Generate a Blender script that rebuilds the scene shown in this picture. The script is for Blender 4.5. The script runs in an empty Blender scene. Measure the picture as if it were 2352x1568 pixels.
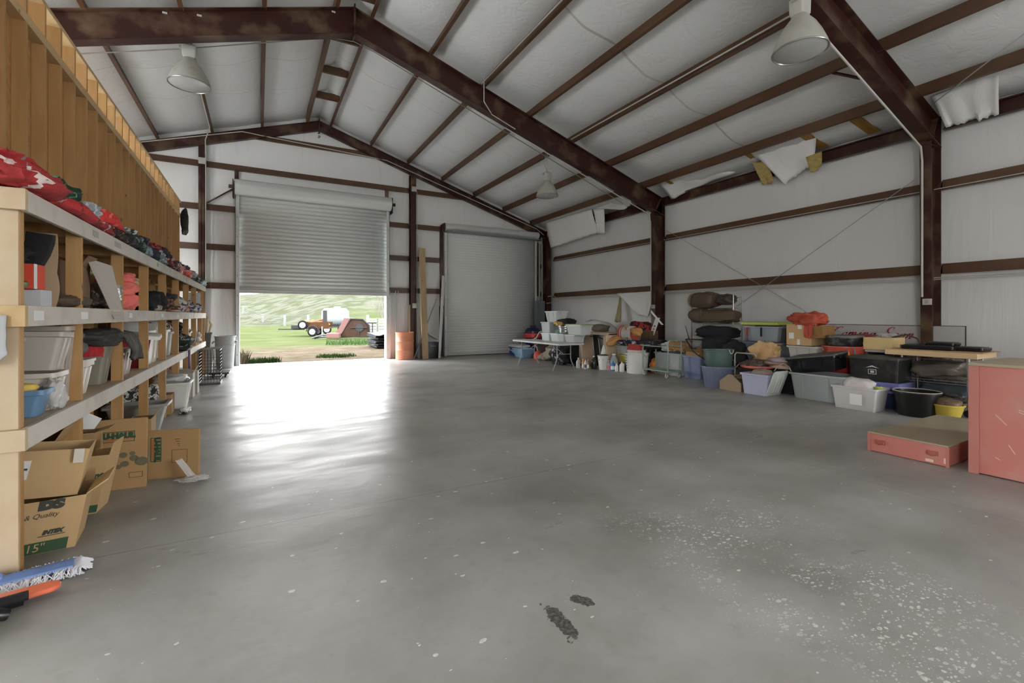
import bpy, bmesh, math, random
from mathutils import Vector, Matrix, noise, Euler
PI = math.pi
C = bpy.context.scene.collection
# ---------------------------------------------------------------- camera, world, light
cam_d = bpy.data.cameras.new('camera'); cam = bpy.data.objects.new('camera', cam_d); C.objects.link(cam)
cam.location = (0, 0, 1.4); cam.rotation_euler = (PI/2, 0, -math.radians(28.75))
cam_d.sensor_width = 36; cam_d.lens = 36*1061/2352; cam_d.shift_y = -59.7/2352
cam_d.clip_end = 1500; cam_d.clip_start = 0.05
bpy.context.scene.camera = cam
vs = bpy.context.scene.view_settings
vs.view_transform = 'Standard'; vs.look = 'None'; vs.gamma = 1; vs.use_curve_mapping = False
vs.exposure = 2.46
w = bpy.data.worlds.new('overcast_sky'); bpy.context.scene.world = w; w.use_nodes = True
nt = w.node_tree; nt.nodes.clear()
wo = nt.nodes.new('ShaderNodeOutputWorld'); bg = nt.nodes.new('ShaderNodeBackground')
tc = nt.nodes.new('ShaderNodeTexCoord'); sx = nt.nodes.new('ShaderNodeSeparateXYZ'); cr = nt.nodes.new('ShaderNodeValToRGB')
nt.links.new(tc.outputs['Generated'], sx.inputs[0]); nt.links.new(sx.outputs['Z'], cr.inputs[0])
cr.color_ramp.elements[0].color = (1.0, 0.985, 0.95, 1); cr.color_ramp.elements[1].color = (0.78, 0.87, 1.0, 1)
nt.links.new(cr.outputs[0], bg.inputs[0]); bg.inputs[1].default_value = 4.2
nt.links.new(bg.outputs[0], wo.inputs[0])
def portal(name, loc, rot, sx_, sy_):
    l = bpy.data.lights.new(name, 'AREA'); l.shape = 'RECTANGLE'; l.size = sx_; l.size_y = sy_
    l.cycles.is_portal = True
    o = bpy.data.objects.new(name, l); C.objects.link(o); o.location = loc; o.rotation_euler = rot
    return o
portal('far_door_portal', (1.6, 15.4, 1.0), (-PI/2, 0, 0), 4.2, 2.1)          # daylight through the half open door
portal('side_door_portal', (-6.8, -5.6, 2.1), (0, -PI/2, 0), 4.2, 2.6)
portal('added_left_opening_portal', (-6.8, 6.3, 2.1), (0, -PI/2, 0), 4.2, 4.8)         # added unseen opening beyond the stud wall, brightens ceiling and far end
#        # daylight through the side door behind the camera
portal('added_right_opening_portal', (10.1, -5.6, 2.1), (0, PI/2, 0), 4.2, 4.0)          # added opening in the unseen right wall, fills the hall with daylight

# ---------------------------------------------------------------- materials
def lin(c): c /= 255.0; return c/12.92 if c <= 0.04045 else ((c+0.055)/1.055)**2.4
K = 1.5
def dc(r, g, b, k=None):                      # colour as seen under the room's grey daylight -> surface colour
    k = K if k is None else k
    c = [lin(v)*k for v in (r, g, b)]; g_ = .3*c[0]+.6*c[1]+.1*c[2]
    return tuple(min(0.82, .86*v+.14*g_) for v in c)
MATS = {}
def M(name, col=(0.5, 0.5, 0.5), rough=0.6, metal=0.0, var=0.12, scale=6.0, bump=0.0, bscale=30.0, dirt=None, dscale=3.0, damt=0.45, alpha=1.0, stretch=(1, 1, 1), spec=0.5):
    if name in MATS: return MATS[name]
    m = bpy.data.materials.new(name); m.use_nodes = True; MATS[name] = m
    n = m.node_tree; p = n.nodes['Principled BSDF']
    p.inputs['Roughness'].default_value = rough; p.inputs['Metallic'].default_value = metal
    p.inputs['Specular IOR Level'].default_value = spec
    t = n.nodes.new('ShaderNodeTexCoord'); mp = n.nodes.new('ShaderNodeMapping'); mp.inputs['Scale'].default_value = stretch
    n.links.new(t.outputs['Object'], mp.inputs[0])
    nz = n.nodes.new('ShaderNodeTexNoise'); nz.inputs['Scale'].default_value = scale; nz.inputs['Detail'].default_value = 5
    n.links.new(mp.outputs[0], nz.inputs['Vector'])
    mx = n.nodes.new('ShaderNodeMix'); mx.data_type = 'RGBA'
    lo = tuple(c*(1-var) for c in col); hi = tuple(min(1, c*(1+var)) for c in col)
    mx.inputs['A'].default_value = (*lo, 1); mx.inputs['B'].default_value = (*hi, 1)
    n.links.new(nz.outputs['Fac'], mx.inputs['Factor']); out = mx.outputs['Result']
    if dirt:
        n2 = n.nodes.new('ShaderNodeTexNoise'); n2.inputs['Scale'].default_value = dscale; n2.inputs['Detail'].default_value = 7
        n.links.new(t.outputs['Object'], n2.inputs['Vector'])
        r = n.nodes.new('ShaderNodeValToRGB'); r.color_ramp.elements[0].position = 0.5; r.color_ramp.elements[1].position = 0.72
        r.color_ramp.elements[0].color = (0, 0, 0, 1); r.color_ramp.elements[1].color = (damt, damt, damt, 1)
        n.links.new(n2.outputs['Fac'], r.inputs[0])
        m2 = n.nodes.new('ShaderNodeMix'); m2.data_type = 'RGBA'; n.links.new(r.outputs[0], m2.inputs['Factor'])
        n.links.new(out, m2.inputs['A']); m2.inputs['B'].default_value = (*dirt, 1); out = m2.outputs['Result']
    n.links.new(out, p.inputs['Base Color'])
    if bump > 0:
        n3 = n.nodes.new('ShaderNodeTexNoise'); n3.inputs['Scale'].default_value = bscale; n3.inputs['Detail'].default_value = 4
        n.links.new(mp.outputs[0], n3.inputs['Vector'])
        b = n.nodes.new('ShaderNodeBump'); b.inputs['Strength'].default_value = bump; b.inputs['Distance'].default_value = 0.02
        n.links.new(n3.outputs['Fac'], b.inputs['Height']); n.links.new(b.outputs[0], p.inputs['Normal'])
    if alpha < 1:
        p.inputs['Alpha'].default_value = alpha
    return m
def stripes(name, c1, c2, scale=8, width=0.2, dist=3.0, rough=0.8, direc='DIAGONAL', bump=0.5):
    if name in MATS: return MATS[name]
    m = M(name, c1, rough, bump=bump, bscale=18); n = m.node_tree; p = n.nodes['Principled BSDF']
    src = p.inputs['Base Color'].links[0].from_socket
    t = n.nodes.new('ShaderNodeTexCoord'); wv = n.nodes.new('ShaderNodeTexNoise')
    wv.inputs['Scale'].default_value = scale*.75; wv.inputs['Detail'].default_value = 1.2; wv.inputs['Distortion'].default_value = dist*.15
    n.links.new(t.outputs['Object'], wv.inputs[0])
    r = n.nodes.new('ShaderNodeValToRGB'); r.color_ramp.interpolation = 'CONSTANT'
    r.color_ramp.elements[0].color = (0, 0, 0, 1); r.color_ramp.elements[1].color = (1, 1, 1, 1); r.color_ramp.elements[1].position = .47
    e_ = r.color_ramp.elements.new(.47+width*.32); e_.color = (0, 0, 0, 1)
    n.links.new(wv.outputs['Fac'], r.inputs[0])
    mx = n.nodes.new('ShaderNodeMix'); mx.data_type = 'RGBA'; n.links.new(r.outputs[0], mx.inputs['Factor'])
    n.links.new(src, mx.inputs['A']); mx.inputs['B'].default_value = (*c2, 1); n.links.new(mx.outputs['Result'], p.inputs['Base Color'])
    return m
def wood_mat(name, col, dark, stretch, rough=0.65, knots=True):
    if name in MATS: return MATS[name]
    m = bpy.data.materials.new(name); m.use_nodes = True; MATS[name] = m
    n = m.node_tree; p = n.nodes['Principled BSDF']; p.inputs['Roughness'].default_value = rough
    t = n.nodes.new('ShaderNodeTexCoord'); oi = n.nodes.new('ShaderNodeObjectInfo')
    ad = n.nodes.new('ShaderNodeVectorMath'); ad.operation = 'ADD'; n.links.new(t.outputs['Object'], ad.inputs[0])
    sc = n.nodes.new('ShaderNodeVectorMath'); sc.operation = 'SCALE'; sc.inputs[0].default_value = (7, 7, 7)
    n.links.new(oi.outputs['Random'], sc.inputs['Scale']); n.links.new(sc.outputs[0], ad.inputs[1])
    mp = n.nodes.new('ShaderNodeMapping'); mp.inputs['Scale'].default_value = stretch; n.links.new(ad.outputs[0], mp.inputs[0])
    nz = n.nodes.new('ShaderNodeTexNoise'); nz.inputs['Scale'].default_value = 9; nz.inputs['Detail'].default_value = 8; nz.inputs['Distortion'].default_value = 0.6
    n.links.new(mp.outputs[0], nz.inputs['Vector'])
    r = n.nodes.new('ShaderNodeValToRGB'); r.color_ramp.elements[0].position = 0.3; r.color_ramp.elements[1].position = 0.7
    r.color_ramp.elements[0].color = (*dark, 1); r.color_ramp.elements[1].color = (*col, 1)
    n.links.new(nz.outputs['Fac'], r.inputs[0]); out = r.outputs[0]
    if knots:
        v = n.nodes.new('ShaderNodeTexVoronoi'); v.inputs['Scale'].default_value = 2.2; mk = n.nodes.new('ShaderNodeMapping')
        mk.inputs['Scale'].default_value = (2.2, 2.2, 1.2) if stretch[2] < 1 else (1.5, 1.2, 2.2)
        n.links.new(ad.outputs[0], mk.inputs[0]); n.links.new(mk.outputs[0], v.inputs['Vector'])
        rk = n.nodes.new('ShaderNodeValToRGB'); rk.color_ramp.elements[0].position = 0.03; rk.color_ramp.elements[1].position = 0.085
        rk.color_ramp.elements[0].color = (0.75, 0.75, 0.75, 1); rk.color_ramp.elements[1].color = (0, 0, 0, 1)
        n.links.new(v.outputs['Distance'], rk.inputs[0])
        mx = n.nodes.new('ShaderNodeMix'); mx.data_type = 'RGBA'; n.links.new(rk.outputs[0], mx.inputs['Factor'])
        n.links.new(out, mx.inputs['A']); mx.inputs['B'].default_value = (dark[0]*0.35, dark[1]*0.3, dark[2]*0.3, 1); out = mx.outputs['Result']
    n.links.new(out, p.inputs['Base Color'])
    return m
# shared surfaces
STEEL = M('red_oxide_steel', (0.040, 0.012, 0.0085), 0.42, var=0.3, scale=2.5, dirt=(0.26, 0.18, 0.11), dscale=1.7, damt=0.6, spec=.35)
PURL = M('purlin_steel', (0.095, 0.042, 0.020), 0.42, var=0.3, scale=3, dirt=(0.17, 0.10, 0.045), dscale=0.9, damt=0.5, stretch=(1, .2, 1))
STUD = wood_mat('pine_stud', (0.50, 0.30, 0.125), (0.37, 0.205, 0.075), (1, 1, 0.12))
PLATE = wood_mat('pine_plate', (0.62, 0.45, 0.24), (0.50, 0.33, 0.16), (1, 0.1, 1))
POST = wood_mat('pine_post', (0.55, 0.33, 0.14), (0.40, 0.22, 0.08), (1, 1, 0.15))
WBOARD = M('whitewashed_board', (0.62, 0.575, 0.515), 0.7, var=0.12, scale=5, dirt=(0.38, 0.32, 0.25), dscale=4, damt=0.5, stretch=(1, .15, 1))
PLY = M('plywood', (0.58, 0.46, 0.31), 0.65, var=0.10, scale=5, dirt=(0.45, 0.30, 0.16), dscale=5, damt=0.4, stretch=(1, 1, .15))
OSB = M('osb', (0.42, 0.22, 0.08), 0.8, var=0.5, scale=45, stretch=(1, 1, .4), bump=.5)
WHITEP = M('white_conduit', (0.50, 0.48, 0.44), 0.4)
GALV = M('galvanised_steel', (0.55, 0.56, 0.57), 0.35, metal=0.7, var=0.15)
CHROME = M('chrome_wire', (0.62, 0.60, 0.62), 0.25, metal=0.9)
BLACKP = M('black_plastic', (0.012, 0.013, 0.014), 0.3, var=0.3)
BLACKC = M('black_cloth', (0.014, 0.013, 0.016), 0.85, bump=.6, bscale=14)
RUBBER = M('rubber', (0.02, 0.02, 0.02), 0.8)
PAPER = M('paper_label', (0.80, 0.80, 0.80), 0.6, var=0.04)
CARD = M('cardboard', (0.44, 0.275, 0.125), 0.8, var=0.12, scale=3, dirt=(0.30, 0.18, 0.08), damt=0.4)
CARDL = M('light_cardboard', (0.56, 0.38, 0.19), 0.8, var=0.1, scale=3, dirt=(0.40, 0.26, 0.12), damt=0.4)
INK = M('green_ink', (0.035, 0.10, 0.055), 0.7); INKO = M('orange_ink', (0.48, 0.19, 0.05), 0.7); INKD = M('dark_ink', (0.055, 0.06, 0.05), 0.7)

# ---------------------------------------------------------------- mesh helpers
class MB:
    def __init__(s): s.v = []; s.f = []; s.mi = []; s.cur = 0
    def add(s, vs_, fs):
        b = len(s.v); s.v += [tuple(q) for q in vs_]; s.f += [tuple(b+i for i in f) for f in fs]; s.mi += [s.cur]*len(fs); return s
    def hexa(s, p): return s.add(p, [(0, 3, 2, 1), (4, 5, 6, 7), (0, 1, 5, 4), (1, 2, 6, 5), (2, 3, 7, 6), (3, 0, 4, 7)])
    def box(s, c, d, rot=None):
        x, y, z = d[0]/2, d[1]/2, d[2]/2
        p = [Vector(q) for q in ((-x, -y, -z), (x, -y, -z), (x, y, -z), (-x, y, -z), (-x, -y, z), (x, -y, z), (x, y, z), (-x, y, z))]
        if rot: R_ = Euler(rot).to_matrix(); p = [R_ @ q for q in p]
        return s.hexa([q+Vector(c) for q in p])
    def bb(s, a, b): return s.box([(a[i]+b[i])/2 for i in range(3)], [abs(b[i]-a[i]) for i in range(3)])
    def loft(s, rings, c0=True, c1=True, closed=False):
        n = len(rings[0]); vs_ = [q for r in rings for q in r]; fs = []
        m = len(rings)
        for i in range(m if closed else m-1):
            j = (i+1) % m
            for k in range(n): fs.append((i*n+k, i*n+(k+1) % n, j*n+(k+1) % n, j*n+k))
        if not closed:
            if c0: fs.append(tuple(range(n-1, -1, -1)))
            if c1: fs.append(tuple((m-1)*n+k for k in range(n)))
        return s.add(vs_, fs)
    def tube(s, pts, r, n=8, closed=False):
        pts = [Vector(q) for q in pts]; rings = []; m = len(pts); up = None
        for i, q in enumerate(pts):
            if closed: d = pts[(i+1) % m]-pts[i-1]
            else: d = pts[min(i+1, m-1)]-pts[max(i-1, 0)]
            d.normalize()
            if up is None:
                up = Vector((0, 0, 1)) if abs(d.z) < 0.9 else Vector((1, 0, 0))
            a = d.cross(up)
            if a.length < 1e-4: a = d.cross(Vector((1, 0, 0)))
            a.normalize(); b = a.cross(d); up = b
            rr_ = r[i] if isinstance(r, (list, tuple)) else r
            rings.append([q+a*math.cos(2*PI*k/n)*rr_+b*math.sin(2*PI*k/n)*rr_ for k in range(n)])
        return s.loft(rings, closed=closed)
    def lathe(s, prof, c=(0, 0, 0), n=24, ax='z', cap=True, M_=None):
        rings = []
        for r, z in prof:
            rg = []
            for k in range(n):
                a = 2*PI*k/n; q = Vector((r*math.cos(a), r*math.sin(a), z))
                if ax == 'y': q = Vector((q.x, -q.z, q.y)); q = Vector((q.x, q.y, q.z))
                if ax == 'x': q = Vector((q.z, q.x, q.y))
                if M_: q = M_ @ q
                rg.append(q+Vector(c))
            rings.append(rg)
        return s.loft(rings, cap, cap)
    def cyl(s, a, b, r, n=12): return s.tube([a, b], r, n)
    def prism(s, poly, fn):                      # poly: 2D points; fn(u, v, t) -> 3D, t in 0..1
        n = len(poly); A = [fn(u, v, 0) for u, v in poly]; B = [fn(u, v, 1) for u, v in poly]
        return s.add(A+B, [tuple(range(n-1, -1, -1)), tuple(range(n, 2*n))]+[(k, (k+1) % n, n+(k+1) % n, n+k) for k in range(n)])
    def grid(s, nu, nv, fn):
        vs_ = [fn(i/nu, j/nv) for j in range(nv+1) for i in range(nu+1)]; q = nu+1
        return s.add(vs_, [(j*q+i, j*q+i+1, (j+1)*q+i+1, (j+1)*q+i) for j in range(nv) for i in range(nu)])
    def build(s, name, mat, parent=None, loc=None, rot=None, bevel=0, smooth=35, solid=0, kind=None):
        me = bpy.data.meshes.new(name); me.from_pydata(s.v, [], s.f)
        mats = mat if isinstance(mat, (list, tuple)) else [mat]
        for q in mats: me.materials.append(q)
        me.polygons.foreach_set('material_index', [min(i, len(mats)-1) for i in s.mi])
        bm = bmesh.new(); bm.from_mesh(me); bmesh.ops.recalc_face_normals(bm, faces=bm.faces); bm.to_mesh(me); bm.free()
        if smooth:
            me.polygons.foreach_set('use_smooth', [True]*len(me.polygons)); me.set_sharp_from_angle(angle=math.radians(smooth))
        me.update()
        o = bpy.data.objects.new(name, me); C.objects.link(o)
        if parent: o.parent = parent
        if loc: o.location = loc
        if rot: o.rotation_euler = rot
        if solid: q = o.modifiers.new('solid', 'SOLIDIFY'); q.thickness = solid; q.offset = 0
        if bevel: q = o.modifiers.new('bevel', 'BEVEL'); q.width = bevel; q.segments = 2; q.limit_method = 'ANGLE'
        if kind: o['kind'] = kind
        return o
def tag(o, label, cat, group=None, kind=None):
    o['label'] = label; o['category'] = cat
    if group: o['group'] = group
    if kind: o['kind'] = kind
    return o
def thing(name, label, cat, loc=(0, 0, 0), rz=0, group=None):
    o = bpy.data.objects.new(name, None); C.objects.link(o); o.location = loc; o.rotation_euler = (0, 0, rz); o.empty_display_size = .1
    return tag(o, label, cat, group)
def rr(w, d, z, r=0.03, n=3, cx=0, cy=0):        # rounded rectangle ring
    r = min(r, w/2-1e-4, d/2-1e-4); out = []
    for q, (sx_, sy_) in enumerate(((1, 1), (-1, 1), (-1, -1), (1, -1))):
        for k in range(n+1):
            a = PI/2*q+PI/2*k/n
            out.append(Vector((cx+sx_*(w/2-r)+r*math.cos(a), cy+sy_*(d/2-r)+r*math.sin(a), z)))
    return out
def text_mb(mb, s, size, fn, shear=0, bold=0.0, align='CENTER', sx_=1.0, depth=0.0006):
    cu = bpy.data.curves.new('lettering', 'FONT'); cu.body = s; cu.size = size; cu.shear = shear; cu.offset = bold; cu.align_x = align; cu.align_y = 'CENTER'
    cu.resolution_u = 3
    o = bpy.data.objects.new('lettering', cu); C.objects.link(o)
    dg = bpy.context.evaluated_depsgraph_get(); me = bpy.data.meshes.new_from_object(o.evaluated_get(dg))
    vs_ = [fn(v.co.x*sx_, v.co.y) for v in me.vertices]; fs = [tuple(p.vertices) for p in me.polygons]
    bpy.data.objects.remove(o); bpy.data.curves.remove(cu); bpy.data.meshes.remove(me)
    return mb.add(vs_, fs)
rnd = random.Random(7)
def N(*q): return noise.noise(Vector(q))
def ridge(x): return 7.25-0.325*abs(x-1.6)          # underside of the purlins
XW, YE, YB, XL = 9.81, 15.05, -8.6, -6.6
# ================================================================ the building
def floor_mat():
    m = bpy.data.materials.new('concrete_floor'); m.use_nodes = True; n = m.node_tree; L = n.links.new; p = n.nodes['Principled BSDF']
    t = n.nodes.new('ShaderNodeTexCoord').outputs['Object']
    def noise_(sc, det=6, dist=0, vec=None, rough=.6):
        q = n.nodes.new('ShaderNodeTexNoise'); q.inputs['Scale'].default_value = sc; q.inputs['Detail'].default_value = det
        q.inputs['Distortion'].default_value = dist; q.inputs['Roughness'].default_value = rough; L(vec or t, q.inputs['Vector']); return q.outputs['Fac']
    def ramp(src, a, b, c0=0, c1=1):
        q = n.nodes.new('ShaderNodeMapRange'); q.clamp = True; L(src, q.inputs[0]); q.inputs[1].default_value = a; q.inputs[2].default_value = b
        q.inputs[3].default_value = c0; q.inputs[4].default_value = c1; return q.outputs[0]
    def mixc(f, a, b):
        q = n.nodes.new('ShaderNodeMix'); q.data_type = 'RGBA'; L(f, q.inputs['Factor'])
        for v, k in ((a, 'A'), (b, 'B')):
            if isinstance(v, tuple): q.inputs[k].default_value = (*v, 1)
            else: L(v, q.inputs[k])
        return q.outputs['Result']
    def ma(op, a, b=None):
        q = n.nodes.new('ShaderNodeMath'); q.operation = op
        for i, v in enumerate((a, b)):
            if v is None: continue
            if isinstance(v, (int, float)): q.inputs[i].default_value = v
            else: L(v, q.inputs[i])
        return q.outputs[0]
    base = mixc(ramp(noise_(.55, 6, .2), .3, .7), (0.235, 0.229, 0.209), (0.41, 0.408, 0.387))
    base = mixc(ramp(noise_(2.6, 8, .2), .42, .80, 0, .45), base, (0.33, 0.31, 0.265))
    base = mixc(ramp(noise_(1.1, 6, .2), .4, .95, 0, .5), base, (0.60, 0.605, 0.595))
    base = mixc(ramp(noise_(11, 7, .3), .55, .75, 0, .35), base, (0.27, 0.26, 0.235))
    sx_ = n.nodes.new('ShaderNodeSeparateXYZ'); L(t, sx_.inputs[0]); X_, Y_ = sx_.outputs[0], sx_.outputs[1]
    def near(src, v, w_): return ma('LESS_THAN', ma('ABSOLUTE', ma('SUBTRACT', src, v)), w_)
    wob = ma('MULTIPLY', ma('SUBTRACT', noise_(3, 3), .5), .02)
    jt = ma('MAXIMUM', near(ma('ADD', Y_, wob), 3.5, .0035), near(ma('ADD', X_, wob), 4.52, .003)); jt = ma('MAXIMUM', jt, near(ma('ADD', Y_, wob), 9.4, .006))
    base = mixc(ma('MULTIPLY', jt, .55), base, (0.10, 0.095, 0.085))
    # dropped paint flecks, thick in one band to the right of the camera
    def flecks(sc, thr, amt, off):
        mp = n.nodes.new('ShaderNodeMapping'); mp.inputs['Location'].default_value = off; mp.inputs['Rotation'].default_value = (0, 0, .5); mp.inputs['Scale'].default_value = (1, 1.5, 1); L(t, mp.inputs[0])
        nd = n.nodes.new('ShaderNodeTexNoise'); nd.inputs['Scale'].default_value = 30; L(t, nd.inputs['Vector'])
        av = n.nodes.new('ShaderNodeVectorMath'); av.operation = 'SCALE'; L(nd.outputs['Color'], av.inputs[0]); av.inputs['Scale'].default_value = .03
        ad = n.nodes.new('ShaderNodeVectorMath'); L(mp.outputs[0], ad.inputs[0]); L(av.outputs[0], ad.inputs[1])
        v = n.nodes.new('ShaderNodeTexVoronoi'); v.inputs['Scale'].default_value = sc; v.voronoi_dimensions = '2D'; L(ad.outputs[0], v.inputs['Vector'])
        sp = n.nodes.new('ShaderNodeSeparateColor'); L(v.outputs['Color'], sp.inputs[0])
        size = ma('MULTIPLY', ma('POWER', sp.outputs[0], 2.5), thr)
        return ma('MULTIPLY', ma('LESS_THAN', v.outputs['Distance'], size), ma('GREATER_THAN', sp.outputs[1], amt))
    dx = ma('SUBTRACT', X_, 2.62); band = ramp(ma('ABSOLUTE', ma('ADD', dx, ma('MULTIPLY', ma('SUBTRACT', noise_(1.6, 3), .5), 1.6))), .28, .75, 1, 0)
    band = ma('MULTIPLY', band, ramp(Y_, 2.6, 2.0)); clump = ramp(noise_(2.3, 3), .38, .56); near_band = ma('MULTIPLY', band, clump)
    f1 = ma('MULTIPLY', flecks(26, .42, .25, (0, 0, 0)), near_band); f2 = ma('MULTIPLY', flecks(48, .40, .35, (3, 1, 0)), near_band)
    f3 = ma('MULTIPLY', flecks(4.2, .08, .66, (1, 5, 0)), ramp(Y_, 7, 4)); f4 = ma('MULTIPLY', flecks(11, .16, .93, (2, 3, 0)), ramp(Y_, 6, 3))
    allf = ma('MAXIMUM', ma('MAXIMUM', f1, f2), ma('MAXIMUM', f3, f4))
    base = mixc(ma('MULTIPLY', allf, ramp(noise_(40, 3), .35, .6, .35, .9)), base, (0.82, 0.82, 0.77))
    # two dark oil spots
    def spot(cx, cy, ax, ay, ang):
        mp = n.nodes.new('ShaderNodeMapping'); mp.vector_type = 'TEXTURE'; mp.inputs['Location'].default_value = (cx, cy, 0); mp.inputs['Rotation'].default_value = (0, 0, ang); mp.inputs['Scale'].default_value = (ax, ay, 1); L(t, mp.inputs[0])
        ln = n.nodes.new('ShaderNodeVectorMath'); ln.operation = 'LENGTH'; L(mp.outputs[0], ln.inputs[0])
        return ma('LESS_THAN', ma('ADD', ln.outputs['Value'], ma('MULTIPLY', ma('SUBTRACT', noise_(22, 5), .5), 2.4)), 1.0)
    oil = ma('MAXIMUM', spot(1.21, 1.74, .035, .135, -.05), spot(1.39, 1.83, .032, .065, .5))
    base = mixc(ma('MULTIPLY', oil, ramp(noise_(60, 2), .3, .6, .55, .95)), base, (0.055, 0.052, 0.045))
    L(base, p.inputs['Base Color'])
    mpr = n.nodes.new('ShaderNodeMapping'); mpr.inputs['Scale'].default_value = (.55, 1.7, 1); L(t, mpr.inputs[0]); rg = ramp(noise_(1.5, 6, .15, mpr.outputs[0]), .3, .72, .27, .52); L(rg, p.inputs['Roughness']); p.inputs['Specular IOR Level'].default_value = .2
    b = n.nodes.new('ShaderNodeBump'); b.inputs['Strength'].default_value = .5; b.inputs['Distance'].default_value = .004
    L(noise_(9, 10, .1, mpr.outputs[0], .72), b.inputs['Height']); L(b.outputs[0], p.inputs['Normal'])
    return m
mb = MB(); mb.bb((XL-.3, YB-.3, -.15), (XW+.3, YE+.3, 0)); mb.build('floor', floor_mat(), smooth=0, kind='structure')

def vinyl(name, col, seams=()):
    m = bpy.data.materials.new(name); m.use_nodes = True; n = m.node_tree; L = n.links.new; p = n.nodes['Principled BSDF']
    t = n.nodes.new('ShaderNodeTexCoord').outputs['Object']
    nz = n.nodes.new('ShaderNodeTexNoise'); nz.inputs['Scale'].default_value = .9; nz.inputs['Detail'].default_value = 7; L(t, nz.inputs['Vector'])
    mx = n.nodes.new('ShaderNodeMix'); mx.data_type = 'RGBA'; mx.inputs['A'].default_value = (*[c*.9 for c in col], 1); mx.inputs['B'].default_value = (*col, 1); L(nz.outputs['Fac'], mx.inputs['Factor'])
    mp = n.nodes.new('ShaderNodeMapping'); mp.inputs['Scale'].default_value = (1, 1, .12); L(t, mp.inputs[0])
    n2 = n.nodes.new('ShaderNodeTexNoise'); n2.inputs['Scale'].default_value = 3.2; n2.inputs['Detail'].default_value = 5; n2.inputs['Distortion'].default_value = 1.0; L(mp.outputs[0], n2.inputs['Vector'])
    r = n.nodes.new('ShaderNodeMapRange'); r.clamp = True; r.inputs[1].default_value = .62; r.inputs[2].default_value = .8; r.inputs[4].default_value = .30; L(n2.outputs['Fac'], r.inputs[0])
    m2 = n.nodes.new('ShaderNodeMix'); m2.data_type = 'RGBA'; L(r.outputs[0], m2.inputs['Factor']); L(mx.outputs['Result'], m2.inputs['A']); m2.inputs['B'].default_value = (0.42, 0.39, 0.33, 1)
    out = m2.outputs['Result']
    if seams:                                        # taped seams of the roof facing, some browned by dust
        sp = n.nodes.new('ShaderNodeSeparateXYZ'); L(t, sp.inputs[0])
        def ma(op, a, b):
            q = n.nodes.new('ShaderNodeMath'); q.operation = op
            for i, v in enumerate((a, b)):
                if isinstance(v, (int, float)): q.inputs[i].default_value = v
                else: L(v, q.inputs[i])
            return q.outputs[0]
        nw = n.nodes.new('ShaderNodeTexNoise'); nw.inputs['Scale'].default_value = .8; L(t, nw.inputs['Vector']); yw = ma('ADD', sp.outputs[1], ma('MULTIPLY', nw.outputs['Fac'], .35))
        acc = None
        for i, y in enumerate(seams):
            q = ma('MULTIPLY', ma('LESS_THAN', ma('ABSOLUTE', ma('SUBTRACT', yw, y+.17), 0), .022 if i == 0 else .012), .75 if i == 0 else .4); acc = q if acc is None else ma('MAXIMUM', acc, q)
        acc = ma('MULTIPLY', acc, nz.outputs['Fac'])
        m3 = n.nodes.new('ShaderNodeMix'); m3.data_type = 'RGBA'; L(acc, m3.inputs['Factor']); L(out, m3.inputs['A']); m3.inputs['B'].default_value = (0.16, 0.11, 0.05, 1); out = m3.outputs['Result']
    L(out, p.inputs['Base Color']); p.inputs['Roughness'].default_value = .55; p.inputs['Specular IOR Level'].default_value = .3
    n4 = n.nodes.new('ShaderNodeTexNoise'); n4.inputs['Scale'].default_value = 5; n4.inputs['Detail'].default_value = 6; n4.inputs['Distortion'].default_value = 1.5; L(mp.outputs[0], n4.inputs['Vector'])
    b = n.nodes.new('ShaderNodeBump'); b.inputs['Strength'].default_value = .5; b.inputs['Distance'].default_value = .02; L(n4.outputs['Fac'], b.inputs['Height']); L(b.outputs[0], p.inputs['Normal'])
    return m
VIN = vinyl('insulation_facing', (0.82, 0.815, 0.80)); VINR = vinyl('roof_insulation_facing', (0.76, 0.76, 0.75), (6.25, 11.3, 12.8, .5))
GLASSW = M('glass_wool', (0.46, 0.36, 0.13), 0.95, var=.4, scale=18, bump=1.0, bscale=40)

def quilt(mb, o, u, v, uw, vh, nrm, bulge=.05, seed=0, top=None, step=.14):
    o, u, v, nrm = map(Vector, (o, u, v, nrm)); nu = max(4, int(uw/step)); nv = max(4, int(vh/step))
    def fn(a, b):
        q = o+u*uw*a
        hh = vh if top is None else max(.02, min(vh, top(q)-o.z)); q = q+v*hh*b
        ed = min(1, 6*min(b, 1-b)); wr = N(a*uw*2.2+seed, b*.8, seed)*.6+abs(N(a*uw*5+seed*3, b*vh*.5, 2.7))*.55
        topw = math.exp(-b*vh*3)+math.exp(-(1-b)*vh*3)
        d = bulge*math.sin(PI*b)**.6*(.75+.5*N(a*uw*.5+seed, b*vh*.5, 1))+(.012+.02*topw)*wr*ed
        return q+nrm*d
    mb.grid(nu, nv, fn)
# right wall
mb = MB(); k = 0
for (a, b) in ((YB, -7.6), (-7.6, -3.6), (-3.6, 3.33), (3.33, 9.2), (9.2, YE+.1)):
    for z0, z1 in ((0, 2.16), (2.22, 3.56), (3.6, 4.62)):
        if b == -3.6 and z1 < 4.3: continue  # bay behind the camera left open, an added source of fill daylight
        k += 1; quilt(mb, (XW+.10, a, z0), (0, 1, 0), (0, 0, 1), b-a, z1-z0, (-1, 0, 0), .045, k*3.1)
mb.bb((XW+.16, YB, 0), (XW+.22, -7.6, 4.75)); mb.bb((XW+.16, -7.6, 4.2), (XW+.22, -3.6, 4.75)); mb.bb((XW+.16, -3.6, 0), (XW+.22, YE+.3, 4.75)); mb.build('wall_right', vinyl('side_facing', (0.72, 0.72, 0.71)), kind='structure')
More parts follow.
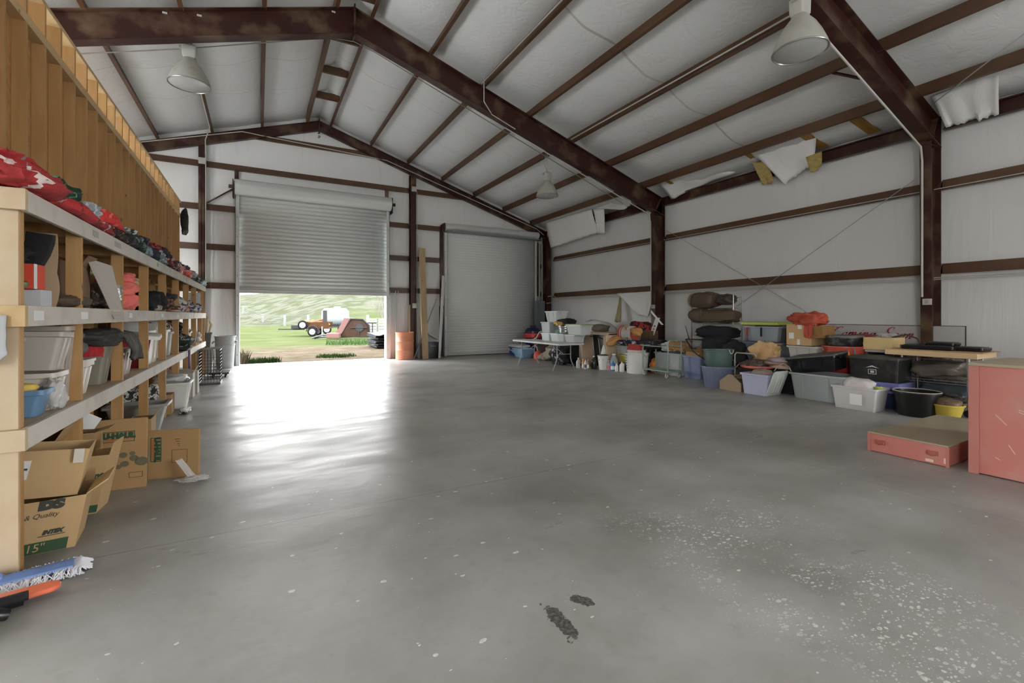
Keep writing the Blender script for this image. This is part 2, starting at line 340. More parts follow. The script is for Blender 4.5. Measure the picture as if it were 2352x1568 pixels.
# far wall
mb = MB()
cols_ = ((XL, -.50), (3.66, 5.56), (9.30, XW+.1)); zb = (0, 2.22, 3.26, 4.36, 5.55, 7.6)
for (a, b) in cols_:
    for z0, z1 in zip(zb, zb[1:]):
        if z0 > max(ridge(a), ridge(b))+.05: continue
        k += 1; quilt(mb, (a, YE+.10, z0), (1, 0, 0), (0, 0, 1), b-a, z1-z0, (0, -1, 0), .05, k*2.3, top=lambda q: ridge(q.x)+.18)
for a, b, z0, z1 in ((-.5, 3.66, 4.6, 5.55), (-.5, 3.66, 5.55, 7.6), (5.56, 9.3, 4.2, 5.55), (5.56, 9.3, 5.55, 7.6)):
    k += 1; quilt(mb, (a, YE+.10, z0), (1, 0, 0), (0, 0, 1), b-a, z1-z0, (0, -1, 0), .05, k*2.3, top=lambda q: ridge(q.x)+.18)
for a, b, z0, z1 in ((XL, -.47, 0, 4.8), (3.62, 5.6, 0, 4.8), (9.26, XW+.22, 0, 4.8), (-.47, 3.62, 4.6, 4.8), (5.6, 9.26, 0, 4.8)):
    mb.bb((a, YE+.17, z0), (b, YE+.25, z1))
mb.prism([(XL, 4.8), (XW+.2, 4.8), (XW+.2, 4.85), (1.6, 7.5), (XL, 4.85)], lambda u, v, t: (u, YE+.17+.08*t, v))
mb.build('wall_far', VIN, kind='structure')
# outer left wall with the side door behind the camera, and rear posts
mb = MB()
for a, b, z0, z1 in ((YB, -6.9, 0, 4.7), (-4.3, 3.9, 0, 4.7), (8.7, YE+.2, 0, 4.7), (-6.9, -4.3, 4.2, 4.7), (3.9, 8.7, 4.2, 4.7)): mb.bb((XL-.12, a, z0), (XL, b, z1))  # the gap beyond the stud wall is added to light the roof
mb.build('wall_left_outer', VIN, smooth=0, kind='structure')
mb = MB(); mb.bb((XL, YB-.12, 0), (XW+.2, YB, 4.8)); mb.prism([(XL, 4.3), (XW, 4.3), (XW, 4.75), (1.6, 7.4), (XL, 4.75)], lambda u, v, t: (u, YB-.12*t, v)); mb.build('wall_rear', VIN, smooth=0, kind='structure')
# roof: sheeting plus sagging facing between the purlins
PX = [1.95+1.19*i for i in range(7)]; PXL = [1.25-1.19*i for i in range(7)]
mb = MB()
edges = [PXL[::-1], PX]; xs = [XL-.05]+PXL[::-1]+[1.6]+PX+[XW+.12]
ylen = YE+.2-YB
for i, (a, b) in enumerate(zip(xs, xs[1:])):
    def fn(s_, t_, a=a, b=b, i=i):
        x = a+(b-a)*s_; y = YB+ylen*t_
        fr = min(abs(y-f_) for f_ in (-2.6, 3.33, 9.2, 15.05)); e = 1-math.exp(-(fr*1.6)**2)
        wdt = b-a
        d = .10*wdt*math.sin(PI*s_)*(.25+.75*e)+.012*N(x*1.3, y*.9, i)+.015*abs(N(x*6, y*.7, i+4))*(1-e)
        if b > XW and y > 2: d += .04*abs(N(x*3, y*2.3, 9))
        return (x, y, ridge(x)+.20-d)
    mb.grid(10, int(ylen/.16), fn)
for sgn, xe in ((1, XW+.3), (-1, XL-.3)):
    a, b = 1.6, xe
    mb.hexa([(a, YB-.2, ridge(a)+.24), (b, YB-.2, ridge(b)+.24), (b, YE+.4, ridge(b)+.24), (a, YE+.4, ridge(a)+.24),
             (a, YB-.2, ridge(a)+.30), (b, YB-.2, ridge(b)+.30), (b, YE+.4, ridge(b)+.30), (a, YE+.4, ridge(a)+.30)])
mb.build('ceiling', VINR, kind='structure')

# ---- steel: purlins, rafters, columns, girts
def zpurlin(x, y0, y1, z, sgn, h=.20):
    mb = MB(); w_ = .06; th = .006
    poly = [(-th/2, 0), (-th/2, h-th), (-w_*1, h-th), (-w_, h), (th/2, h), (th/2, th), (w_, th), (w_, .02), (w_+th, .02), (w_+th, 0)]
    mb.prism(poly, lambda u, v, t: (x-sgn*u, y0+(y1-y0)*t, z+v)); return mb
ordn = ['first', 'second', 'third', 'fourth', 'fifth', 'sixth', 'seventh', 'eighth', 'ninth', 'tenth', 'eleventh', 'twelfth']
for side, lst, sgn in (('right', PX, 1), ('left', PXL, -1)):
    for i, x in enumerate(lst):
        o = zpurlin(x, YB, YE+.12, ridge(x), sgn).build('roof_purlin', PURL, smooth=0)
        tag(o, f'brown steel purlin under the roof, {ordn[i]} from the ridge on the {side} slope', 'roof beam', 'roof purlins')
for i, y in enumerate((10.25, 11.75, 13.2, 8.7)):
    mb = MB(); mb.bb((1.28, y, ridge(1.3)+.03), (1.92, y+.006, ridge(1.3)+.2)); mb.bb((1.28, y, ridge(1.3)+.03), (1.92, y+.07, ridge(1.3)+.036)); mb.bb((1.28, y, ridge(1.3)+.19), (1.92, y+.07, ridge(1.3)+.196))
    for q in (1.30, 1.90): mb.bb((q-.01, y-.005, ridge(1.3)+.05), (q+.01, y, ridge(1.3)+.15))
    tag(mb.build('ridge_brace', PURL, smooth=0), f'short steel brace between the two ridge purlins, {["third", "second", "nearest", "fourth"][i]} from the far gable' if i < 3 else 'short steel brace between the ridge purlins right in front of the middle rafter', 'brace', 'ridge braces')
def rafter(y, label, d0=.49, d1=.45, fw=.2, x_in=9.76, plates=True):
    t = thing('roof_rafter', label, 'rafter', (1.6, y, 0), 0, 'roof rafters')
    for s_, xe in ((1, x_in), (-1, XL+.1)):
        L_ = abs(xe-1.6)
        def zt(u): return 7.25-.325*u-.004
        def zbm(u): return zt(u)-(d0+(d1-d0)*min(1, u/L_))
        mb = MB(); nseg = 2
        mb.prism([(0, zt(0)-.012), (L_, zt(L_)-.012), (L_, zbm(L_)), (0, zbm(0))], lambda u, v, q: (s_*u, -.005+.01*q, v))
        mb.build('web', STEEL, t, smooth=0)
        for nm, f_ in (('top_flange', lambda u: (zt(u)-.014, zt(u))), ('bottom_flange', lambda u: (zbm(u)-.007, zbm(u)+.007))):
            m2 = MB(); p = []
            for u in (0.006, L_):
                lo, hi = f_(u); p += [[(s_*u, -fw/2, lo), (s_*u, fw/2, lo), (s_*u, fw/2, hi), (s_*u, -fw/2, hi)]]
            m2.loft(p); m2.build(nm, STEEL, t, smooth=0)
    if plates:
        mb = MB(); mb.bb((-.012, -fw/2-.01, 7.25-d0-.06), (.012, fw/2+.01, 7.30))
        for z in (7.2, 7.05, 6.9, 6.78): mb.lathe([(.014, -.03), (.014, .03)], (0, -.06, z), 8, 'x'); mb.lathe([(.014, -.03), (.014, .03)], (0, .06, z), 8, 'x')
        mb.build('splice_plate', STEEL, t, smooth=0)
    return t
r9 = rafter(9.2, 'long red oxide rafter across the middle of the hall with pale dusty blotches')
for x, z in ((-1.32, 6.26), (-.86, 6.36), (1.23, 7.08)): mb = MB(); mb.box((x-1.6, -.014, z), (.065, .012, .028)); mb.build('white_clip', WHITEP, r9, smooth=0)
rafter(3.33, 'near red oxide rafter at the upper right running up to the near wall column')
rafter(-2.6, 'rafter of the frame behind the camera')
rafter(YE-.06, 'shallow rafter lying along the far gable wall', .28, .26, .13)
def column(y, label, xi0, xi1, top):
    t = thing('steel_column', label, 'column', (XW, y, 0), 0, 'steel wall columns')
    def xin(z): return xi0+(xi1-xi0)*z/top-XW
    mb = MB(); mb.prism([(xin(0), 0.01), (0, .01), (0, top+.12), (xin(top), top-.34)], lambda u, v, q: (u, -.005+.01*q, v)); mb.build('web', STEEL, t, smooth=0)
    for nm, f_, zt in (('inner_flange', xin, top-.36), ('outer_flange', lambda z: -.006, top+.1)):
        m2 = MB(); m2.loft([[(f_(z)-.008, -.075, z), (f_(z)+.008, -.075, z), (f_(z)+.008, .075, z), (f_(z)-.008, .075, z)] for z in (0.01, zt)]); m2.build(nm, STEEL, t, smooth=0)
    mb = MB(); zt = top-.36
    for i in range(4): mb.bb((xin(zt)+.01, -.075, zt-.06-.085*i), (-.01, -.005, zt-.05-.085*i)) if i == 0 else None
    mb.hexa([(xin(zt)-.005, -.08, zt-.02), (xin(zt)+.015, -.08, zt-.02), (xin(zt)+.015, .08, zt-.02), (xin(zt)-.005, .08, zt-.02),
             (-.12, -.08, ridge(XW)+.05), (-.10, -.08, ridge(XW)+.05), (-.10, .08, ridge(XW)+.05), (-.12, .08, ridge(XW)+.05)])
    mb.build('knee_plate', STEEL, t, smooth=0)
    mb = MB(); mb.bb((xin(0)-.04, -.12, 0), (.04, .12, .014)); mb.build('base_plate', STEEL, t, smooth=0)
    return t
column(3.33, 'near red oxide column on the right wall with a white conduit down its face', 9.50, 9.44, 4.56)
column(9.2, 'dark red oxide column on the right wall further back, behind the storage pile', 9.46, 9.42, 4.56)
def ibox(name, a, b, lab, grp='far wall posts'):
    (x0, y0, z0), (x1, y1, z1) = a, b; mb = MB(); ym = (x0+x1)/2
    mb.bb((x0, y0, z0), (x1, y0+.012, z1)); mb.bb((x0, y1-.012, z0), (x1, y1, z1)); mb.bb((ym-.006, y0, z0), (ym+.006, y1, z1))
    return tag(mb.build(name, STEEL, smooth=0), lab, 'column', grp)
ibox('steel_column', (4.38, YE-.16, 0), (4.56, YE+.04, ridge(4.47)-.27), 'red oxide far wall post between the two roll-up doors')
ibox('steel_column', (-1.42, YE-.12, 0), (-1.28, YE+.04, ridge(-1.3)-.27), 'red oxide far wall post left of the open roll-up door')
ibox('steel_column', (9.52, YE-.40, 0), (9.72, YE-.12, 4.35), 'dark corner column right of the closed roll-up door')
for (x, z0, z1, lab) in ((-.54, 5.18, 5.47, 'short post above the left end of the open door hood'), (3.64, 5.18, 5.47, 'short post above the right end of the open door hood'),
                         (5.50, .0, 4.45, 'thin dark jamb channel left of the closed roll-up door'), (9.36, 2.3, 4.2, 'thin dark jamb channel right of the closed roll-up door')):
    mb = MB(); mb.bb((x-.05, YE-.02, z0), (x+.05, YE-.014, z1)); mb.bb((x-.05, YE-.02, z0), (x-.044, YE+.06, z1)); mb.bb((x+.044, YE-.02, z0), (x+.05, YE+.06, z1))
    tag(mb.build('steel_jamb', STEEL, smooth=0), lab, 'jamb', 'door jamb channels')
def girt(a, b, z, lab, axis='x', h=.17, off=0):
    mb = MB(); th = .006
    poly = [(0, h), (-.07, h), (-.07, h-th), (-th, h-th), (-th, th), (.07, th), (.07, 0), (-.0, 0)]
    if axis == 'x': mb.prism(poly, lambda u, v, t: (a+(b-a)*t, YE+.03-u-off, z+v))
    else: mb.prism(poly, lambda u, v, t: (XW+.03-u-off, a+(b-a)*t, z+v))
    return tag(mb.build('wall_girt', PURL, smooth=0), lab, 'wall beam', 'wall girts')
def gx(z, segs, nm):
    for a, b, s_ in segs: girt(a, b, z, f'brown far wall girt {s_}, {nm} course up')
side = [(XL, -1.43, 'behind and beside the stud wall'), (-1.27, -.50, 'just left of the open door')]
mid = [(3.70, 4.37, 'right beside the open door'), (4.57, 5.46, 'between middle post and closed door')]
gx(2.14, side+mid+[(9.38, 9.6, 'right of the closed door')], 'lowest')
gx(3.20, side+mid+[(9.38, 9.6, 'right of the closed door')], 'second'); gx(4.28, side+mid, 'third')
gx(5.45, [(-4.0, -1.43, 'above the stud wall'), (-1.27, 4.37, 'over the open door hood'), (4.57, 6.6, 'running into the rafter on the right')], 'fourth')
gx(6.42, [(-.35, 3.4, 'high under the ridge')], 'topmost')
for z, nm in ((2.08, 'lower'), (3.45, 'upper')):
    for a, b, s_ in ((-1.55, 3.25, 'nearest bay'), (3.41, 9.12, 'middle bay'), (9.28, 14.6, 'far bay')):
        girt(a, b, z, f'brown steel girt on the right wall, {nm} course, {s_}', 'y')
for a, b, s_ in ((YB, 3.2, 'nearest'), (3.45, 9.1, 'middle'), (9.3, 14.95, 'far')):
    mb = MB(); mb.prism([(0, 0), (.08, 0), (.08, .02), (.006, .02), (.006, .21), (.08, .21), (.08, .23), (0, .23)], lambda u, v, t: (XW-u-.03, a+(b-a)*t, 4.40+v))
    tag(mb.build('eave_strut', STEEL, smooth=0), f'dark red eave strut at the top of the right wall, {s_} bay', 'wall beam', 'eave struts')
for (y, x) in ((3.33, 7.9), (3.33, 6.7)):
    mb = MB(); mb.tube([(x, y-.05, ridge(x)-.44), (x+.02, y+.62, ridge(x)+.02)], .022, 4); tag(mb.build('flange_brace', STEEL, smooth=0), f'small diagonal flange brace at the near rafter, {"lower" if x > 7 else "upper"} one', 'brace', 'flange braces')
mb = MB(); mb.tube([(-1.25, YE-.02, 4.45), (-.6, YE-.02, 4.95)], .02, 6); tag(mb.build('diagonal_brace', STEEL), 'thin diagonal steel brace left of the open door hood', 'brace')
# bracing cables
def wire(name, pts, r, mat, lab, cat, grp=None, n=6):
    mb = MB(); mb.tube(pts, r, n); return tag(mb.build(name, mat), lab, cat, grp)
wire('brace_cable', [(9.72, 9.05, 3.75), (9.72, 3.5, .35)], .006, GALV, 'thin steel bracing cable falling to the right across the right wall middle bay', 'cable')
wire('brace_cable', [(9.74, 3.5, 3.75), (9.74, 8.9, .35)], .006, GALV, 'thin steel bracing cable falling to the left across the right wall middle bay', 'cable')
wire('brace_cable', [(9.3, 3.2, 4.72), (5.5, -2.4, 5.85)], .008, GALV, 'thin steel bracing cable under the roof at the upper right corner', 'cable')
# conduits
wire('conduit', [(XL, YE-.22, 5.35), (-2.9, YE-.22, 5.72), (-.4, YE-.22, 6.50), (0, YE-.1, 6.52), (3.6, YE-.1, 6.38), (9.2, YE-.22, 4.66), (9.5, YE-.25, 4.45)], .014, WHITEP, 'white conduit running along the far gable under its rafter', 'conduit')
wire('conduit', [(-1.12, 9.9, 6.30), (-1.12, 14.4, 6.32), (-1.25, 14.8, 6.1), (-1.25, YE-.15, 5.6), (-1.25, YE-.15, 2.2)], .014, WHITEP, 'white conduit coming down the left far wall post from the roof', 'conduit')
wire('conduit', [(4.60, YE-.12, 5.5), (4.60, YE-.12, 1.6)], .012, WHITEP, 'white conduit down the right side of the middle far wall post', 'conduit')
for z, nm, n_ in ((2.02, 'lower', 2), (3.47, 'upper', 1)):
    mb = MB()
    for j in range(n_): mb.tube([(XW-.07-.0*j, -1.5, z-.0-.028*j), (XW-.07, 9.1, z-.028*j)], .008, 6); mb.tube([(XW-.07, 9.3, z-.028*j), (XW-.07, 14.6, z-.028*j)], .008, 6)
    tag(mb.build('conduit', WHITEP), f'white conduit fixed along the {nm} girt of the right wall', 'conduit')
wire('conduit', [(9.405, 3.36, .95+.75), (9.41, 3.36, 3.9), (9.36, 3.36, 4.12), (5.9, 3.36, 5.29), (1.7, 3.36, 6.66)], .016, WHITEP, 'white conduit down the face of the near wall column from the rafter', 'conduit')
wire('conduit', [(9.39, 9.23, 1.7), (9.38, 9.23, 3.95), (9.3, 9.23, 4.16), (4.9, 9.27, 5.66)], .014, WHITEP, 'white conduit down the far right wall column from the rafter', 'conduit')
wire('conduit', [(4.28, 9.02, 6.62), (4.24, 8.98, 6.35), (4.25, 9.0, 6.0), (4.5, 9.12, 5.82), (5.1, 9.14, 5.62)], .012, WHITEP, 'white cable bent over the web of the middle rafter', 'cable')
for x, y0, y1, lab in ((4.32, 3.5, 9.1, 'third purlin from the ridge'), (6.70, 3.5, 9.1, 'fifth purlin from the ridge')):
    wire('conduit', [(x-.08, y0, ridge(x)+.06), (x-.08, y1, ridge(x)+.06)], .015, WHITEP, f'white conduit clipped along the {lab}, right slope, nearer bay', 'conduit')
wire('conduit', [(-4.0, 9.75, 5.05), (-1.1, 9.75, 6.03), (1.25, 9.75, 6.90), (1.7, 9.75, 6.95), (2.1, 9.75, 6.85), (9.0, 9.9, 4.55)], .010, M('grey_wire', (.35, .33, .30), .5), 'grey wire strung below the purlins beyond the middle rafter', 'cable')
for loc, lab in (((9.42, 3.30, 1.62), 'white electrical box on the near wall column'), ((9.41, 9.17, 1.64), 'white electrical box on the far right wall column')):
    mb = MB(); mb.box((0, 0, 0), (.04, .11, .10)); o = mb.build('outlet_box', WHITEP, loc=loc, bevel=.004); tag(o, lab, 'electrical box')
    m2 = MB(); m2.bb((-.024, -.02, -.03), (-.02, .02, .03)); m2.build('socket_face', M('socket_grey', (.35, .35, .34), .5), o, smooth=0)
for loc, lab in (((-1.33, YE-.19, 5.55), 'white junction box on the left far wall post'), ((4.48, YE-.20, 5.55), 'white junction box high on the middle far wall post'), ((4.50, YE-.20, 1.72), 'white switch box low on the middle far wall post')):
    mb = MB(); mb.box((0, 0, 0), (.16, .06, .16)); tag(mb.build('junction_box', WHITEP, loc=loc, bevel=.004), lab, 'electrical box')
# electrical panel in the far right corner
t = thing('electrical_panel', 'grey electrical panel in the far right corner beside the closed door', 'electrical panel', (9.40, YE-.25, 0))
mb = MB(); mb.bb((-.28, -.10, .75), (.09, .10, 1.95)); mb.build('cabinet', M('panel_grey', dc(95, 100, 102), .4), t, bevel=.008)
mb = MB(); mb.bb((-.26, -.112, .8), (.08, -.10, 1.9)); mb.build('panel_door', M('panel_grey2', dc(84, 92, 95), .4), t, bevel=.004)
for x in (-.1, .02): MB().tube([(x, 0, 1.95), (x, 0, 4.1)], .03, 8).build('conduit_riser', M('grey_pipe', dc(120, 120, 112), .5), t)
mb = MB(); mb.tube([(.15, -.1, 2.1), (.3, -.3, 2.15), (.42, -.6, 2.0), (.3, -.4, 1.88), (.1, -.15, 1.86)], .012, 6); mb.build('loose_cable', WHITEP, t)

# ---- roll-up doors
CURT = M('door_curtain', (0.70, 0.725, 0.70), 0.42, var=.03); TRIM = M('door_trim', (0.60, 0.61, 0.59), 0.4, var=.05)
def rolldoor(name, x0, x1, zbot, ztop, hz0, hz1, pitch, lab, rib=.018):
    t = thing(name, lab, 'door', ((x0+x1)/2, YE, 0)); t['kind'] = 'structure'; hw = (x1-x0)/2
    nz_ = int((ztop-zbot-.1)/pitch)*8; H = ztop-zbot-.1
    mb = MB(); mb.grid(2, nz_, lambda a, b: (-hw+2*hw*a, .0-rib*math.sin(b*nz_/8*2*PI)-.02, zbot+.1+H*b)); mb.build('curtain', CURT, t, smooth=60, solid=.004)
    mb = MB(); mb.bb((-hw, -.05, zbot), (hw, .0, zbot+.10)); mb.bb((-hw, -.065, zbot), (hw, -.05, zbot+.025)); mb.build('bottom_bar', TRIM, t, bevel=.004)
    for s_ in (-1, 1):
        mb = MB(); mb.bb((s_*hw-.05, -.075, 0), (s_*hw+.05, -.055, ztop)); mb.bb((s_*hw+s_*.05, -.075, 0), (s_*hw+s_*.035, .10, ztop)); mb.build('guide_rail', TRIM, t, bevel=.003)
        mb = MB()
        for i in range(int(ztop/.55)): mb.lathe([(.012, -.085), (.012, -.07)], (s_*hw, 0, .3+.55*i), 8, 'y') if False else mb.box((s_*hw, -.078, .3+.55*i), (.018, .01, .018))
        mb.build('guide_bolts', BLACKP, t, smooth=0)
    # coiled drum
    zc = (hz0+hz1)/2; R_ = (hz1-hz0)/2; mb = MB(); prof = []
    for s_ in (0, 1):
        pts = []
        for k_ in range(40):
            a = 2*PI*k_/40; r = R_*(1+.018*math.sin(9*a)); pts.append(Vector((-hw-.05+s_*(2*hw+.1), -.02-R_*.8+r*math.cos(a), zc+r*math.sin(a))))
        prof.append(pts)
    mb.loft(prof); mb.build('coil', TRIM, t, smooth=50)
    for s_ in (-1, 1):
        mb = MB(); mb.box((s_*(hw+.10), -.1, zc-.04), (.02, .30, R_*2.3)); mb.lathe([(.05, -.06), (.05, .06)], (s_*(hw+.14), -.02-R_*.8, zc), 12, 'x'); mb.build('end_bracket', BLACKP if s_ > 0 else STEEL, t, bevel=.004)
    return t
d = rolldoor('door_1', -.52, 3.66, 2.03, 4.80, 4.74, 5.17, .113, 'large grey ribbed roll-up door raised halfway at the far wall')
mb = MB()
for dx in (2.15, 2.34, 2.42): mb.tube([(dx, -.06, .02), (dx, -.06, 2.2)], .012, 6)
mb.bb((2.13, -.08, 0), (2.17, .08, 2.05)); mb.build('side_track', TRIM, d)
mb = MB(); mb.box((0, -.055, 2.07), (.05, .02, .03)); mb.build('lock', WHITEP, d)
d = rolldoor('door_2', 5.62, 9.26, .02, 4.25, 4.30, 4.56, .088, 'closed grey ribbed roll-up door at the right of the far wall', .006)
mb = MB(); mb.bb((-1.85, -.36, 4.24), (1.85, -.05, 4.27)); mb.build('hood_shelf', M('hood_grey', dc(105, 115, 112), .5), d, bevel=.003)
for i, x in enumerate((-1.62, -.35, .82)): MB().tube([(x-.02, -.30, 4.25), (x+.05, -.37, 4.34)], .018, 4).build('hood_clip', WHITEP, d)

# ---- torn insulation hanging at the eaves
def flap(name, pts, lab, mat=VIN, sag=.05, seed=0, solid=.012, nu=14, nv=10, frill=.06):
    a, b, c, d_ = map(Vector, pts)            # top-left, top-right, bottom-right, bottom-left
    nr = (b-a).cross(d_-a).normalized(); mb = MB()
    def fn(u, v):
        q = (a*(1-u)+b*u)*(1-v)+(d_*(1-u)+c*u)*v
        q = q+nr*(sag*math.sin(PI*u)*v+.03*N(u*5+seed, v*1.5, seed)+.02*math.sin(u*17+seed)*v)
        q.z -= frill*v*abs(N(u*7+seed, 3, seed)); return q
    mb.grid(nu, nv, fn); return tag(mb.build(name, mat, solid=solid, smooth=60), lab, 'insulation', 'torn insulation pieces')
flap('torn_insulation', [(9.35, 14.5, 4.86), (9.35, 11.75, 4.80), (9.62, 11.75, 4.10), (9.5, 14.35, 3.92)], 'large torn white insulation flap hanging in the far right corner', seed=2)
flap('torn_insulation', [(9.4, 11.7, 4.78), (9.5, 11.3, 4.78), (9.68, 11.5, 4.0), (9.62, 11.75, 4.05)], 'narrow crumpled insulation strip at the right end of the far corner flap', seed=5, nu=6)
flap('torn_insulation', [(9.4, 11.6, 4.80), (9.4, 9.9, 4.86), (9.66, 10.3, 4.68), (9.66, 10.6, 4.58)], 'sagging insulation piece between the far flap and the far right wall column', seed=7)
flap('torn_insulation', [(9.35, 6.25, 4.93), (9.35, 4.95, 4.90), (9.66, 5.15, 4.45), (9.66, 5.75, 4.16)], 'pointed torn white insulation flap drooping over the middle of the right wall', seed=9, frill=.12)
flap('torn_insulation', [(9.5, 6.35, 4.75), (9.5, 6.05, 4.7), (9.63, 5.95, 4.3), (9.63, 6.2, 4.25)], 'tuft of yellow glass wool left of the pointed flap', mat=GLASSW, seed=3, nu=6, frill=.1)
flap('torn_insulation', [(9.55, 5.25, 4.55), (9.55, 4.95, 4.58), (9.64, 5.0, 4.36), (9.64, 5.2, 4.25)], 'tuft of yellow glass wool right of the pointed flap', mat=GLASSW, seed=4, nu=6, frill=.1)
flap('torn_insulation', [(9.35, 3.22, 4.86), (9.3, 2.45, 4.92), (9.68, 2.55, 4.40), (9.68, 3.15, 4.42)], 'ragged white insulation flap right of the near wall column', seed=12, frill=.08)
flap('torn_insulation', [(9.3, 8.9, 4.92), (9.3, 7.6, 4.92), (9.7, 6.9, 4.72), (9.7, 8.8, 4.52)], 'loose insulation sheet folded down right of the far right wall column', seed=15, frill=.04)
for i, (y, lab) in enumerate(((8.57, 'nearest the far right wall column'), (6.33, 'left of the pointed flap'), (5.12, 'right of the pointed flap'), (4.27, 'nearest the near wall column'))):
    mb = MB(); w_ = .05 if i < 2 else .09
    mb.hexa([(9.16, y-w_, ridge(9.16)+.115), (9.76, y-w_-.1, ridge(9.76)+.10), (9.76, y+w_-.1, ridge(9.76)+.10), (9.16, y+w_, ridge(9.16)+.115),
             (9.16, y-w_, ridge(9.16)+.135), (9.76, y-w_-.1, ridge(9.76)+.12), (9.76, y+w_-.1, ridge(9.76)+.12), (9.16, y+w_, ridge(9.16)+.135)])
    tag(mb.build('roof_strip', wood_mat('yellow_strip', (.40, .22, .05), (.26, .13, .03), (.2, 1, 1)), smooth=0), f'yellow wooden strip across the eave gap, {lab}', 'strip', 'eave strips')
flap('torn_insulation', [(9.70, 10.95, 2.08), (9.70, 9.35, 2.08), (9.62, 9.6, 1.35), (9.62, 10.0, 1.45)], 'loose white plastic facing drooping behind the stuffed toy, left of the far column', seed=21, sag=.12)
flap('hanging_strip', [(9.78, 10.9, 2.10), (9.78, 10.82, 2.10), (9.55, 10.62, 1.25), (9.55, 10.85, 1.2)], 'pale torn strip with yellow lining hanging from the lower girt', mat=M('lining', (.32, .29, .16), .9, var=.4, scale=12), seed=23, nu=5)

# ---- stud wall on the left
t = bpy.data.objects.new('wall_left', None); C.objects.link(t); t['kind'] = 'structure'; t.location = (-1.7, 0, 0)
Y0s, Y1s = 3.40, 14.08
first = None
for i in range(28):
    y = 3.40+.3868*i*1.0+.01
    if first is None:
        mb = MB(); mb.bb((-.09, -.019, .04), (0, .019, 3.85)); first = mb.build('stud', STUD, t, smooth=0, loc=(0, y, 0))
        mb = MB(); mb.bb((-.28, -.019, 3.93), (0, .019, 4.215)); fj = mb.build('joist', STUD, t, smooth=0, loc=(0, y, 0))
    else:
        for src in (first, fj):
            c = src.copy(); C.objects.link(c); c.parent = t; c.location = (0, y, 0)
mb = MB(); mb.bb((-.14, Y0s, 3.85), (.0, Y1s+.05, 3.93)); mb.build('middle_plate', PLATE, t, smooth=0, bevel=.002)
mb = MB(); mb.bb((-.16, Y0s, 4.215), (.0, Y1s+.05, 4.255)); mb.build('top_plate', PLATE, t, smooth=0, bevel=.002)
mb = MB(); mb.bb((-.09, Y0s, 0), (0, Y1s, .04)); mb.build('bottom_plate', PLATE, t, smooth=0)
mb = MB(); mb.bb((-.105, Y0s, 0), (-.092, Y1s+.02, 3.93)); mb.build('sheathing', OSB, t, smooth=0)
# ================================================================ builders for goods
PLIN = M('bin_lining', (.3, .3, .3), .6)
def tote(name, lab, cat, loc, w, d, h, mat, rz=0, lid=None, group=None, taper=.86, ribs=True, rim=.014, r=.03, contents=None, open_=True, rot=None, wall=.006):
    t = thing(name, lab, cat, loc, rz, group)
    if rot: t.rotation_euler = rot
    R = []
    for z, s_, e in ((0, taper, 0), (.01, taper+.01, 0), (h*.5, (1+taper)/2, 0), (h-.035, .985, 0), (h-.03, 1, rim*2), (h, 1, rim*2), (h, 1, -wall*1)):
        R.append(rr(w*s_+e, d*s_+e, z, r))
    for z, s_ in ((h*.5, (1+taper)/2), (.014, taper)): R.append(rr(w*s_-2*wall, d*s_-2*wall, z, max(.004, r-wall)))
    mb = MB(); mb.loft(R); mb.build('body', mat, t, smooth=40)
    if ribs:
        for s_ in (-1, 1):
            for f_ in (-.22, .22):
                mb = MB(); mb.hexa([(s_*w*taper/2, d*f_-.012, .01), (s_*(w*taper/2+.008), d*f_-.012, .01), (s_*(w*taper/2+.008), d*f_+.012, .01), (s_*w*taper/2, d*f_+.012, .01),
                         (s_*w*.49, d*f_-.02, h-.04), (s_*(w*.49+.012), d*f_-.02, h-.04), (s_*(w*.49+.012), d*f_+.02, h-.04), (s_*w*.49, d*f_+.02, h-.04)]); mb.build('rib', mat, t, smooth=0)
        for s_ in (-1, 1):
            mb = MB(); mb.box((0, s_*(d/2+rim+.006), h-.05), (w*.36, .02, .03)); mb.build('handle', mat, t, bevel=.004)
    if lid:
        mb = MB(); mb.loft([rr(w+.045, d+.045, h+.001, r), rr(w+.045, d+.045, h+.022, r), rr(w-.02, d-.02, h+.026, r), rr(w-.05, d-.05, h+.016, r)]); mb.build('lid', lid, t, smooth=40)
    if contents:
        cm, hh = contents; mb = MB(); crump(mb, (0, 0, h*.45), (w*.78*taper, d*.80*taper, h*hh), int(w*1000)); mb.build('contents', cm, t, smooth=60)
    return t
def crump(mb, c, s, seed=0, amp=.18, e=.75, nu=26, nv=14, flat=True, fold=0, rz=0, crease=0):
    cx, cy, cz = c; rings = []
    def sg(v, p): return math.copysign(abs(v)**p, v)
    for j in range(1, nv):
        th = PI*j/nv-PI/2; rg = []
        for i in range(nu):
            a = 2*PI*i/nu
            x = sg(math.cos(th), e)*sg(math.cos(a), e); y = sg(math.cos(th), e)*sg(math.sin(a), e); z = sg(math.sin(th), e*.9)
            f_ = 1+amp*(N(x*1.6+seed*3.7, y*1.6, z*1.6)*1.2-abs(N(x*3.4, y*3.4+seed*1.3, z*2.6))*.9+.15)
            if crease: f_ += crease*(.5-abs(N(x*5+seed, y*5+1.7*z, z*4-seed))*1.6)+crease*.6*(.4-abs(N(x*11-seed, y*10, z*8))*1.6)
            if fold: f_ += .05*math.sin(z*fold+N(a, seed, 0)*2)
            px, py, pz = x*f_*s[0]/2, y*f_*s[1]/2, z*f_*s[2]/2
            if flat: pz = max(pz, -s[2]*.5)
            q = Vector((px, py, pz+s[2]/2))
            if rz: q = Matrix.Rotation(rz, 3, 'Z') @ q
            rg.append(q+Vector((cx, cy, cz)))
        rings.append(rg)
    return mb.loft(rings)
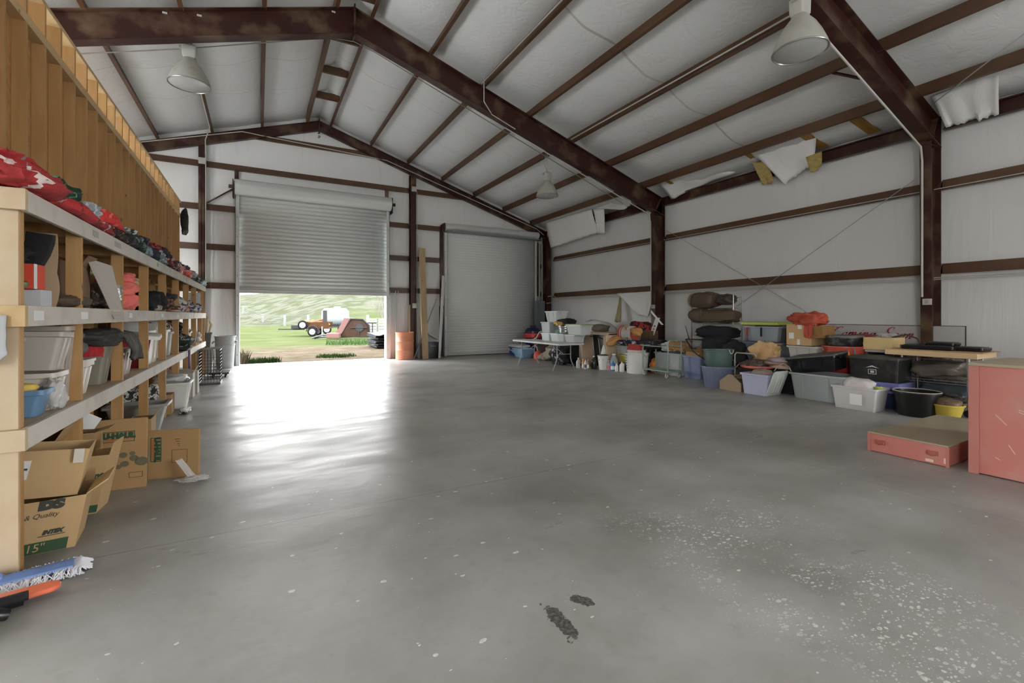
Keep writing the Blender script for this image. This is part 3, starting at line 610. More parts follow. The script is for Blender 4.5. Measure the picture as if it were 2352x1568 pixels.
def lump(name, lab, cat, loc, s, mat, seed=1, group=None, amp=.18, e=.75, rot=None, fold=0, nu=44, nv=24, crease=.07):
    mb = MB(); crump(mb, (0, 0, 0), s, seed, amp, e, nu, nv, fold=fold, crease=crease)
    return tag(mb.build(name, mat, loc=loc, rot=rot, smooth=70), lab, cat, group)
def drape(name, lab, cat, pts, w, mat, seed=0, group=None, thick=.012, fr=.03, axis=(0, 1, 0), n=22):
    """cloth sheet hanging along a path of points, w wide along axis"""
    pts = [Vector(q) for q in pts]; ax = Vector(axis).normalized(); mb = MB(); m = len(pts)-1
    def fn(u, v):
        k = min(int(v*m), m-1); f_ = v*m-k; q = pts[k].lerp(pts[k+1], f_)
        q = q+ax*w*(u-.5)*(1-.12*v*abs(N(v*3, seed, 1)))
        return q+Vector((.5*N(u*5+seed, v*2.0, seed), .3*N(seed, u*5, v*3), .5*N(u*6, seed, v*2.5)))*fr*(.3+v)
    mb.grid(n, max(8, n), fn); return tag(mb.build(name, mat, solid=thick, smooth=60), lab, cat, group)
def carton(name, lab, loc, w, d, h, mat=None, rz=0, flaps=(20, -60, 30, 10), rot=None, group=None, cat='cardboard box', open_=True, th=.005, squash=0):
    mat = mat or CARD; t = thing(name, lab, cat, loc, rz, group)
    if rot: t.rotation_euler = rot
    mb = MB(); o = [Vector((sx_*w/2, sy_*d/2, 0)) for sx_, sy_ in ((-1, -1), (1, -1), (1, 1), (-1, 1))]
    i_ = [Vector((q.x*(1-2*th/w), q.y*(1-2*th/d), 0)) for q in o]; sh = Vector((squash, squash*.4, 0)); H = Vector((0, 0, h)); Z_ = Vector((0, 0, th))
    if open_: mb.loft([o, [q+H+sh for q in o], [q+H+sh for q in i_], [q+Z_ for q in i_]])
    else: mb.loft([o, [q+H+sh for q in o]])
    mb.build('body', mat, t, smooth=0, bevel=.002)
    if open_ and flaps:
        for k, ang in enumerate(flaps):
            if ang is None: continue
            a, b = o[k]+H+sh, o[(k+1) % 4]+H+sh; e_ = (b-a).normalized(); n_ = Vector((e_.y, -e_.x, 0)); L_ = min(w, d)*.42; A = math.radians(ang)
            up = (n_*math.cos(A)+Vector((0, 0, 1))*math.sin(A))*L_; tv = up.cross(e_).normalized()*th
            m2 = MB(); m2.hexa([a+e_*.004, b-e_*.004, b-e_*.008+up, a+e_*.008+up, a+e_*.004+tv, b-e_*.004+tv, b-e_*.008+up+tv, a+e_*.008+up+tv]); m2.build('flap', mat, t, smooth=0)
    return t
def decal(parent, name, mat, fn, w, h, cx=0, cy=0, th=.0015):
    mb = MB(); p = [fn(cx-w/2, cy-h/2), fn(cx+w/2, cy-h/2), fn(cx+w/2, cy+h/2), fn(cx-w/2, cy+h/2)]
    n_ = (Vector(p[1])-Vector(p[0])).cross(Vector(p[3])-Vector(p[0])).normalized()*th
    mb.hexa([Vector(q) for q in p]+[Vector(q)+n_ for q in p]); return mb.build(name, mat, parent, smooth=0)
def roundtub(name, lab, cat, loc, r0, r1, h, mat, handles=None, contents=None, group=None, bands=(), rot=None, rimr=.012, lid=None):
    t = thing(name, lab, cat, loc, 0, group)
    if rot: t.rotation_euler = rot
    P = [(r0*.97, 0), (r0, .01)]
    for b in bands: rb = r0+(r1-r0)*b; P += [(rb, h*b-.012), (rb+.01, h*b-.006), (rb+.01, h*b+.006), (rb, h*b+.012)]
    P += [(r1, h-.02), (r1+rimr, h-.018), (r1+rimr, h), (r1-.004, h), (r0-.004, .016), (0.001, .016)]
    mb = MB(); mb.lathe(P, n=36); mb.build('body', mat, t, smooth=45)
    if handles:
        for s_ in (-1, 1):
            pts = [(math.cos(a)*.05, s_*(r1+.01+.05*math.sin(a)), h-.03) for a in [PI*k/8 for k in range(9)]]
            if handles == 'rope': pts = [(.06*math.cos(a), s_*(r1+.015), h-.02-.07*math.sin(a)) for a in [PI*k/8 for k in range(9)]]
            mb = MB(); mb.tube(pts, .009, 6); mb.build('handle', mat if handles != 'rope' else WHITEP, t)
    if contents:
        mb = MB(); crump(mb, (0, 0, h*.5), (r1*1.7, r1*1.7, h*contents[1]), int(r1*1000)); mb.build('contents', contents[0], t, smooth=60)
    if lid: mb = MB(); mb.lathe([(r1+.014, h), (r1+.014, h+.02), (r1-.02, h+.025), (.01, h+.02)], n=36); mb.build('lid', lid, t, smooth=40)
    return t
def bottle(lab, loc, h, r, mat, capm, labm=None, group='jugs and bottles on the floor', jug=False, neck=.3):
    t = thing('bottle', lab, 'bottle', loc, 0, group); mb = MB()
    mb.lathe([(r*.92, 0), (r, .01), (r, h*.55), (r*.85, h*.68), (r*neck, h*.86), (r*neck, h*.93)], n=18); mb.build('body', mat, t, smooth=50)
    mb = MB(); mb.lathe([(r*neck*1.2, h*.92), (r*neck*1.2, h)], n=14); mb.build('cap', capm, t, smooth=40)
    if labm: mb = MB(); mb.lathe([(r*1.01, h*.12), (r*1.01, h*.48)], n=18, cap=False); mb.build('label_band', labm, t, smooth=40)
    if jug: mb = MB(); mb.tube([(0, -r*.9, h*.5), (0, -r*1.25, h*.6), (0, -r*1.1, h*.78), (0, -r*.4, h*.84)], .01, 6); mb.build('handle', mat, t)
    return t

# ================================================================ left shelving
SH = thing('wooden_shelving', 'long three tier pine shelving with whitewashed edge boards along the left stud wall', 'shelving', (-1.4, 8.0, 0))
def sh(mb, nm, mat, **k): return mb.build(nm, mat, SH, loc=(1.4, -8.0, 0), **k)
SY0, SY1 = 3.43, 13.02
for z, nm in ((.79, 'lower'), (1.45, 'middle'), (2.07, 'top')):
    mb = MB(); mb.bb((-1.69, SY0, z-.02), (-1.105, SY1, z)); sh(mb, 'shelf_board', PLY, smooth=0)
    mb = MB(); mb.bb((-1.118, SY0, z-.11), (-1.09, SY1, z+.004)); sh(mb, 'edge_board', WBOARD, smooth=0, bevel=.003)
    mb = MB(); mb.bb((-1.69, SY0-.04, z-.11), (-1.085, SY0-.002, z+.004)); o = sh(mb, 'end_board', PLY if z != 1.45 else PLATE, smooth=0, bevel=.003)
PYS = [4.42, 5.57, 6.70, 7.86, 9.01, 10.2, 11.36, 12.5]
p0 = None
for i, y in enumerate(PYS+[SY1-.02]):
    for x in (-1.16, -1.645):
        if p0 is None:
            mb = MB(); mb.bb((-.042, -.019, 0), (.042, .019, 2.045)); p0 = mb.build('post', POST, SH, smooth=0, loc=(x+1.4, y-8, 0)); continue
        c = p0.copy(); C.objects.link(c); c.parent = SH; c.location = (x+1.4, y-8, 0)
    for z in (.68, 1.34, 1.96):
        mb = MB(); mb.bb((-1.66, y+.02, z), (-1.12, y+.058, z+.089)); sh(mb, 'cross_joist', POST, smooth=0)
for z in (.68, 1.34, 1.96): mb = MB(); mb.bb((-1.69, SY0, z), (-1.655, SY1, z+.089)); sh(mb, 'back_rail', POST, smooth=0)
mb = MB(); mb.bb((-1.69, SY0+.0, 0), (-1.125, SY0+.018, 1.96)); sh(mb, 'end_panel', PLY, smooth=0)
mb = MB(); mb.bb((-1.16, SY0+.018, 0), (-1.122, SY0+.06, 2.05)); sh(mb, 'end_stud', POST, smooth=0)
for i, (y, z, w_, h_) in enumerate(((3.58, 1.40, .13, .055), (4.36, 1.40, .14, .05), (5.72, 1.40, .12, .045), (7.4, 1.40, .15, .045), (8.7, 1.40, .12, .04), (10.1, 1.40, .14, .04), (11.3, 1.4, .12, .04))):
    mb = MB(); mb.bb((-1.0895, y-w_/2, z-h_/2), (-1.0875, y+w_/2, z+h_/2)); sh(mb, 'paper_label', PAPER, smooth=0)
for i, (y, w_) in enumerate(((4.62, .14), (5.25, .2), (7.1, .1), (9.7, .1))):
    mb = MB(); mb.bb((-1.0895, y-w_/2, 2.0), (-1.0878, y+w_/2, 2.045)); sh(mb, 'worn_sticker', M('worn_sticker', (.40, .39, .36), .8, var=.3, scale=40), smooth=0)
drape('grey_cloth', 'grey cloth hanging on the near end panel of the shelving', 'cloth', [(-1.33, 3.375, 1.40), (-1.33, 3.37, 1.3), (-1.32, 3.37, 1.20), (-1.36, 3.37, 1.14)], .36, M('grey_cloth', dc(150, 152, 155), .8), 4, axis=(1, 0, 0), fr=.015)

# ---- goods on the lower shelf (z .79)
TAUPE = M('taupe_plastic', dc(155, 147, 138), .45, var=.05); TAUPE2 = M('pale_taupe_plastic', dc(178, 170, 160), .4, var=.05)
OLIVE = M('olive_plastic', dc(118, 112, 98), .45, var=.06); DBLUE = M('blue_plastic', dc(82, 118, 150), .4, var=.05)
DRED = M('dark_red_plastic', dc(140, 22, 30), .4, var=.1); PURP = M('purple_plastic', dc(80, 50, 95), .4); WHP = M('white_plastic', dc(200, 197, 190), .4, var=.05)
GREYP = M('grey_plastic', dc(140, 140, 136), .4, var=.05); DGREY = M('dark_grey_plastic', dc(72, 74, 74), .4, var=.08)
CLEAR = M('clear_plastic', (.72, .74, .76), .25, alpha=.5, var=.03)
g = 'bins on the lower shelf'
t = tote('storage_tote', 'small blue tub holding yellow packets at the near end of the lower shelf', 'tote', (-1.37, 3.88, .792), .46, .18, .16, DBLUE, group=g, ribs=False)
lump('yellow_packet', 'yellow packet with a brown base lying in the small blue tub', 'packet', (-1.26, 3.86, .93), (.16, .10, .06), M('yellow_pack', dc(200, 165, 50), .5), 3, amp=.06)
lump('yellow_packet', 'pale yellow rounded packet at the back of the small blue tub', 'packet', (-1.42, 3.88, .93), (.12, .12, .06), M('yellow_pack2', dc(170, 160, 70), .5), 5, amp=.06)
tote('storage_tote', 'taupe tote lying under a leaning tote behind the blue tub', 'tote', (-1.40, 4.12, .792), .50, .24, .24, TAUPE2, group=g, lid=None)
lump('plastic_bag', 'crinkled clear plastic bag draped down the front of the lower taupe tote', 'bag', (-1.15, 4.02, .80), (.09, .16, .20), M('crinkle_film', (.75, .75, .74), .2, alpha=.55), 12, amp=.35)
tote('storage_tote', 'large taupe tote stacked tilted on top of another at the near end', 'tote', (-1.40, 4.17, 1.045), .52, .18, .25, TAUPE, rot=(math.radians(-3), math.radians(2), 0), group=g)
tote('storage_tote', 'narrow taupe tote upright behind the tilted stacked tote', 'tote', (-1.40, 4.35, .795), .48, .11, .53, TAUPE, group=g)
tote('storage_tote', 'pale lidded tote with clear film beside the olive waste bin', 'tote', (-1.40, 4.72, .792), .48, .24, .25, TAUPE2, group=g, lid=TAUPE2)
t = tote('waste_bin', 'tall olive grey waste bin with a red cloth on its corner', 'bin', (-1.40, 5.39, .792), .46, .22, .37, OLIVE, group=g, taper=.8)
drape('red_cloth', 'bright red cloth hanging on the corner of the olive waste bin', 'cloth', [(-1.24, 5.17, 1.175), (-1.24, 5.15, 1.16), (-1.22, 5.145, 1.10), (-1.23, 5.14, 1.05)], .13, M('red_cloth', dc(165, 15, 20), .8, bump=.4), 3, axis=(1, .1, 0), fr=.02)
lump('dark_jacket', 'black jacket heaped over the olive waste bin', 'jacket', (-1.30, 5.30, 1.135), (.46, .50, .14), M('jacket_black', dc(48, 46, 45, 1.6), .7, bump=.5), 9, amp=.3)
drape('dark_jacket', 'dark grey jacket sleeve hanging in front of the purple bin', 'jacket', [(-1.22, 5.66, 1.25), (-1.10, 5.68, 1.22), (-1.045, 5.72, 1.08), (-1.06, 5.74, .98)], .36, M('jacket_grey', dc(62, 60, 58, 1.7), .7, bump=.5), 6, fr=.06, thick=.03)
lump('dark_jacket', 'grey jacket bundle behind the black jacket on the lower shelf', 'jacket', (-1.42, 4.88, 1.06), (.40, .34, .22), M('jacket_grey2', dc(90, 88, 86, 1.7), .7, bump=.5), 11, amp=.25)
tote('storage_tote', 'purple and white bin under the hanging jacket sleeve', 'tote', (-1.40, 5.72, .792), .46, .14, .22, PURP, group=g, lid=WHP, ribs=False)
tote('storage_tote', 'taupe bin overflowing with film right of the purple bin', 'tote', (-1.40, 6.12, .792), .46, .36, .27, TAUPE, group=g, contents=(M('film_white', (.6, .6, .58), .3), .9))
tote('storage_tote', 'dark red bin with a big white lid resting on it', 'tote', (-1.40, 6.93, .792), .50, .36, .35, DRED, group=g, taper=.82)
t = thing('tote_lid', 'big white tote lid lying tilted on the dark red bin', 'lid', (-1.34, 6.95, 1.17)); t.rotation_euler = (.05, .10, .1)
mb = MB(); mb.loft([rr(.60, .44, 0, .05), rr(.60, .44, .02, .05), rr(.54, .38, .03, .05)]); mb.build('panel', WHP, t, smooth=40); mb = MB(); mb.loft([rr(.61, .45, -.02, .05), rr(.61, .45, -.0, .05)]); mb.build('rim', WHP, t, smooth=40)
for i, (y, h_, mt, lab) in enumerate(((7.30, .42, WHP, 'white bin standing past the dark red bin'), (7.62, .36, TAUPE2, 'pale bin second past the dark red bin'), (8.35, .40, WHP, 'white bin with a black strap beyond the third post gap'),
                                      (8.75, .36, GREYP, 'grey bin leaning in the fifth bay of the lower shelf'), (9.2, .34, WHP, 'white bin next to the striped bag'), (11.0, .30, TAUPE2, 'pale bin near the far end of the lower shelf'))):
    tote('storage_tote', lab, 'tote', (-1.40, y, .792), .46, .26, h_, mt, group=g, ribs=False, contents=(BLACKC if i % 2 else M('film_white', (.6, .6, .58), .3), .95))
lump('sports_bag', 'dark green sports bag with pale straps on the lower shelf far half', 'bag', (-1.25, 9.78, .795), (.5, .60, .27), stripes('green_bag', (.015, .03, .022), (.45, .44, .38), 5, .22, 5), 5, amp=.25)
lump('clothes_heap', 'pale heap of folded fabric at the far end of the lower shelf', 'clothes', (-1.35, 12.05, .795), (.5, .6, .25), M('pale_fab', dc(150, 140, 125), .9, bump=.6), 15, amp=.3)
lump('net_bundle', 'tangled brown and white webbing stuffed above the lower shelf bins', 'webbing', (-1.4, 8.6, 1.15), (.4, .5, .16), stripes('web_mix', (.10, .05, .03), (.6, .58, .55), 14, .4, 8), 25, amp=.5)
lump('net_bundle', 'white and black webbing pile beyond the fifth post of the lower shelf', 'webbing', (-1.4, 10.7, 1.02), (.45, .6, .25), stripes('web_mix2', (.05, .05, .05), (.62, .6, .57), 12, .45, 8), 26, amp=.5)
wire('hanging_strap', [(-1.08, 9.75, 1.0), (-1.06, 9.75, .8), (-1.05, 9.72, .5), (-1.05, 9.7, .35)], .02, M('purple_strap', dc(110, 90, 130), .8), 'pale purple strap dangling from the lower shelf to the floor bin', 'strap')
# ---- goods on the middle shelf (z 1.45)
t = carton('carton', 'bright orange box on a grey box at the near end of the middle shelf', (-1.40, 3.89, 1.56), .44, .16, .15, M('orange_box', dc(190, 50, 15), .6, var=.06), flaps=None, open_=False, group='boxes on the middle shelf')
mb = MB(); mb.bb((.218, -.081, .0), (.223, -.05, .15)); mb.build('white_edge', PAPER, t, smooth=0)
carton('carton', 'flat grey white box under the orange box on the middle shelf', (-1.39, 3.93, 1.452), .46, .16, .105, M('grey_carton', dc(165, 168, 172), .7, var=.05), flaps=None, open_=False, group='boxes on the middle shelf')
lump('green_packet', 'small green plastic packet leaning on the orange box', 'packet', (-1.27, 3.79, 1.56), (.14, .06, .05), M('green_pack', dc(80, 95, 65), .4, var=.3, scale=30), 8, amp=.1)
for i, (x, y, h_, ry) in enumerate(((-1.36, 3.93, .16, .25), (-1.26, 3.98, .21, -.1))):
    mb = MB(); mb.loft([rr(.13, .05, z_, .01, cx=.04*math.sin(z_*9)) for z_ in (0, .08, .16, h_)]); tag(mb.build('black_strap', BLACKC, loc=(x, y, 1.71), rot=(0, -ry, 0)), f'black folded flap standing up behind the orange box, {"wider left" if i == 0 else "narrow right"} one', 'padding', 'black flaps')
lump('black_pad', 'black padded heap lying on top of the orange box', 'padding', (-1.42, 3.90, 1.712), (.38, .16, .12), BLACKC, 3, amp=.2)
mb = MB(); mb.grid(8, 26, lambda a, b: (-1.33+.16*a+.015*math.sin(b*7), 4.02+.02*math.sin(b*9+a)+.16*a*0, 1.455+.47*b))
for nm in ('tan_panel',):
    mb = MB(); R = []
    for k_ in range(18):
        b = k_/17; wv = .17*(.62+.38*math.sin(PI*min(1, (1-b)*1.6+.15))) ; cx = -1.25+.02*math.sin(b*6); R.append([Vector((cx-wv/2, 4.20, 1.452+.50*b)), Vector((cx+wv/2, 4.20+.01, 1.452+.50*b)), Vector((cx+wv/2-.03, 4.25, 1.452+.50*b)), Vector((cx-wv/2, 4.24, 1.452+.50*b))])
    mb.loft(R); tag(mb.build('padded_board', M('tan_pad', dc(150, 125, 95), .7, var=.08), smooth=60, bevel=.004), 'curved tan padded panel standing on end in the first bay', 'panel')
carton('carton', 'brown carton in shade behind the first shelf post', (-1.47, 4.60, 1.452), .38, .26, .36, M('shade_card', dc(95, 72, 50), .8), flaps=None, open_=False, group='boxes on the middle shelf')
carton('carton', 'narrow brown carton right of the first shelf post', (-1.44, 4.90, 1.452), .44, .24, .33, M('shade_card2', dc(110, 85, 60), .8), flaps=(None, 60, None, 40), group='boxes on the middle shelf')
lump('boot_bag', 'dark brown boot shaped bag lying low on the middle shelf', 'bag', (-1.22, 4.52, 1.452), (.20, .50, .10), M('brown_bag', dc(75, 60, 45), .7, bump=.3), 4, amp=.12)
mb = MB(); mb.hexa([(-1.20, 4.86, 1.86), (-1.14, 5.30, 1.84), (-1.075, 5.42, 1.375), (-1.075, 5.08, 1.375), (-1.205, 4.86, 1.86), (-1.145, 5.30, 1.84), (-1.080, 5.42, 1.375), (-1.080, 5.08, 1.375)])
tag(mb.build('grey_board', M('grey_board', dc(160, 152, 145), .7, var=.04), smooth=0), 'leaning grey cardboard sheet poking over the middle shelf edge', 'board')
lump('silver_bag', 'crumpled silver bag squeezed behind the leaning grey board', 'bag', (-1.22, 5.46, 1.452), (.22, .20, .26), M('silver_film', (.6, .6, .6), .2, metal=.6, bump=.8), 7, amp=.4)
for i, (y, z, s_) in enumerate(((6.08, 1.452, (.34, .34, .17)), (6.03, 1.60, (.34, .36, .16)), (6.15, 1.73, (.28, .26, .11)))):
    lump('coral_bundle', f'coral red garment bundle in the second bay, {["bottom", "middle", "top"][i]} one of three', 'clothes', (-1.27, y, z), s_, M('coral_cloth', dc(205, 95, 85), .8, bump=.5, bscale=15), 31+i, group='coral bundles', amp=.3)
for i, (y, z, d_, h_, lab) in enumerate(((6.5, 1.60, .5, .26, 'cream tub behind the coral bundles'), (7.45, 1.655, .4, .22, 'cream box high behind the fourth post'))):
    tote('storage_tote', lab, 'tote', (-1.47, y, z-.145), .22, d_*.8, h_+.14, M('cream_plastic', dc(215, 195, 150), .5), group='cream tubs', ribs=False)
lump('black_clothes', 'black garment with arm hanging beside the coral bundles', 'clothes', (-1.26, 7.0, 1.452), (.34, .44, .22), BLACKC, 16, amp=.35)
lump('black_clothes', 'black jacket in the fourth bay of the middle shelf', 'clothes', (-1.26, 7.55, 1.452), (.34, .55, .24), BLACKC, 17, amp=.35)
lump('patterned_pad', 'pale patterned cushion in front of the black jacket', 'cushion', (-1.18, 7.35, 1.452), (.18, .45, .10), stripes('pad_pat', dc(150, 140, 120), dc(70, 80, 110), 10, .3), 18, amp=.1)
mb = MB(); mb.lathe([(.01, -.012), (.16, -.012), (.17, 0), (.16, .012), (.01, .012)], n=20); t = mb.build('wooden_paddle', M('reddish_wood', dc(130, 65, 40), .5), loc=(-1.10, 8.25, 1.472), smooth=40); t.scale = (.55, 2.4, 1); tag(t, 'reddish brown oval paddle sticking over the middle shelf edge', 'paddle')
JUNK = [(8.45, 'dark helmet bundle', (.03, .03, .04), (.4, .15, .08), .28), (9.0, 'brown and grey strap bundle', (.14, .08, .05), (.6, .5, .4), .14), (9.55, 'white helmet', (.62, .6, .6), (.08, .08, .1), .26), (10.0, 'white and red strap bundle', (.5, .48, .46), (.35, .05, .04), .2),
        (10.6, 'navy and white helmet', (.04, .05, .12), (.6, .6, .6), .26), (11.1, 'white ribbon bundle', (.6, .58, .55), (.1, .08, .3), .18), (11.7, 'navy shirt', (.05, .05, .10), (.5, .5, .5), .2)]
for i, (y, nm, c1, c2, h_) in enumerate(JUNK):
    lump('shelf_clutter', f'{nm} in the far half of the middle shelf', 'sports gear', (-1.28, y, 1.452), (.36, .40, h_), stripes(f'junk{i}', c1, c2, 9, .35, 6), 40+i, amp=.4)
t = thing('framed_board', 'white speckled board standing upright at the far end of the middle shelf', 'board', (-1.2, 12.45, 1.452))
mb = MB(); mb.bb((-.2, -.01, 0), (.06, .01, .46)); mb.build('panel', M('speckled', (.66, .66, .66), .6, var=.45, scale=60), t, smooth=0, bevel=.003)
# ---- clothes on the top shelf
CL = [ # y, x, z, (sx, sy, sz), colours, label
 (3.62, -1.30, 2.072, (.52, .62, .16), ('red_jersey', dc(150, 30, 30), dc(190, 175, 170), 3, .22), 'big red jersey with pale grey trim at the near end of the top shelf'),
 (3.95, -1.45, 2.20, (.5, .8, .16), ('red_jersey_b', dc(160, 28, 30), dc(120, 118, 118), 2.5, .15), 'red jersey with a grey collar on top of the near pile'),
 (3.50, -1.50, 2.22, (.36, .4, .13), ('grey_shirt', dc(140, 145, 150), dc(170, 170, 175), 4, .3), 'pale grey shirt sleeve above the near red jersey'),
 (4.25, -1.52, 2.20, (.3, .5, .15), ('maroon_shirt', dc(60, 22, 22, 1.8), dc(70, 90, 70), 4, .15), 'dark maroon shirt at the back of the near pile'),
 (4.30, -1.22, 2.072, (.34, .95, .10), ('red_sleeve', dc(165, 32, 34), dc(120, 20, 20), 3, .25), 'long red sleeve flopping along the front of the top shelf'),
 (4.35, -1.36, 2.15, (.44, .55, .17), ('green_jersey', dc(18, 55, 35), dc(60, 140, 100), 4, .10), 'dark green jersey beside the near red pile'),
 (4.78, -1.26, 2.14, (.30, .26, .13), ('grey_sleeve', dc(125, 130, 135), dc(160, 165, 170), 6, .2), 'grey shirt sleeve right of the dark green jersey'),
 (5.05, -1.24, 2.072, (.26, .46, .12), ('red_grey', dc(130, 25, 32), dc(150, 150, 155), 6, .35), 'red and grey striped garment at the shelf edge'),
 (5.42, -1.34, 2.16, (.44, .62, .16), ('bright_red', dc(185, 30, 28), dc(225, 90, 80), 3, .2), 'bright red hooded shirt on the middle of the pile'),
 (5.40, -1.22, 2.072, (.28, .44, .11), ('dark_gold', dc(40, 28, 25, 1.8), dc(190, 140, 40), 5, .10), 'dark brown shirt with a golden trim'),
 (5.85, -1.22, 2.072, (.28, .40, .14), ('charcoal', dc(32, 32, 34, 1.8), dc(100, 100, 102), 7, .2), 'charcoal folded garment with grey lines'),
 (6.0, -1.40, 2.16, (.38, .55, .15), ('slate_denim', dc(75, 85, 92), dc(150, 155, 158), 5, .2), 'slate blue folded jeans on the upper layer'),
 (6.25, -1.21, 2.072, (.26, .40, .13), ('green_dark', dc(30, 45, 38), dc(90, 140, 110), 6, .2), 'dark green and mint garment at the shelf edge'),
 (6.45, -1.36, 2.17, (.36, .5, .16), ('black_white', dc(30, 32, 36, 1.8), dc(170, 175, 178), 5, .18), 'black jersey with curved white piping'),
 (6.66, -1.21, 2.072, (.26, .36, .12), ('grey_mint', dc(110, 125, 130), dc(60, 80, 80), 6, .25), 'grey blue rounded sleeve at the shelf edge'),
 (6.95, -1.38, 2.19, (.34, .45, .13), ('tan_sleeve', dc(150, 145, 130), dc(120, 115, 100), 6, .2), 'tan sleeve poking out of the upper layer'),
 (7.05, -1.22, 2.072, (.28, .42, .15), ('navy_fold', dc(25, 30, 48, 1.8), dc(35, 42, 65), 5, .2), 'navy folded garment with a square end'),
 (7.35, -1.40, 2.19, (.36, .5, .20), ('navy_top', dc(24, 28, 45, 1.8), dc(150, 60, 60), 3, .1), 'navy jacket heaped on the upper layer'),
 (7.55, -1.22, 2.072, (.28, .46, .15), ('teal_grey', dc(90, 108, 110), dc(160, 170, 172), 7, .3), 'stack of grey and teal folded jeans'),
 (7.95, -1.34, 2.17, (.34, .5, .13), ('stone', dc(150, 145, 138), dc(120, 60, 60), 5, .12), 'stone coloured sleeve near the red collar'),
 (8.25, -1.40, 2.24, (.34, .55, .18), ('red_collar', dc(165, 30, 30), dc(60, 15, 20), 3, .25), 'red shirt with a wide round collar'),
 (8.1, -1.22, 2.072, (.28, .46, .13), ('wine_orange', dc(75, 25, 28), dc(210, 110, 75), 6, .15), 'wine coloured garment with orange lining'),
 (8.7, -1.40, 2.18, (.40, .70, .24), ('deep_navy', dc(28, 22, 40, 1.8), dc(45, 35, 60), 3, .2), 'deep navy heap highest on the far half'),
 (8.65, -1.22, 2.072, (.28, .46, .14), ('wine2', dc(70, 28, 32), dc(165, 140, 140), 7, .25), 'wine and pale pink folded garment'),
 (9.15, -1.25, 2.072, (.32, .46, .16), ('pink_white', dc(170, 120, 115), dc(200, 190, 185), 6, .4), 'pink and white folded garment'),
 (9.35, -1.40, 2.20, (.34, .55, .16), ('lilac', dc(150, 145, 160), dc(100, 90, 110), 5, .3), 'lilac grey garment on the upper layer'),
 (9.65, -1.24, 2.072, (.30, .46, .15), ('red_far', dc(170, 45, 42), dc(215, 150, 140), 6, .3), 'red folded garment in the far third of the shelf'),
 (9.95, -1.36, 2.20, (.36, .55, .15), ('black_cream', dc(40, 36, 40), dc(190, 180, 175), 6, .35), 'black and cream striped garment on the upper layer'),
 (10.2, -1.23, 2.072, (.30, .46, .15), ('coral_far', dc(195, 80, 70), dc(225, 150, 140), 6, .3), 'coral folded garment in the far third of the shelf'),
 (10.75, -1.26, 2.072, (.36, .5, .18), ('grey_white', dc(130, 130, 132), dc(40, 40, 45), 6, .4), 'grey and black striped garment heap'),
 (10.9, -1.36, 2.23, (.34, .5, .14), ('slate2', dc(60, 62, 72), dc(150, 150, 155), 5, .3), 'slate garment on the far upper layer'),
 (11.35, -1.24, 2.072, (.34, .5, .17), ('black_far', dc(36, 34, 36, 1.8), dc(170, 170, 172), 5, .25), 'black garment with white piping near the far end'),
 (11.95, -1.24, 2.072, (.34, .5, .16), ('char_far', dc(50, 52, 55), dc(140, 150, 150), 6, .3), 'charcoal and white garment near the far end'),
 (12.5, -1.22, 2.072, (.34, .55, .13), ('mint_far', dc(150, 180, 178), dc(70, 90, 90), 6, .35), 'mint green garment at the far end of the top shelf')]
for i, (y, x, z, s_, (mn, c1, c2, sc, wd), lab) in enumerate(CL):
    lump('folded_garment', lab, 'clothes', (x, y, z), s_, stripes(mn, c1, c2, sc*1.1, wd*.8, 3), 60+i*3, group='clothes on the top shelf', amp=.22 if s_[1] < .6 else .16, e=.62, fold=9, nu=56, nv=28, crease=.13)
lump('hanging_bag', 'black and grey bag hanging at the far end of the stud wall', 'bag', (-1.62, 14.08, 3.42), (.16, .26, .62), M('bag_bw', (.02, .02, .02), .8, dirt=(.25, .24, .22), dscale=3, damt=.9), 77, amp=.2)

# ---- floor level under and beside the shelving
def uhaul(t, face, w_, size=.062, rot90=False, cx=0, cy=0):
    # face(u, v) -> point on the carton face
    f0 = (lambda u, v: face(cx+u, cy+v)) if not rot90 else (lambda u, v: face(cx+v, cy-u))
    W, H = size*3.7, size*1.5
    mb = MB(); b = size*.09
    for x0, x1, y0, y1 in ((-W/2, W/2, H/2-b, H/2), (-W/2, W/2, -H/2, -H/2+b), (-W/2, -W/2+b, -H/2+b, H/2-b), (W/2-b, W/2, -H/2+b, H/2-b)):
        mb.add([f0(x0, y0), f0(x1, y0), f0(x1, y1), f0(x0, y1)], [(0, 1, 2, 3)])
    text_mb(mb, 'U-HAUL', size, lambda u, v: f0(u, v+size*.12), bold=.006, sx_=1.02)
    mb.build('printed_lettering', INK, t, smooth=0)
    mb = MB(); mb.add([f0(-W*.42, -H*.36), f0(W*.42, -H*.36), f0(W*.42, -H*.14), f0(-W*.42, -H*.14)], [(0, 1, 2, 3)]); mb.build('orange_stripe', INKO, t, smooth=0)
def slab_box(lab, A, B, h, th, mat, lean=0):
    """collapsed carton standing between floor points A and B; returns thing and face mapping (front, seen from -Y)"""
    A, B = Vector((*A, 0)), Vector((*B, 0)); L_ = (B-A).length; ang = math.atan2((B-A).y, (B-A).x)
    t = thing('flattened_carton', lab, 'cardboard box', A, ang, 'flattened moving cartons')
    mb = MB()
    for k_ in range(2):
        o_ = k_*th*.55; mb.hexa([(0, o_, 0), (L_, o_, 0), (L_, o_+th*.45, 0), (0, o_+th*.45, 0), (0, o_+lean*h, h-.004*k_), (L_, o_+lean*h, h-.008*k_), (L_, o_+th*.45+lean*h, h-.008*k_), (0, o_+th*.45+lean*h, h-.004*k_)])
    mb.build('folded_panel', mat, t, smooth=0, bevel=.002)
    return t, L_, lambda u, v: (u, -.002+lean*v, v)
t, L_, f_ = slab_box('tall flattened brown carton printed U-HAUL in green, leaning under the shelving', (-1.26, 4.80), (-.81, 4.76), .56, .03, CARD, .06)
uhaul(t, f_, L_, .056, cx=.27, cy=.42)
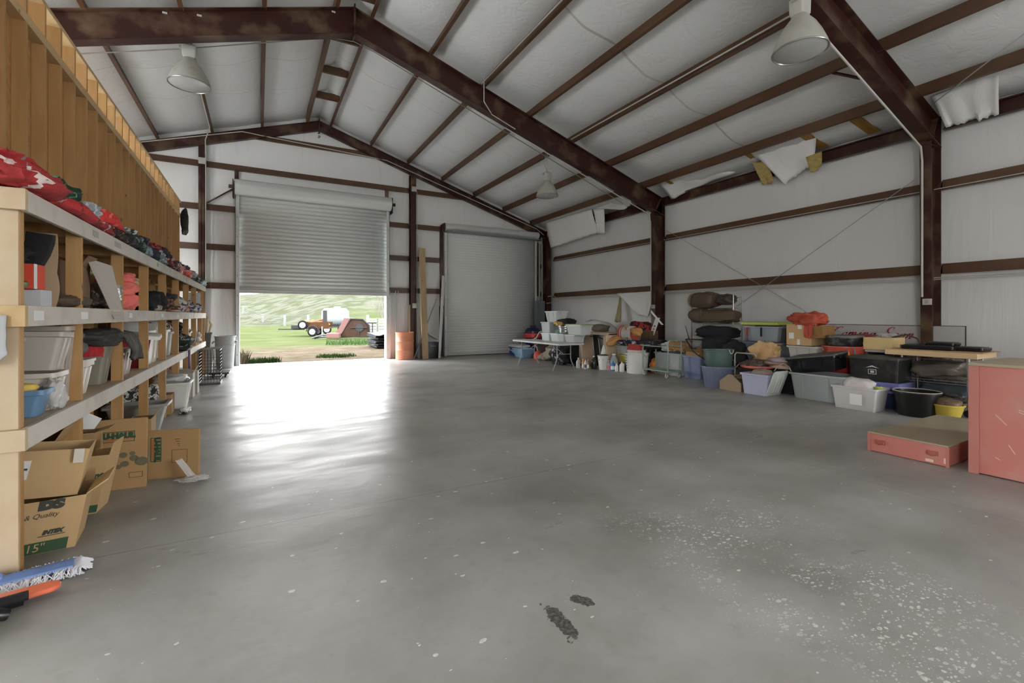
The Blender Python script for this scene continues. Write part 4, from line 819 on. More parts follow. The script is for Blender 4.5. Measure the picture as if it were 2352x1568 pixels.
mb = MB()
for cx, cy, r_ in ((.30, .27, .028), (.36, .28, .02), (.27, .18, .022), (.42, .21, .045), (.31, .20, .03), (.37, .24, .03)):
    mb.add([f_(cx+r_*math.cos(a), cy+r_*.8*math.sin(a)) for a in [2*PI*k/10 for k in range(10)]], [tuple(range(10))])
mb.build('printed_picture', M('faint_ink', dc(92, 88, 66), .8), t, smooth=0)
mb = MB(); 
for x0, x1, y0, y1 in ((.34, .43, .125, .128), (.34, .43, .085, .088), (.34, .343, .085, .128), (.427, .43, .085, .128)): mb.add([f_(x0, y0), f_(x1, y0), f_(x1, y1), f_(x0, y1)], [(0, 1, 2, 3)])
mb.build('printed_frame', INKD, t, smooth=0)
t, L_, f_ = slab_box('lower flattened brown carton with upright U-HAUL print, at the pile right end', (-.83, 4.95), (-.46, 4.84), .415, .035, CARD, .03)
uhaul(t, f_, L_, .055, rot90=True, cx=.06, cy=.25)
mb = MB()
for i in range(5): mb.add([f_(.2+.01*i, .33-.02*i), f_(.24, .33-.02*i), f_(.24, .335-.02*i), f_(.2+.01*i, .335-.02*i)], [(0, 1, 2, 3)])
for x0, x1, y0, y1 in ((.18, .30, .24, .243), (.18, .30, .13, .133), (.18, .183, .13, .24), (.297, .30, .13, .24)): mb.add([f_(x0, y0), f_(x1, y0), f_(x1, y1), f_(x0, y1)], [(0, 1, 2, 3)])
mb.build('printed_marks', M('brown_ink', dc(85, 60, 32), .8), t, smooth=0)
def facebox(lab, loc, w, d, h, rz, mat, flaps, squash=0, rot=None, grp='crumpled open cartons'):
    t = carton('open_carton', lab, loc, w, d, h, mat, rz, flaps, squash=squash, group=grp); 
    if rot: t.rotation_euler = rot
    return t, (lambda u, v: (u+squash*v/h, -d/2-.002+squash*.4*v/h, v))
t, f_ = facebox('crumpled brown carton printed 15 inch in a green band, nearest on the floor', (-1.20, 3.86, 0), .42, .30, .30, .10, CARDL, (None, 35, 40, None), squash=.05)
mb = MB(); mb.add([f_(-.21, .003), f_(.17, .003), f_(.17, .068), f_(-.21, .068)], [(0, 1, 2, 3)]); mb.build('green_band', M('green_band', dc(40, 70, 42), .7), t, smooth=0)
mb = MB(); f2 = lambda u, v: (f_(u, v)[0], f_(u, v)[1]-.0015, v); text_mb(mb, '15"', .062, lambda u, v: f2(u+.03, v+.035)); mb.build('size_print', CARDL, t, smooth=0)
mb = MB(); text_mb(mb, 'DS', .06, lambda u, v: f_(u+.06, v+.27), bold=.008, sx_=1.4); text_mb(mb, 'ice & Quality', .038, lambda u, v: f_(u-.0, v+.215), shear=.2); text_mb(mb, 'INTEX', .03, lambda u, v: f_(u+.09, v+.115), shear=.3, bold=.003)
mb.add([f_(.03, .094), f_(.15, .094), f_(.15, .098), f_(.03, .098)], [(0, 1, 2, 3)]); mb.build('printed_lettering', INKD, t, smooth=0)
t, f_ = facebox('golden brown carton lying tilted on the nearest carton with white tape', (-1.17, 3.92, .305), .34, .26, .28, .12, CARDL, None, rot=(.0, .10, .12), squash=.03)
decal(t, 'shipping_label', PAPER, f_, .045, .11, -.10, .17); decal(t, 'label_print', INKD, lambda u, v: (f_(u, v)[0], f_(u, v)[1]-.002, v), .03, .012, -.10, .175)
mb = MB(); mb.bb((.13, -.14, .20), (.178, -.128, .285)); mb.build('white_tape', M('white_tape', (.66, .63, .55), .4), t, smooth=0, bevel=.001)
t, f_ = facebox('brown carton printed MENARDS wedged behind the golden one', (-1.10, 4.40, 0), .20, .22, .40, -.08, CARDL, (None, 75, None, 30), squash=.07)
mb = MB(); text_mb(mb, 'MENARDS', .048, lambda u, v: f_(u+.0, .24+v+.18*u), bold=.005, shear=.25, sx_=.75); text_mb(mb, 'dedicated', .022, lambda u, v: f_(u+.03, .17+v+.2*u), shear=.3, sx_=.7); mb.build('printed_lettering', INK, t, smooth=0)
mb = MB(); mb.add([f_(-.10, .01), f_(.10, .01), f_(.10, .06), f_(-.10, .06)], [(0, 1, 2, 3)]); mb.build('green_band', INK, t, smooth=0)
t, f_ = facebox('deep open brown carton standing behind the golden one', (-1.40, 4.20, 0), .44, .30, .55, .03, CARD, (None, 60, 80, None)); 
t, f_ = facebox('brown carton with a raised front flap beside the post', (-1.20, 4.62, 0), .26, .20, .52, .0, CARD, (10, 15, None, None))
mb = MB(); mb.hexa([(-1.20, 4.55, .56), (-1.08, 4.55, .55), (-1.04, 4.56, .62), (-1.16, 4.56, .70), (-1.20, 4.54, .56), (-1.08, 4.54, .55), (-1.04, 4.55, .62), (-1.16, 4.55, .70)]); tag(mb.build('white_sheet', PAPER, smooth=0), 'white folded sheet poking out above the brown cartons', 'paper')
lump('plastic_bag', 'torn clear plastic bag on the floor against the lower U-HAUL carton', 'bag', (-.49, 4.74, .0), (.20, .10, .03), M('clear_film', (.85, .85, .85), .12, alpha=.45), 44, amp=.6)
drape('plastic_film', 'strip of clear film hanging down the front of the lower U-HAUL carton', 'film', [(-.60, 4.83, .17), (-.55, 4.80, .10), (-.50, 4.77, .03), (-.44, 4.70, .01)], .05, M('clear_film', (.85, .85, .85), .12, alpha=.45), 5, axis=(1, 0, .3), fr=.02, thick=.003)
tote('storage_tub', 'long grey open tub on the floor under the shelving beyond the cartons', 'tub', (-1.27, 7.05, 0), .56, .34, .34, M('tub_grey', dc(125, 125, 120), .4), taper=.72, ribs=False, rim=.03)
lump('hanger_heap', 'heap of white and black hangers behind the grey tub', 'hangers', (-1.4, 7.50, 0), (.5, .5, .44), stripes('hanger_mix', (.03, .03, .03), (.62, .6, .56), 16, .4, 9), 52, amp=.5)
lump('books_pile', 'pale papers on top of a carton beneath the second post', 'papers', (-1.38, 5.22, .34), (.42, .45, .07), M('papers', dc(170, 165, 155), .8, var=.3, scale=30), 53, amp=.08, e=.4)
carton('carton', 'brown carton carrying the papers beneath the second post', (-1.38, 5.22, 0), .44, .50, .34, CARD, flaps=None, open_=False, group='cartons on the floor')
carton('carton', 'small brown carton beside the grey tub', (-1.10, 6.28, 0), .20, .26, .30, CARD, flaps=(None, 50, None, None), group='cartons on the floor')
t = tote('storage_tub', 'tall white and grey tub with a lettered lid bag, floor of the fifth bay', 'tub', (-1.14, 8.62, 0), .44, .46, .40, WHP, taper=.75, rim=.02, ribs=True)
lump('plastic_bag', 'white plastic bag printed with an A on the tall tub', 'bag', (-1.16, 8.6, .402), (.42, .5, .10), M('white_bag', (.66, .66, .66), .4), 57, amp=.25)
mb = MB(); text_mb(mb, 'A', .13, lambda u, v: (-.94+.0*u, 8.50+u, .43+v), bold=.004); tag(mb.build('letter_tag', INKD, smooth=0), 'dark letter A tag on the white plastic bag', 'letter')
carton('carton', 'pale carton standing on the floor in the sixth bay', (-1.16, 9.65, 0), .36, .30, .42, M('grey_card', dc(150, 145, 135), .8), flaps=(40, 60, None, None), group='cartons on the floor')
carton('carton', 'second pale carton on the floor behind the dangling strap', (-1.14, 10.1, 0), .36, .26, .40, M('grey_card', dc(150, 145, 135), .8), flaps=None, open_=False, group='cartons on the floor')
carton('carton', 'dark brown carton low under the fourth post', (-1.28, 8.18, 0), .40, .26, .28, CARD, flaps=None, open_=False, group='cartons on the floor')
lump('chain_heap', 'small heap of chain on the floor in front of the white tub', 'chain', (-.94, 8.2, 0), (.12, .5, .03), M('chain', (.22, .2, .17), .4, metal=.7, bump=1, bscale=60), 58, amp=.6)
# wire cage, bins and cans beyond the shelving
t = thing('wire_crate', 'dark wire crate on the floor just past the shelving end', 'crate', (-.87, 11.4, 0))
mb = MB()
for z in [.04+.065*i for i in range(11)]: mb.tube([(-.18, -.26, z), (.18, -.26, z), (.18, .26, z), (-.18, .26, z)], .004, 4, closed=True)
for i in range(8):
    f_ = i/7
    for y in (-.26, .26): mb.tube([(-.18+.36*f_, y, .04), (-.18+.36*f_, y, .69)], .004, 4)
    for x in (-.18, .18): mb.tube([(x, -.26+.52*f_, .04), (x, -.26+.52*f_, .69)], .004, 4)
mb.build('wire_mesh', M('dark_wire', (.12, .12, .13), .35, metal=.7), t)
mb = MB(); mb.bb((-.19, -.27, 0), (.19, .27, .03)); mb.build('tray', DGREY, t)
mb = MB()
for i in range(16): mb.tube([(-.20, -.34+.045*i, .70), (.22, -.34+.045*i, .74)], .008, 5)
mb.build('wire_top', CHROME, t)
tote('storage_bin', 'grey bin standing behind the wire crate', 'bin', (-1.17, 13.40, 0), .46, .46, .62, M('bin_g', dc(135, 135, 132), .4), taper=.8)
tote('storage_bin', 'dark grey bin on top of the grey bin past the shelving', 'bin', (-1.19, 13.40, .625), .40, .40, .36, DGREY, taper=.85, ribs=False)
t = thing('stick_bundle', 'bundle of white curved sticks standing in the dark grey bin', 'sticks', (-1.19, 13.40, .66))
for i in range(7):
    a = i*.9; mb = MB(); mb.tube([(.1*math.cos(a), .1*math.sin(a), 0), (.14*math.cos(a), .14*math.sin(a), .35), (.18*math.cos(a), .16*math.sin(a), .52+.03*i), (.12*math.cos(a), .12*math.sin(a), .62+.02*i)], [.012, .02, .03, .01], 6); mb.build('stick', WHP if i % 2 else M('tan_stick', dc(160, 140, 110), .6), t)
def can(lab, loc, r, h, mat, g='trash cans by the open door'):
    t = roundtub('trash_can', lab, 'trash can', loc, r*.8, r, h, mat, group=g, bands=(.72,), rimr=.02)
    for s_ in (-1, 1): mb = MB(); mb.box((s_*(r+.01), 0, h*.82), (.05, .12, .05)); mb.build('handle', mat, t, bevel=.008)
    return t
can('tall grey trash can nearest the open door', (-.78, 14.45, .0), .24, .86, M('can_grey', dc(125, 127, 125), .4, dirt=(.5, .5, .48), damt=.3))
can('grey trash can half hidden behind the wire crate', (-1.30, 14.30, 0), .23, .84, M('can_grey2', dc(105, 107, 105), .4))
t = thing('dolly', 'low dark dolly on the floor in front of the trash cans', 'dolly', (-.78, 12.5, 0)); mb = MB(); mb.loft([rr(.4, .6, .08, .08), rr(.4, .6, .12, .08)]); mb.build('deck', BLACKP, t)
for sx_ in (-.12, .12):
    for sy_ in (-.2, .2): mb = MB(); mb.lathe([(.04, -.015), (.04, .015)], (sx_, sy_, .04), 12, 'x'); mb.build('caster', RUBBER, t)
# foreground bottom left: dust mop, ski, tool
t = thing('dust_mop', 'blue dust mop head with white yarn fringe lying at the shelving foot', 'mop', (-1.07, 3.36, 0), .20)
mb = MB(); mb.loft([[Vector((x, -.055+.01*N(x*5, 0, 0), .02)), Vector((x, .055, .025)), Vector((x, .05, .045)), Vector((x, 0, .062 if x < 0.02 else .05)), Vector((x, -.05, .045))] for x in [-.42+.06*i for i in range(11)]]); mb.build('pad', M('mop_blue', dc(95, 125, 180), .85, bump=.5), t, smooth=50)
mb = MB(); rg = random.Random(3)
for i in range(620):
    u = rg.random(); x = -.44+.66*u; s_ = rg.choice((-1, 1)) if u < .93 else rg.choice((-1, 0, 1))
    if i > 520: x = .18; y0 = rg.uniform(-.05, .05); pts = [(x, y0, .03), (x+.03, y0*1.2, .035), (x+.05+.03*rg.random(), y0*1.3, .008)]
    else: y0 = s_*.05; pts = [(x, y0, .035), (x+rg.uniform(-.02, .02), y0+s_*.03, .03*rg.random()+.01), (x+rg.uniform(-.03, .03), y0+s_*(.04+.02*rg.random()), .006)]
    mb.tube(pts, .0032, 4)
q = mb.build('fringe', M('mop_white', dc(190, 190, 195), .9), t); q['kind'] = 'stuff'
mb = MB(); mb.hexa([(-.42, -.03, .05), (-.08, -.03, .05), (-.08, .03, .05), (-.42, .03, .05), (-.42, -.02, .085), (-.10, -.02, .085), (-.10, .02, .085), (-.42, .02, .085)]); mb.build('frame_sleeve', M('mop_blue2', dc(105, 140, 200), .7), t, bevel=.01)
t = thing('orange_board', 'orange rounded board lying on the floor in front of the mop', 'board', (-1.10, 3.10, 0), .22)
mb = MB(); out = [Vector((.18+.05*math.cos(a), .05*math.sin(a), 0)) for a in [-PI/2+PI*k/10 for k in range(11)]]+[Vector((-.35, .055, 0)), Vector((-.35, -.055, 0))]
mb.loft([[q+Vector((0, 0, .03)) for q in out], [q*1.0+Vector((0, 0, .055)) for q in out]]); mb.build('deck', M('orange_board', dc(215, 90, 50), .35, var=.1), t, bevel=.008)
mb = MB(); mb.bb((-.30, -.03, 0), (.10, .03, .03)); mb.build('keel', BLACKP, t)
t = thing('black_orange_tool', 'black and orange tool with padded grip at the bottom left corner', 'tool', (-1.12, 2.98, 0), .35)
mb = MB(); mb.tube([(-.1, .02, .06), (.02, .03, .06), (.17, .035, .055)], [.026, .026, .022], 12); mb.build('grip', BLACKC, t)
mb = MB(); mb.tube([(-.22, -.05, .05), (-.10, -.04, .07), (.04, -.06, .06), (.10, -.05, .03)], [.045, .05, .035, .025], 12); mb.build('body', BLACKP, t)
mb = MB(); mb.tube([(-.20, -.07, .09), (-.10, -.075, .095)], [.03, .025], 10); mb.build('orange_cover', M('tool_orange', dc(225, 105, 25), .4), t)
mb = MB(); mb.tube([(-.15, 0, .1), (-.05, -.04, .12), (.03, -.03, .09), (.06, .0, .05)], .004, 5); mb.build('cord', WHP, t)
# ================================================================ high bay lamps
def highbay(loc, topz, lab, tilt=(0, 0, 0), s=1.0):
    t = thing('high_bay_lamp', lab, 'lamp', loc, 0, 'high bay lamps'); t.rotation_euler = tilt
    LS = M('lamp_shade_glass', (0.46, 0.45, 0.40), .3, var=.08, dirt=(.32, .26, .17), dscale=5, damt=.5, alpha=.93); R_ = .31*s; H = .44*s
    mb = MB(); mb.lathe([(R_, 0), (R_*.97, H*.12), (R_*.80, H*.42), (R_*.58, H*.72), (R_*.36, H*.92), (R_*.30, H), (R_*.28, H), (R_*.33, H*.9), (R_*.77, H*.4), (R_*.95, H*.1), (R_*.985, 0)], n=40, cap=False); mb.build('lamp_shade', LS, t, smooth=60)
    mb = MB(); mb.tube([(R_*math.cos(2*PI*k/36), R_*math.sin(2*PI*k/36), 0) for k in range(36)], .009, 6, closed=True); mb.build('shade_ring', M('ring_steel', (.35, .35, .33), .3, metal=.7), t)
    mb = MB(); mb.lathe([(.005, -.05*s), (R_*.4, -.045*s), (R_*.8, -.02*s), (R_*.98, .003), (R_*.9, .006), (.005, .004)], n=32); mb.build('lens', M('lamp_lens', (.42, .42, .40), .25, var=.05), t, smooth=60)
    mb = MB(); mb.loft([rr(.16*s, .16*s, H, .02), rr(.20*s, .17*s, H+.03, .02), rr(.22*s, .18*s, H+.2*s, .03), rr(.14*s, .12*s, H+.24*s, .02)]); mb.bb((-.15*s, -.03, H+.15*s), (-.1*s, .03, H+.2*s)); mb.build('ballast_housing', M('ballast', (.44, .43, .39), .45, dirt=(.4, .36, .28), damt=.4), t, smooth=30, bevel=.004)
    zt = topz-loc[2]
    if zt > H+.26:
        mb = MB(); k_ = 0; z = H+.23*s
        while z < zt: 
            pts = [(.014*math.cos(a)*(1 if k_ % 2 else 0), .014*math.cos(a)*(0 if k_ % 2 else 1), z+.02+.026*math.sin(a)) for a in [2*PI*q/10 for q in range(10)]]; mb.tube(pts, .004, 4, closed=True); z += .042; k_ += 1
        mb.build('hook_chain', GALV, t)
        mb = MB(); mb.tube([(.0, .0, H+.22*s), (-.06, .04, (H+zt)/2+.1), (-.02, .05, zt)], .009, 6); mb.build('power_cord', WHITEP, t)
    return t
highbay((-1.04, 9.62, 5.36), ridge(-1.12)+.02, 'dome lamp on the left, hanging just beyond the middle rafter near the ridge')
highbay((5.52, 3.10, 4.47), ridge(5.6)-.4, 'large dome lamp at the upper right beside the near rafter', s=.92)
highbay((6.62, 10.15, 4.52), ridge(6.7)+.02, 'small distant dome lamp hanging before the far right roof corner', s=.92)

# ================================================================ items at the far wall
t = thing('steel_drum', 'rusty orange steel drum right of the open roll-up door', 'drum', (4.10, 14.62, 0))
mb = MB(); mb.lathe([(.27, 0), (.285, .01), (.285, .28), (.296, .295), (.285, .31), (.285, .56), (.296, .575), (.285, .59), (.285, .84), (.292, .85), (.292, .87), (.28, .87), (.275, .855), (.01, .85)], n=36); mb.build('body', M('rusty_orange', dc(190, 115, 80), .55, var=.12, dirt=(.40, .30, .24), dscale=3, damt=.6), t, smooth=40)
def plank(lab, a, b, w_, th, mat, name='wooden_plank', ax=(1, 0, 0), grp='leaning planks'):
    a, b = Vector(a), Vector(b); x = Vector(ax)*w_/2; y = Vector((0, 1, 0))*th/2; mb = MB(); mb.loft([[q-x-y, q+x-y, q+x+y, q-x+y] for q in (a, b)])
    return tag(mb.build(name, mat, smooth=0, bevel=.003), lab, 'plank', grp)
PLK = wood_mat('old_pine_plank', (.56, .41, .24), (.40, .28, .15), (1, 1, .12))
plank('thick upright pine plank leaning on the far wall between the doors', (4.70, 14.35, 0), (4.72, 14.78, 3.62), .20, .05, PLK)
plank('thin short pine stick beside the rusty drum', (4.32, 14.84, .0), (4.33, 14.86, 1.75), .05, .03, PLK)
plank('long white trim length leaning left of the closed door', (5.20, 14.45, 0), (5.47, 14.82, 2.75), .07, .03, M('white_trim', (.62, .62, .60), .5), 'trim_length')
plank('second white trim length leaning behind the first one', (5.28, 14.6, 0), (5.52, 14.84, 2.70), .05, .03, M('white_trim', (.62, .62, .60), .5), 'trim_length')
plank('grey metal channel leaning diagonally behind the thick plank', (4.40, 14.6, 0), (5.25, 14.86, 1.95), .04, .02, M('grey_channel', (.3, .3, .3), .5), 'metal_channel')
plank('narrow light post standing left of the thick plank', (4.62, 14.80, 0), (4.63, 14.86, 1.4), .07, .02, M('white_trim', (.62, .62, .60), .5), 'trim_length')
t = thing('gate_panel', 'dark folding mesh panel standing left of the closed door', 'panel', (5.38, 14.74, 0))
mb = MB()
for i in range(9): mb.tube([(-.06, 0, .05+.18*i), (.06, 0, .23+.18*i)], .006, 4); mb.tube([(.06, 0, .05+.18*i), (-.06, 0, .23+.18*i)], .006, 4)
mb.build('lattice', BLACKP, t)
mb = MB(); mb.bb((-.075, -.012, 0), (-.06, .012, 1.72)); mb.bb((.06, -.012, 0), (.075, .012, 1.72)); mb.build('stile', BLACKP, t, smooth=0)
t = tote('black_crate', 'black case on the floor right of the thick plank', 'case', (5.0, 14.66, 0), .44, .26, .52, BLACKP, ribs=False, taper=.98)
mb = MB(); mb.tube([(-.08, -.16, .42), (-.08, -.18, .40), (.08, -.18, .40), (.08, -.16, .42)], .01, 6); mb.build('case_handle', GREYP, t)
mb = MB(); mb.hexa([(4.74, 14.5, .86), (5.18, 14.5, .60), (5.18, 14.8, .60), (4.74, 14.8, .86), (4.74, 14.5, .92), (5.18, 14.5, .66), (5.18, 14.8, .66), (4.74, 14.8, .92)]); mb.build('lid', GREYP, t, smooth=0, bevel=.01, loc=(-5.0, -14.66, 0))

# ================================================================ pile by the right wall
# -- folding table and what stands on and under it
TW = M('table_white', (.56, .56, .55), .45, var=.04)
t = thing('folding_table', 'long white folding table with arched grey legs at the far end of the pile', 'table', (6.76, 10.42, 0))
mb = MB(); mb.loft([rr(.76, 2.36, .665, .05, cx=0), rr(.78, 2.38, .675, .05), rr(.78, 2.38, .705, .05), rr(.76, 2.36, .715, .05)]); mb.build('tabletop', TW, t, smooth=40)
for y in (-.80, .96):
    for x in (-.26, .30):
        mb = MB(); s_ = 1 if x > 0 else -1
        mb.tube([(x*.75, y, .66), (x*.75, y, .32), (x*.85, y, .22), (x+s_*.02, y, .10), (x+s_*.06, y, .01)], .014, 8); mb.build('leg', M('leg_grey', (.30, .30, .29), .4), t)
    mb = MB(); mb.tube([(-.2, y, .42), (.22, y, .42)], .009, 6); mb.tube([(0, y, .42), (0, y*.35, .66)], .009, 6); mb.build('leg_brace', M('leg_grey', (.30, .30, .29), .4), t)
GT = M('grey_tote', dc(150, 155, 158), .42, var=.05); GT2 = M('light_grey_tote', dc(165, 172, 174), .42, var=.05); CL2 = M('milky_plastic', (.62, .66, .66), .3, alpha=.72, var=.05)
g = 'totes on the folding table'
zt_ = .717
tote('storage_tote', 'light grey tote at the far left of the table row', 'tote', (7.02, 10.62, zt_), .34, .42, .21, GT2, group=g, ribs=False)
tote('storage_tote', 'light grey tote in the middle of the table bottom row', 'tote', (7.02, 10.16, zt_), .34, .42, .21, GT2, group=g, ribs=False, contents=(M('teal_cloth', dc(90, 120, 112), .8), 1.1))
tote('storage_tote', 'pale tote with a handle slot at the right of the table bottom row', 'tote', (7.02, 9.50, zt_), .34, .44, .20, CL2, group=g, ribs=False)
tote('storage_tote', 'grey tote second up, left stack on the table', 'tote', (7.02, 10.60, zt_+.215), .36, .44, .29, GT, group=g, ribs=False)
tote('storage_tote', 'topmost grey tote of the left stack on the table', 'tote', (7.06, 10.38, zt_+.51), .38, .56, .29, GT2, group=g, taper=.8)
lump('yellow_gloves', 'yellow striped work gloves spilling over the middle of the table pile', 'gloves', (6.96, 10.10, 1.12), (.24, .42, .12), stripes('yellow_glove', dc(190, 150, 60), dc(40, 38, 30), 12, .3), 71, amp=.4)
lump('black_pad', 'black bundle leaning behind the yellow gloves on the table', 'clothes', (7.08, 9.95, 1.16), (.28, .6, .16), BLACKC, 72, amp=.35)
t = roundtub('galvanised_tub', 'small galvanised metal tub on the table pile', 'tub', (6.98, 9.82, .935), .17, .20, .20, M('zinc', (.5, .52, .54), .25, metal=.85, var=.3, scale=12), bands=(.35, .7))
tote('storage_tote', 'clear tote under the galvanised tub', 'tote', (7.00, 9.86, zt_), .34, .30, .205, CL2, group=g, ribs=False)
t = tote('storage_tote', 'clear tote with a dark lime lid at the right end of the table', 'tote', (7.00, 9.28, zt_+.205), .36, .62, .24, CL2, group=g, lid=M('lime_lid', dc(110, 125, 70), .4), ribs=False, contents=(M('pale_mix', (.6, .6, .58), .7, var=.3, scale=20), .7))
wire('table_lamp_arm', [(6.75, 11.1, zt_+.0), (6.80, 10.98, zt_+.06), (6.85, 10.9, zt_+.22), (6.95, 10.82, zt_+.26), (6.98, 10.70, zt_+.24)], .018, WHITEP, 'bent white tube standing on the far end of the table', 'tube')
t = thing('shop_vacuum', 'blue and red shop vacuum near the closed roll-up door', 'vacuum', (8.75, 14.35, 0))
mb = MB(); mb.lathe([(.26, 0), (.28, .05), (.28, .58), (.30, .62), (.01, .62)], n=28); mb.build('tank', M('vac_blue', dc(25, 35, 85), .35), t, smooth=40)
mb = MB(); mb.lathe([(.34, .60), (.35, .64), (.33, .76), (.01, .78)], n=28); mb.build('red_band', M('vac_red', dc(190, 25, 35), .35), t, smooth=40)
mb = MB(); mb.lathe([(.30, .76), (.30, .84), (.22, .94), (.01, .98)], n=28); mb.box((0, 0, 1.0), (.2, .08, .08)); mb.build('motor_head', M('vac_navy', dc(28, 30, 60), .35), t, smooth=40, bevel=.004)
t = thing('cooler', 'blue cooler with a white lid on the floor left of the table', 'cooler', (8.05, 14.15, 0))
mb = MB(); mb.loft([rr(.42, .70, 0, .04), rr(.46, .76, .30, .04)]); mb.build('body', M('cooler_blue', dc(20, 65, 150), .35), t, smooth=40)
mb = MB(); mb.loft([rr(.48, .78, .30, .04), rr(.48, .78, .35, .04), rr(.42, .72, .375, .04)]); mb.build('lid', WHP, t, smooth=40)
mb = MB(); mb.tube([(-.25, -.25, .25), (-.27, -.25, .18), (-.27, .25, .18), (-.25, .25, .25)], .014, 6); mb.build('handle', WHP, t)
for i in range(3):
    t = tote('plastic_basin', f'light blue basin nested in a stack beside the cooler, {["lowest", "middle", "topmost"][i]}', 'basin', (7.78, 13.40, .002+.055*i), .46, .66, .19, M('sky_plastic', dc(120, 165, 195), .4, var=.05), taper=.72, ribs=False, group='nested blue basins', rim=.02)
    mb = MB(); mb.bb((-.245, -.33, .155), (-.240, .33, .185)); mb.build('pale_rim', WHP, t, smooth=0)
t = thing('fuel_jug', 'small red plastic fuel jug under the table', 'jug', (7.86, 12.6, 0)); mb = MB(); mb.lathe([(.13, 0), (.14, .02), (.14, .16), (.06, .26), (.03, .27)], n=20); mb.build('body', M('jug_red', dc(200, 60, 40), .35), t, smooth=50); mb = MB(); mb.tube([(0, 0, .26), (-.02, .03, .38), (-.06, .08, .44)], .025, 8); mb.build('spout', M('spout', dc(140, 140, 140), .4), t)
lump('canvas_bag', 'tan rolled canvas bag under the table', 'bag', (8.0, 11.9, 0), (.5, .62, .46), M('canvas_tan', dc(120, 110, 95), .9, bump=.7, bscale=8), 81, amp=.3)
lump('canvas_bag', 'second pale canvas roll lying in front under the table', 'bag', (7.85, 12.25, 0), (.28, .4, .2), M('canvas_tan', dc(120, 110, 95), .9, bump=.7, bscale=8), 82, amp=.25)
lump('dark_bag', 'dark brown bag behind the fuel jug', 'bag', (8.3, 12.95, 0), (.5, .7, .5), M('dk_brown', dc(50, 38, 32, 1.6), .8), 83, amp=.25)
lump('trash_bag', 'crinkled black plastic bag under the table', 'bag', (7.60, 11.0, 0), (.42, .55, .55), M('bin_film', (.03, .03, .035), .18, bump=1, bscale=12), 84, amp=.4)
lump('black_duffel', 'big black duffel behind the crinkled bag', 'bag', (8.20, 10.92, 0), (.6, .66, .60), BLACKC, 85, amp=.12)
mb = MB(); mb.loft([rr(.5, .7, .01, .1), rr(.52, .72, .05, .1)]); tag(mb.build('black_mat', RUBBER, loc=(7.85, 10.65, 0)), 'flat black mat on the floor below the duffel', 'mat')
# -- desk with tan end
t = thing('tan_cabinet', 'tan rounded cabinet with a dark open front right of the table', 'cabinet', (8.25, 10.0, 0)); TAN = M('tan_laminate', dc(190, 165, 135), .5, var=.05)
for y in (-.62, .42):
    mb = MB(); mb.prism([(-.3, 0), (.3, 0), (.3, .94), (-.2, .94), (-.3, .85)], lambda u, v, q, y=y: (u, y+.14*(q if y > 0 else q), v)); mb.build('end_panel', TAN, t, bevel=.02)
mb = MB(); mb.bb((-.28, -.62, .88), (.3, .5, .94)); mb.build('top', TAN, t, bevel=.01)
mb = MB(); mb.bb((.1, -.6, 0), (.3, .5, .88)); mb.build('dark_back', BLACKP, t, smooth=0)
lump('dark_bag', 'olive drab bag on top of the tan cabinet', 'bag', (8.5, 10.3, .945), (.35, .62, .20), M('olive_bag', dc(90, 82, 68), .85, bump=.5), 86, amp=.2)
t = thing('white_bag_stand', 'pale sheet tented behind the table totes', 'sheet', (8.9, 11.0, 0)); mb = MB(); crump(mb, (0, 0, 0), (.6, 1.6, 1.28), 88, .12, .7); mb.build('cover', M('pale_sheet', (.52, .52, .51), .6, bump=.3, bscale=6), t, smooth=60)
for i in range(3): wire('tool_stick', [(8.0+.05*i, 9.9-.22*i, .02), (8.12, 10.15-.24*i, .80)], .011, M('stick_grey', (.45, .44, .42), .4), f'thin grey stick leaning in the dark cabinet front, {ordn[i]} from the left', 'stick', 'leaning sticks')
wire('black_hose', [(8.0, 10.1, .82), (7.98, 9.85, .84), (7.96, 9.6, .80), (8.0, 9.4, .70)], .015, BLACKP, 'black strap looped over the cabinet top', 'strap')
# -- jugs row
bottle('small white jug at the left end of the bottle row', (7.50, 9.98, 0), .27, .06, M('jug_white', (.6, .62, .63), .35, alpha=.8), WHP, jug=True)
bottle('orange bottle in the bottle row', (7.52, 9.80, 0), .25, .035, M('bot_orange', dc(215, 130, 50), .4), WHP, WHP)
bottle('white bottle with a blue cap in the bottle row', (7.53, 9.71, 0), .25, .035, WHP, DBLUE, M('blue_lab', dc(60, 80, 130), .5))
bottle('red brown bottle in the bottle row', (7.55, 9.63, 0), .25, .03, M('bot_red', dc(170, 80, 55), .4), WHP, WHP)
bottle('black jug with a clear neck in the bottle row', (7.72, 9.60, 0), .34, .075, M('bot_black', (.03, .035, .03), .3), WHP)
roundtub('bucket', 'white bucket holding tools in the bottle row', 'bucket', (7.86, 9.38, 0), .12, .15, .36, WHP, contents=(M('dark_mix', (.12, .12, .12), .5, var=.5, scale=30), .6))
mb = MB(); mb.lathe([(.01, 0), (.07, .0), (.05, .12), (.02, .22), (.005, .24)], n=14); tag(mb.build('white_cone', WHP, loc=(7.86, 9.38, .40)), 'white cone shaped nozzle standing in the white bucket', 'nozzle')
bottle('clear jug with a pink label right of the white bucket', (7.90, 9.22, 0), .25, .055, CL2, WHP, M('pink_lab', dc(190, 110, 120), .5))
bottle('clear and blue water jug standing high in the row', (8.02, 9.16, .0), .42, .11, M('water_jug', (.55, .62, .68), .2, alpha=.7), WHP, neck=.4)
bottle('blue spray bottle with a white label', (7.88, 9.04, 0), .25, .055, M('bot_blue', dc(45, 105, 175), .3), DBLUE, WHP)
bottle('small grey white bottle at the right of the row', (7.88, 8.90, 0), .20, .045, WHP, WHP)
bottle('white handled jug at the right end of the row', (7.96, 8.80, 0), .25, .065, WHP, GREYP, jug=True)
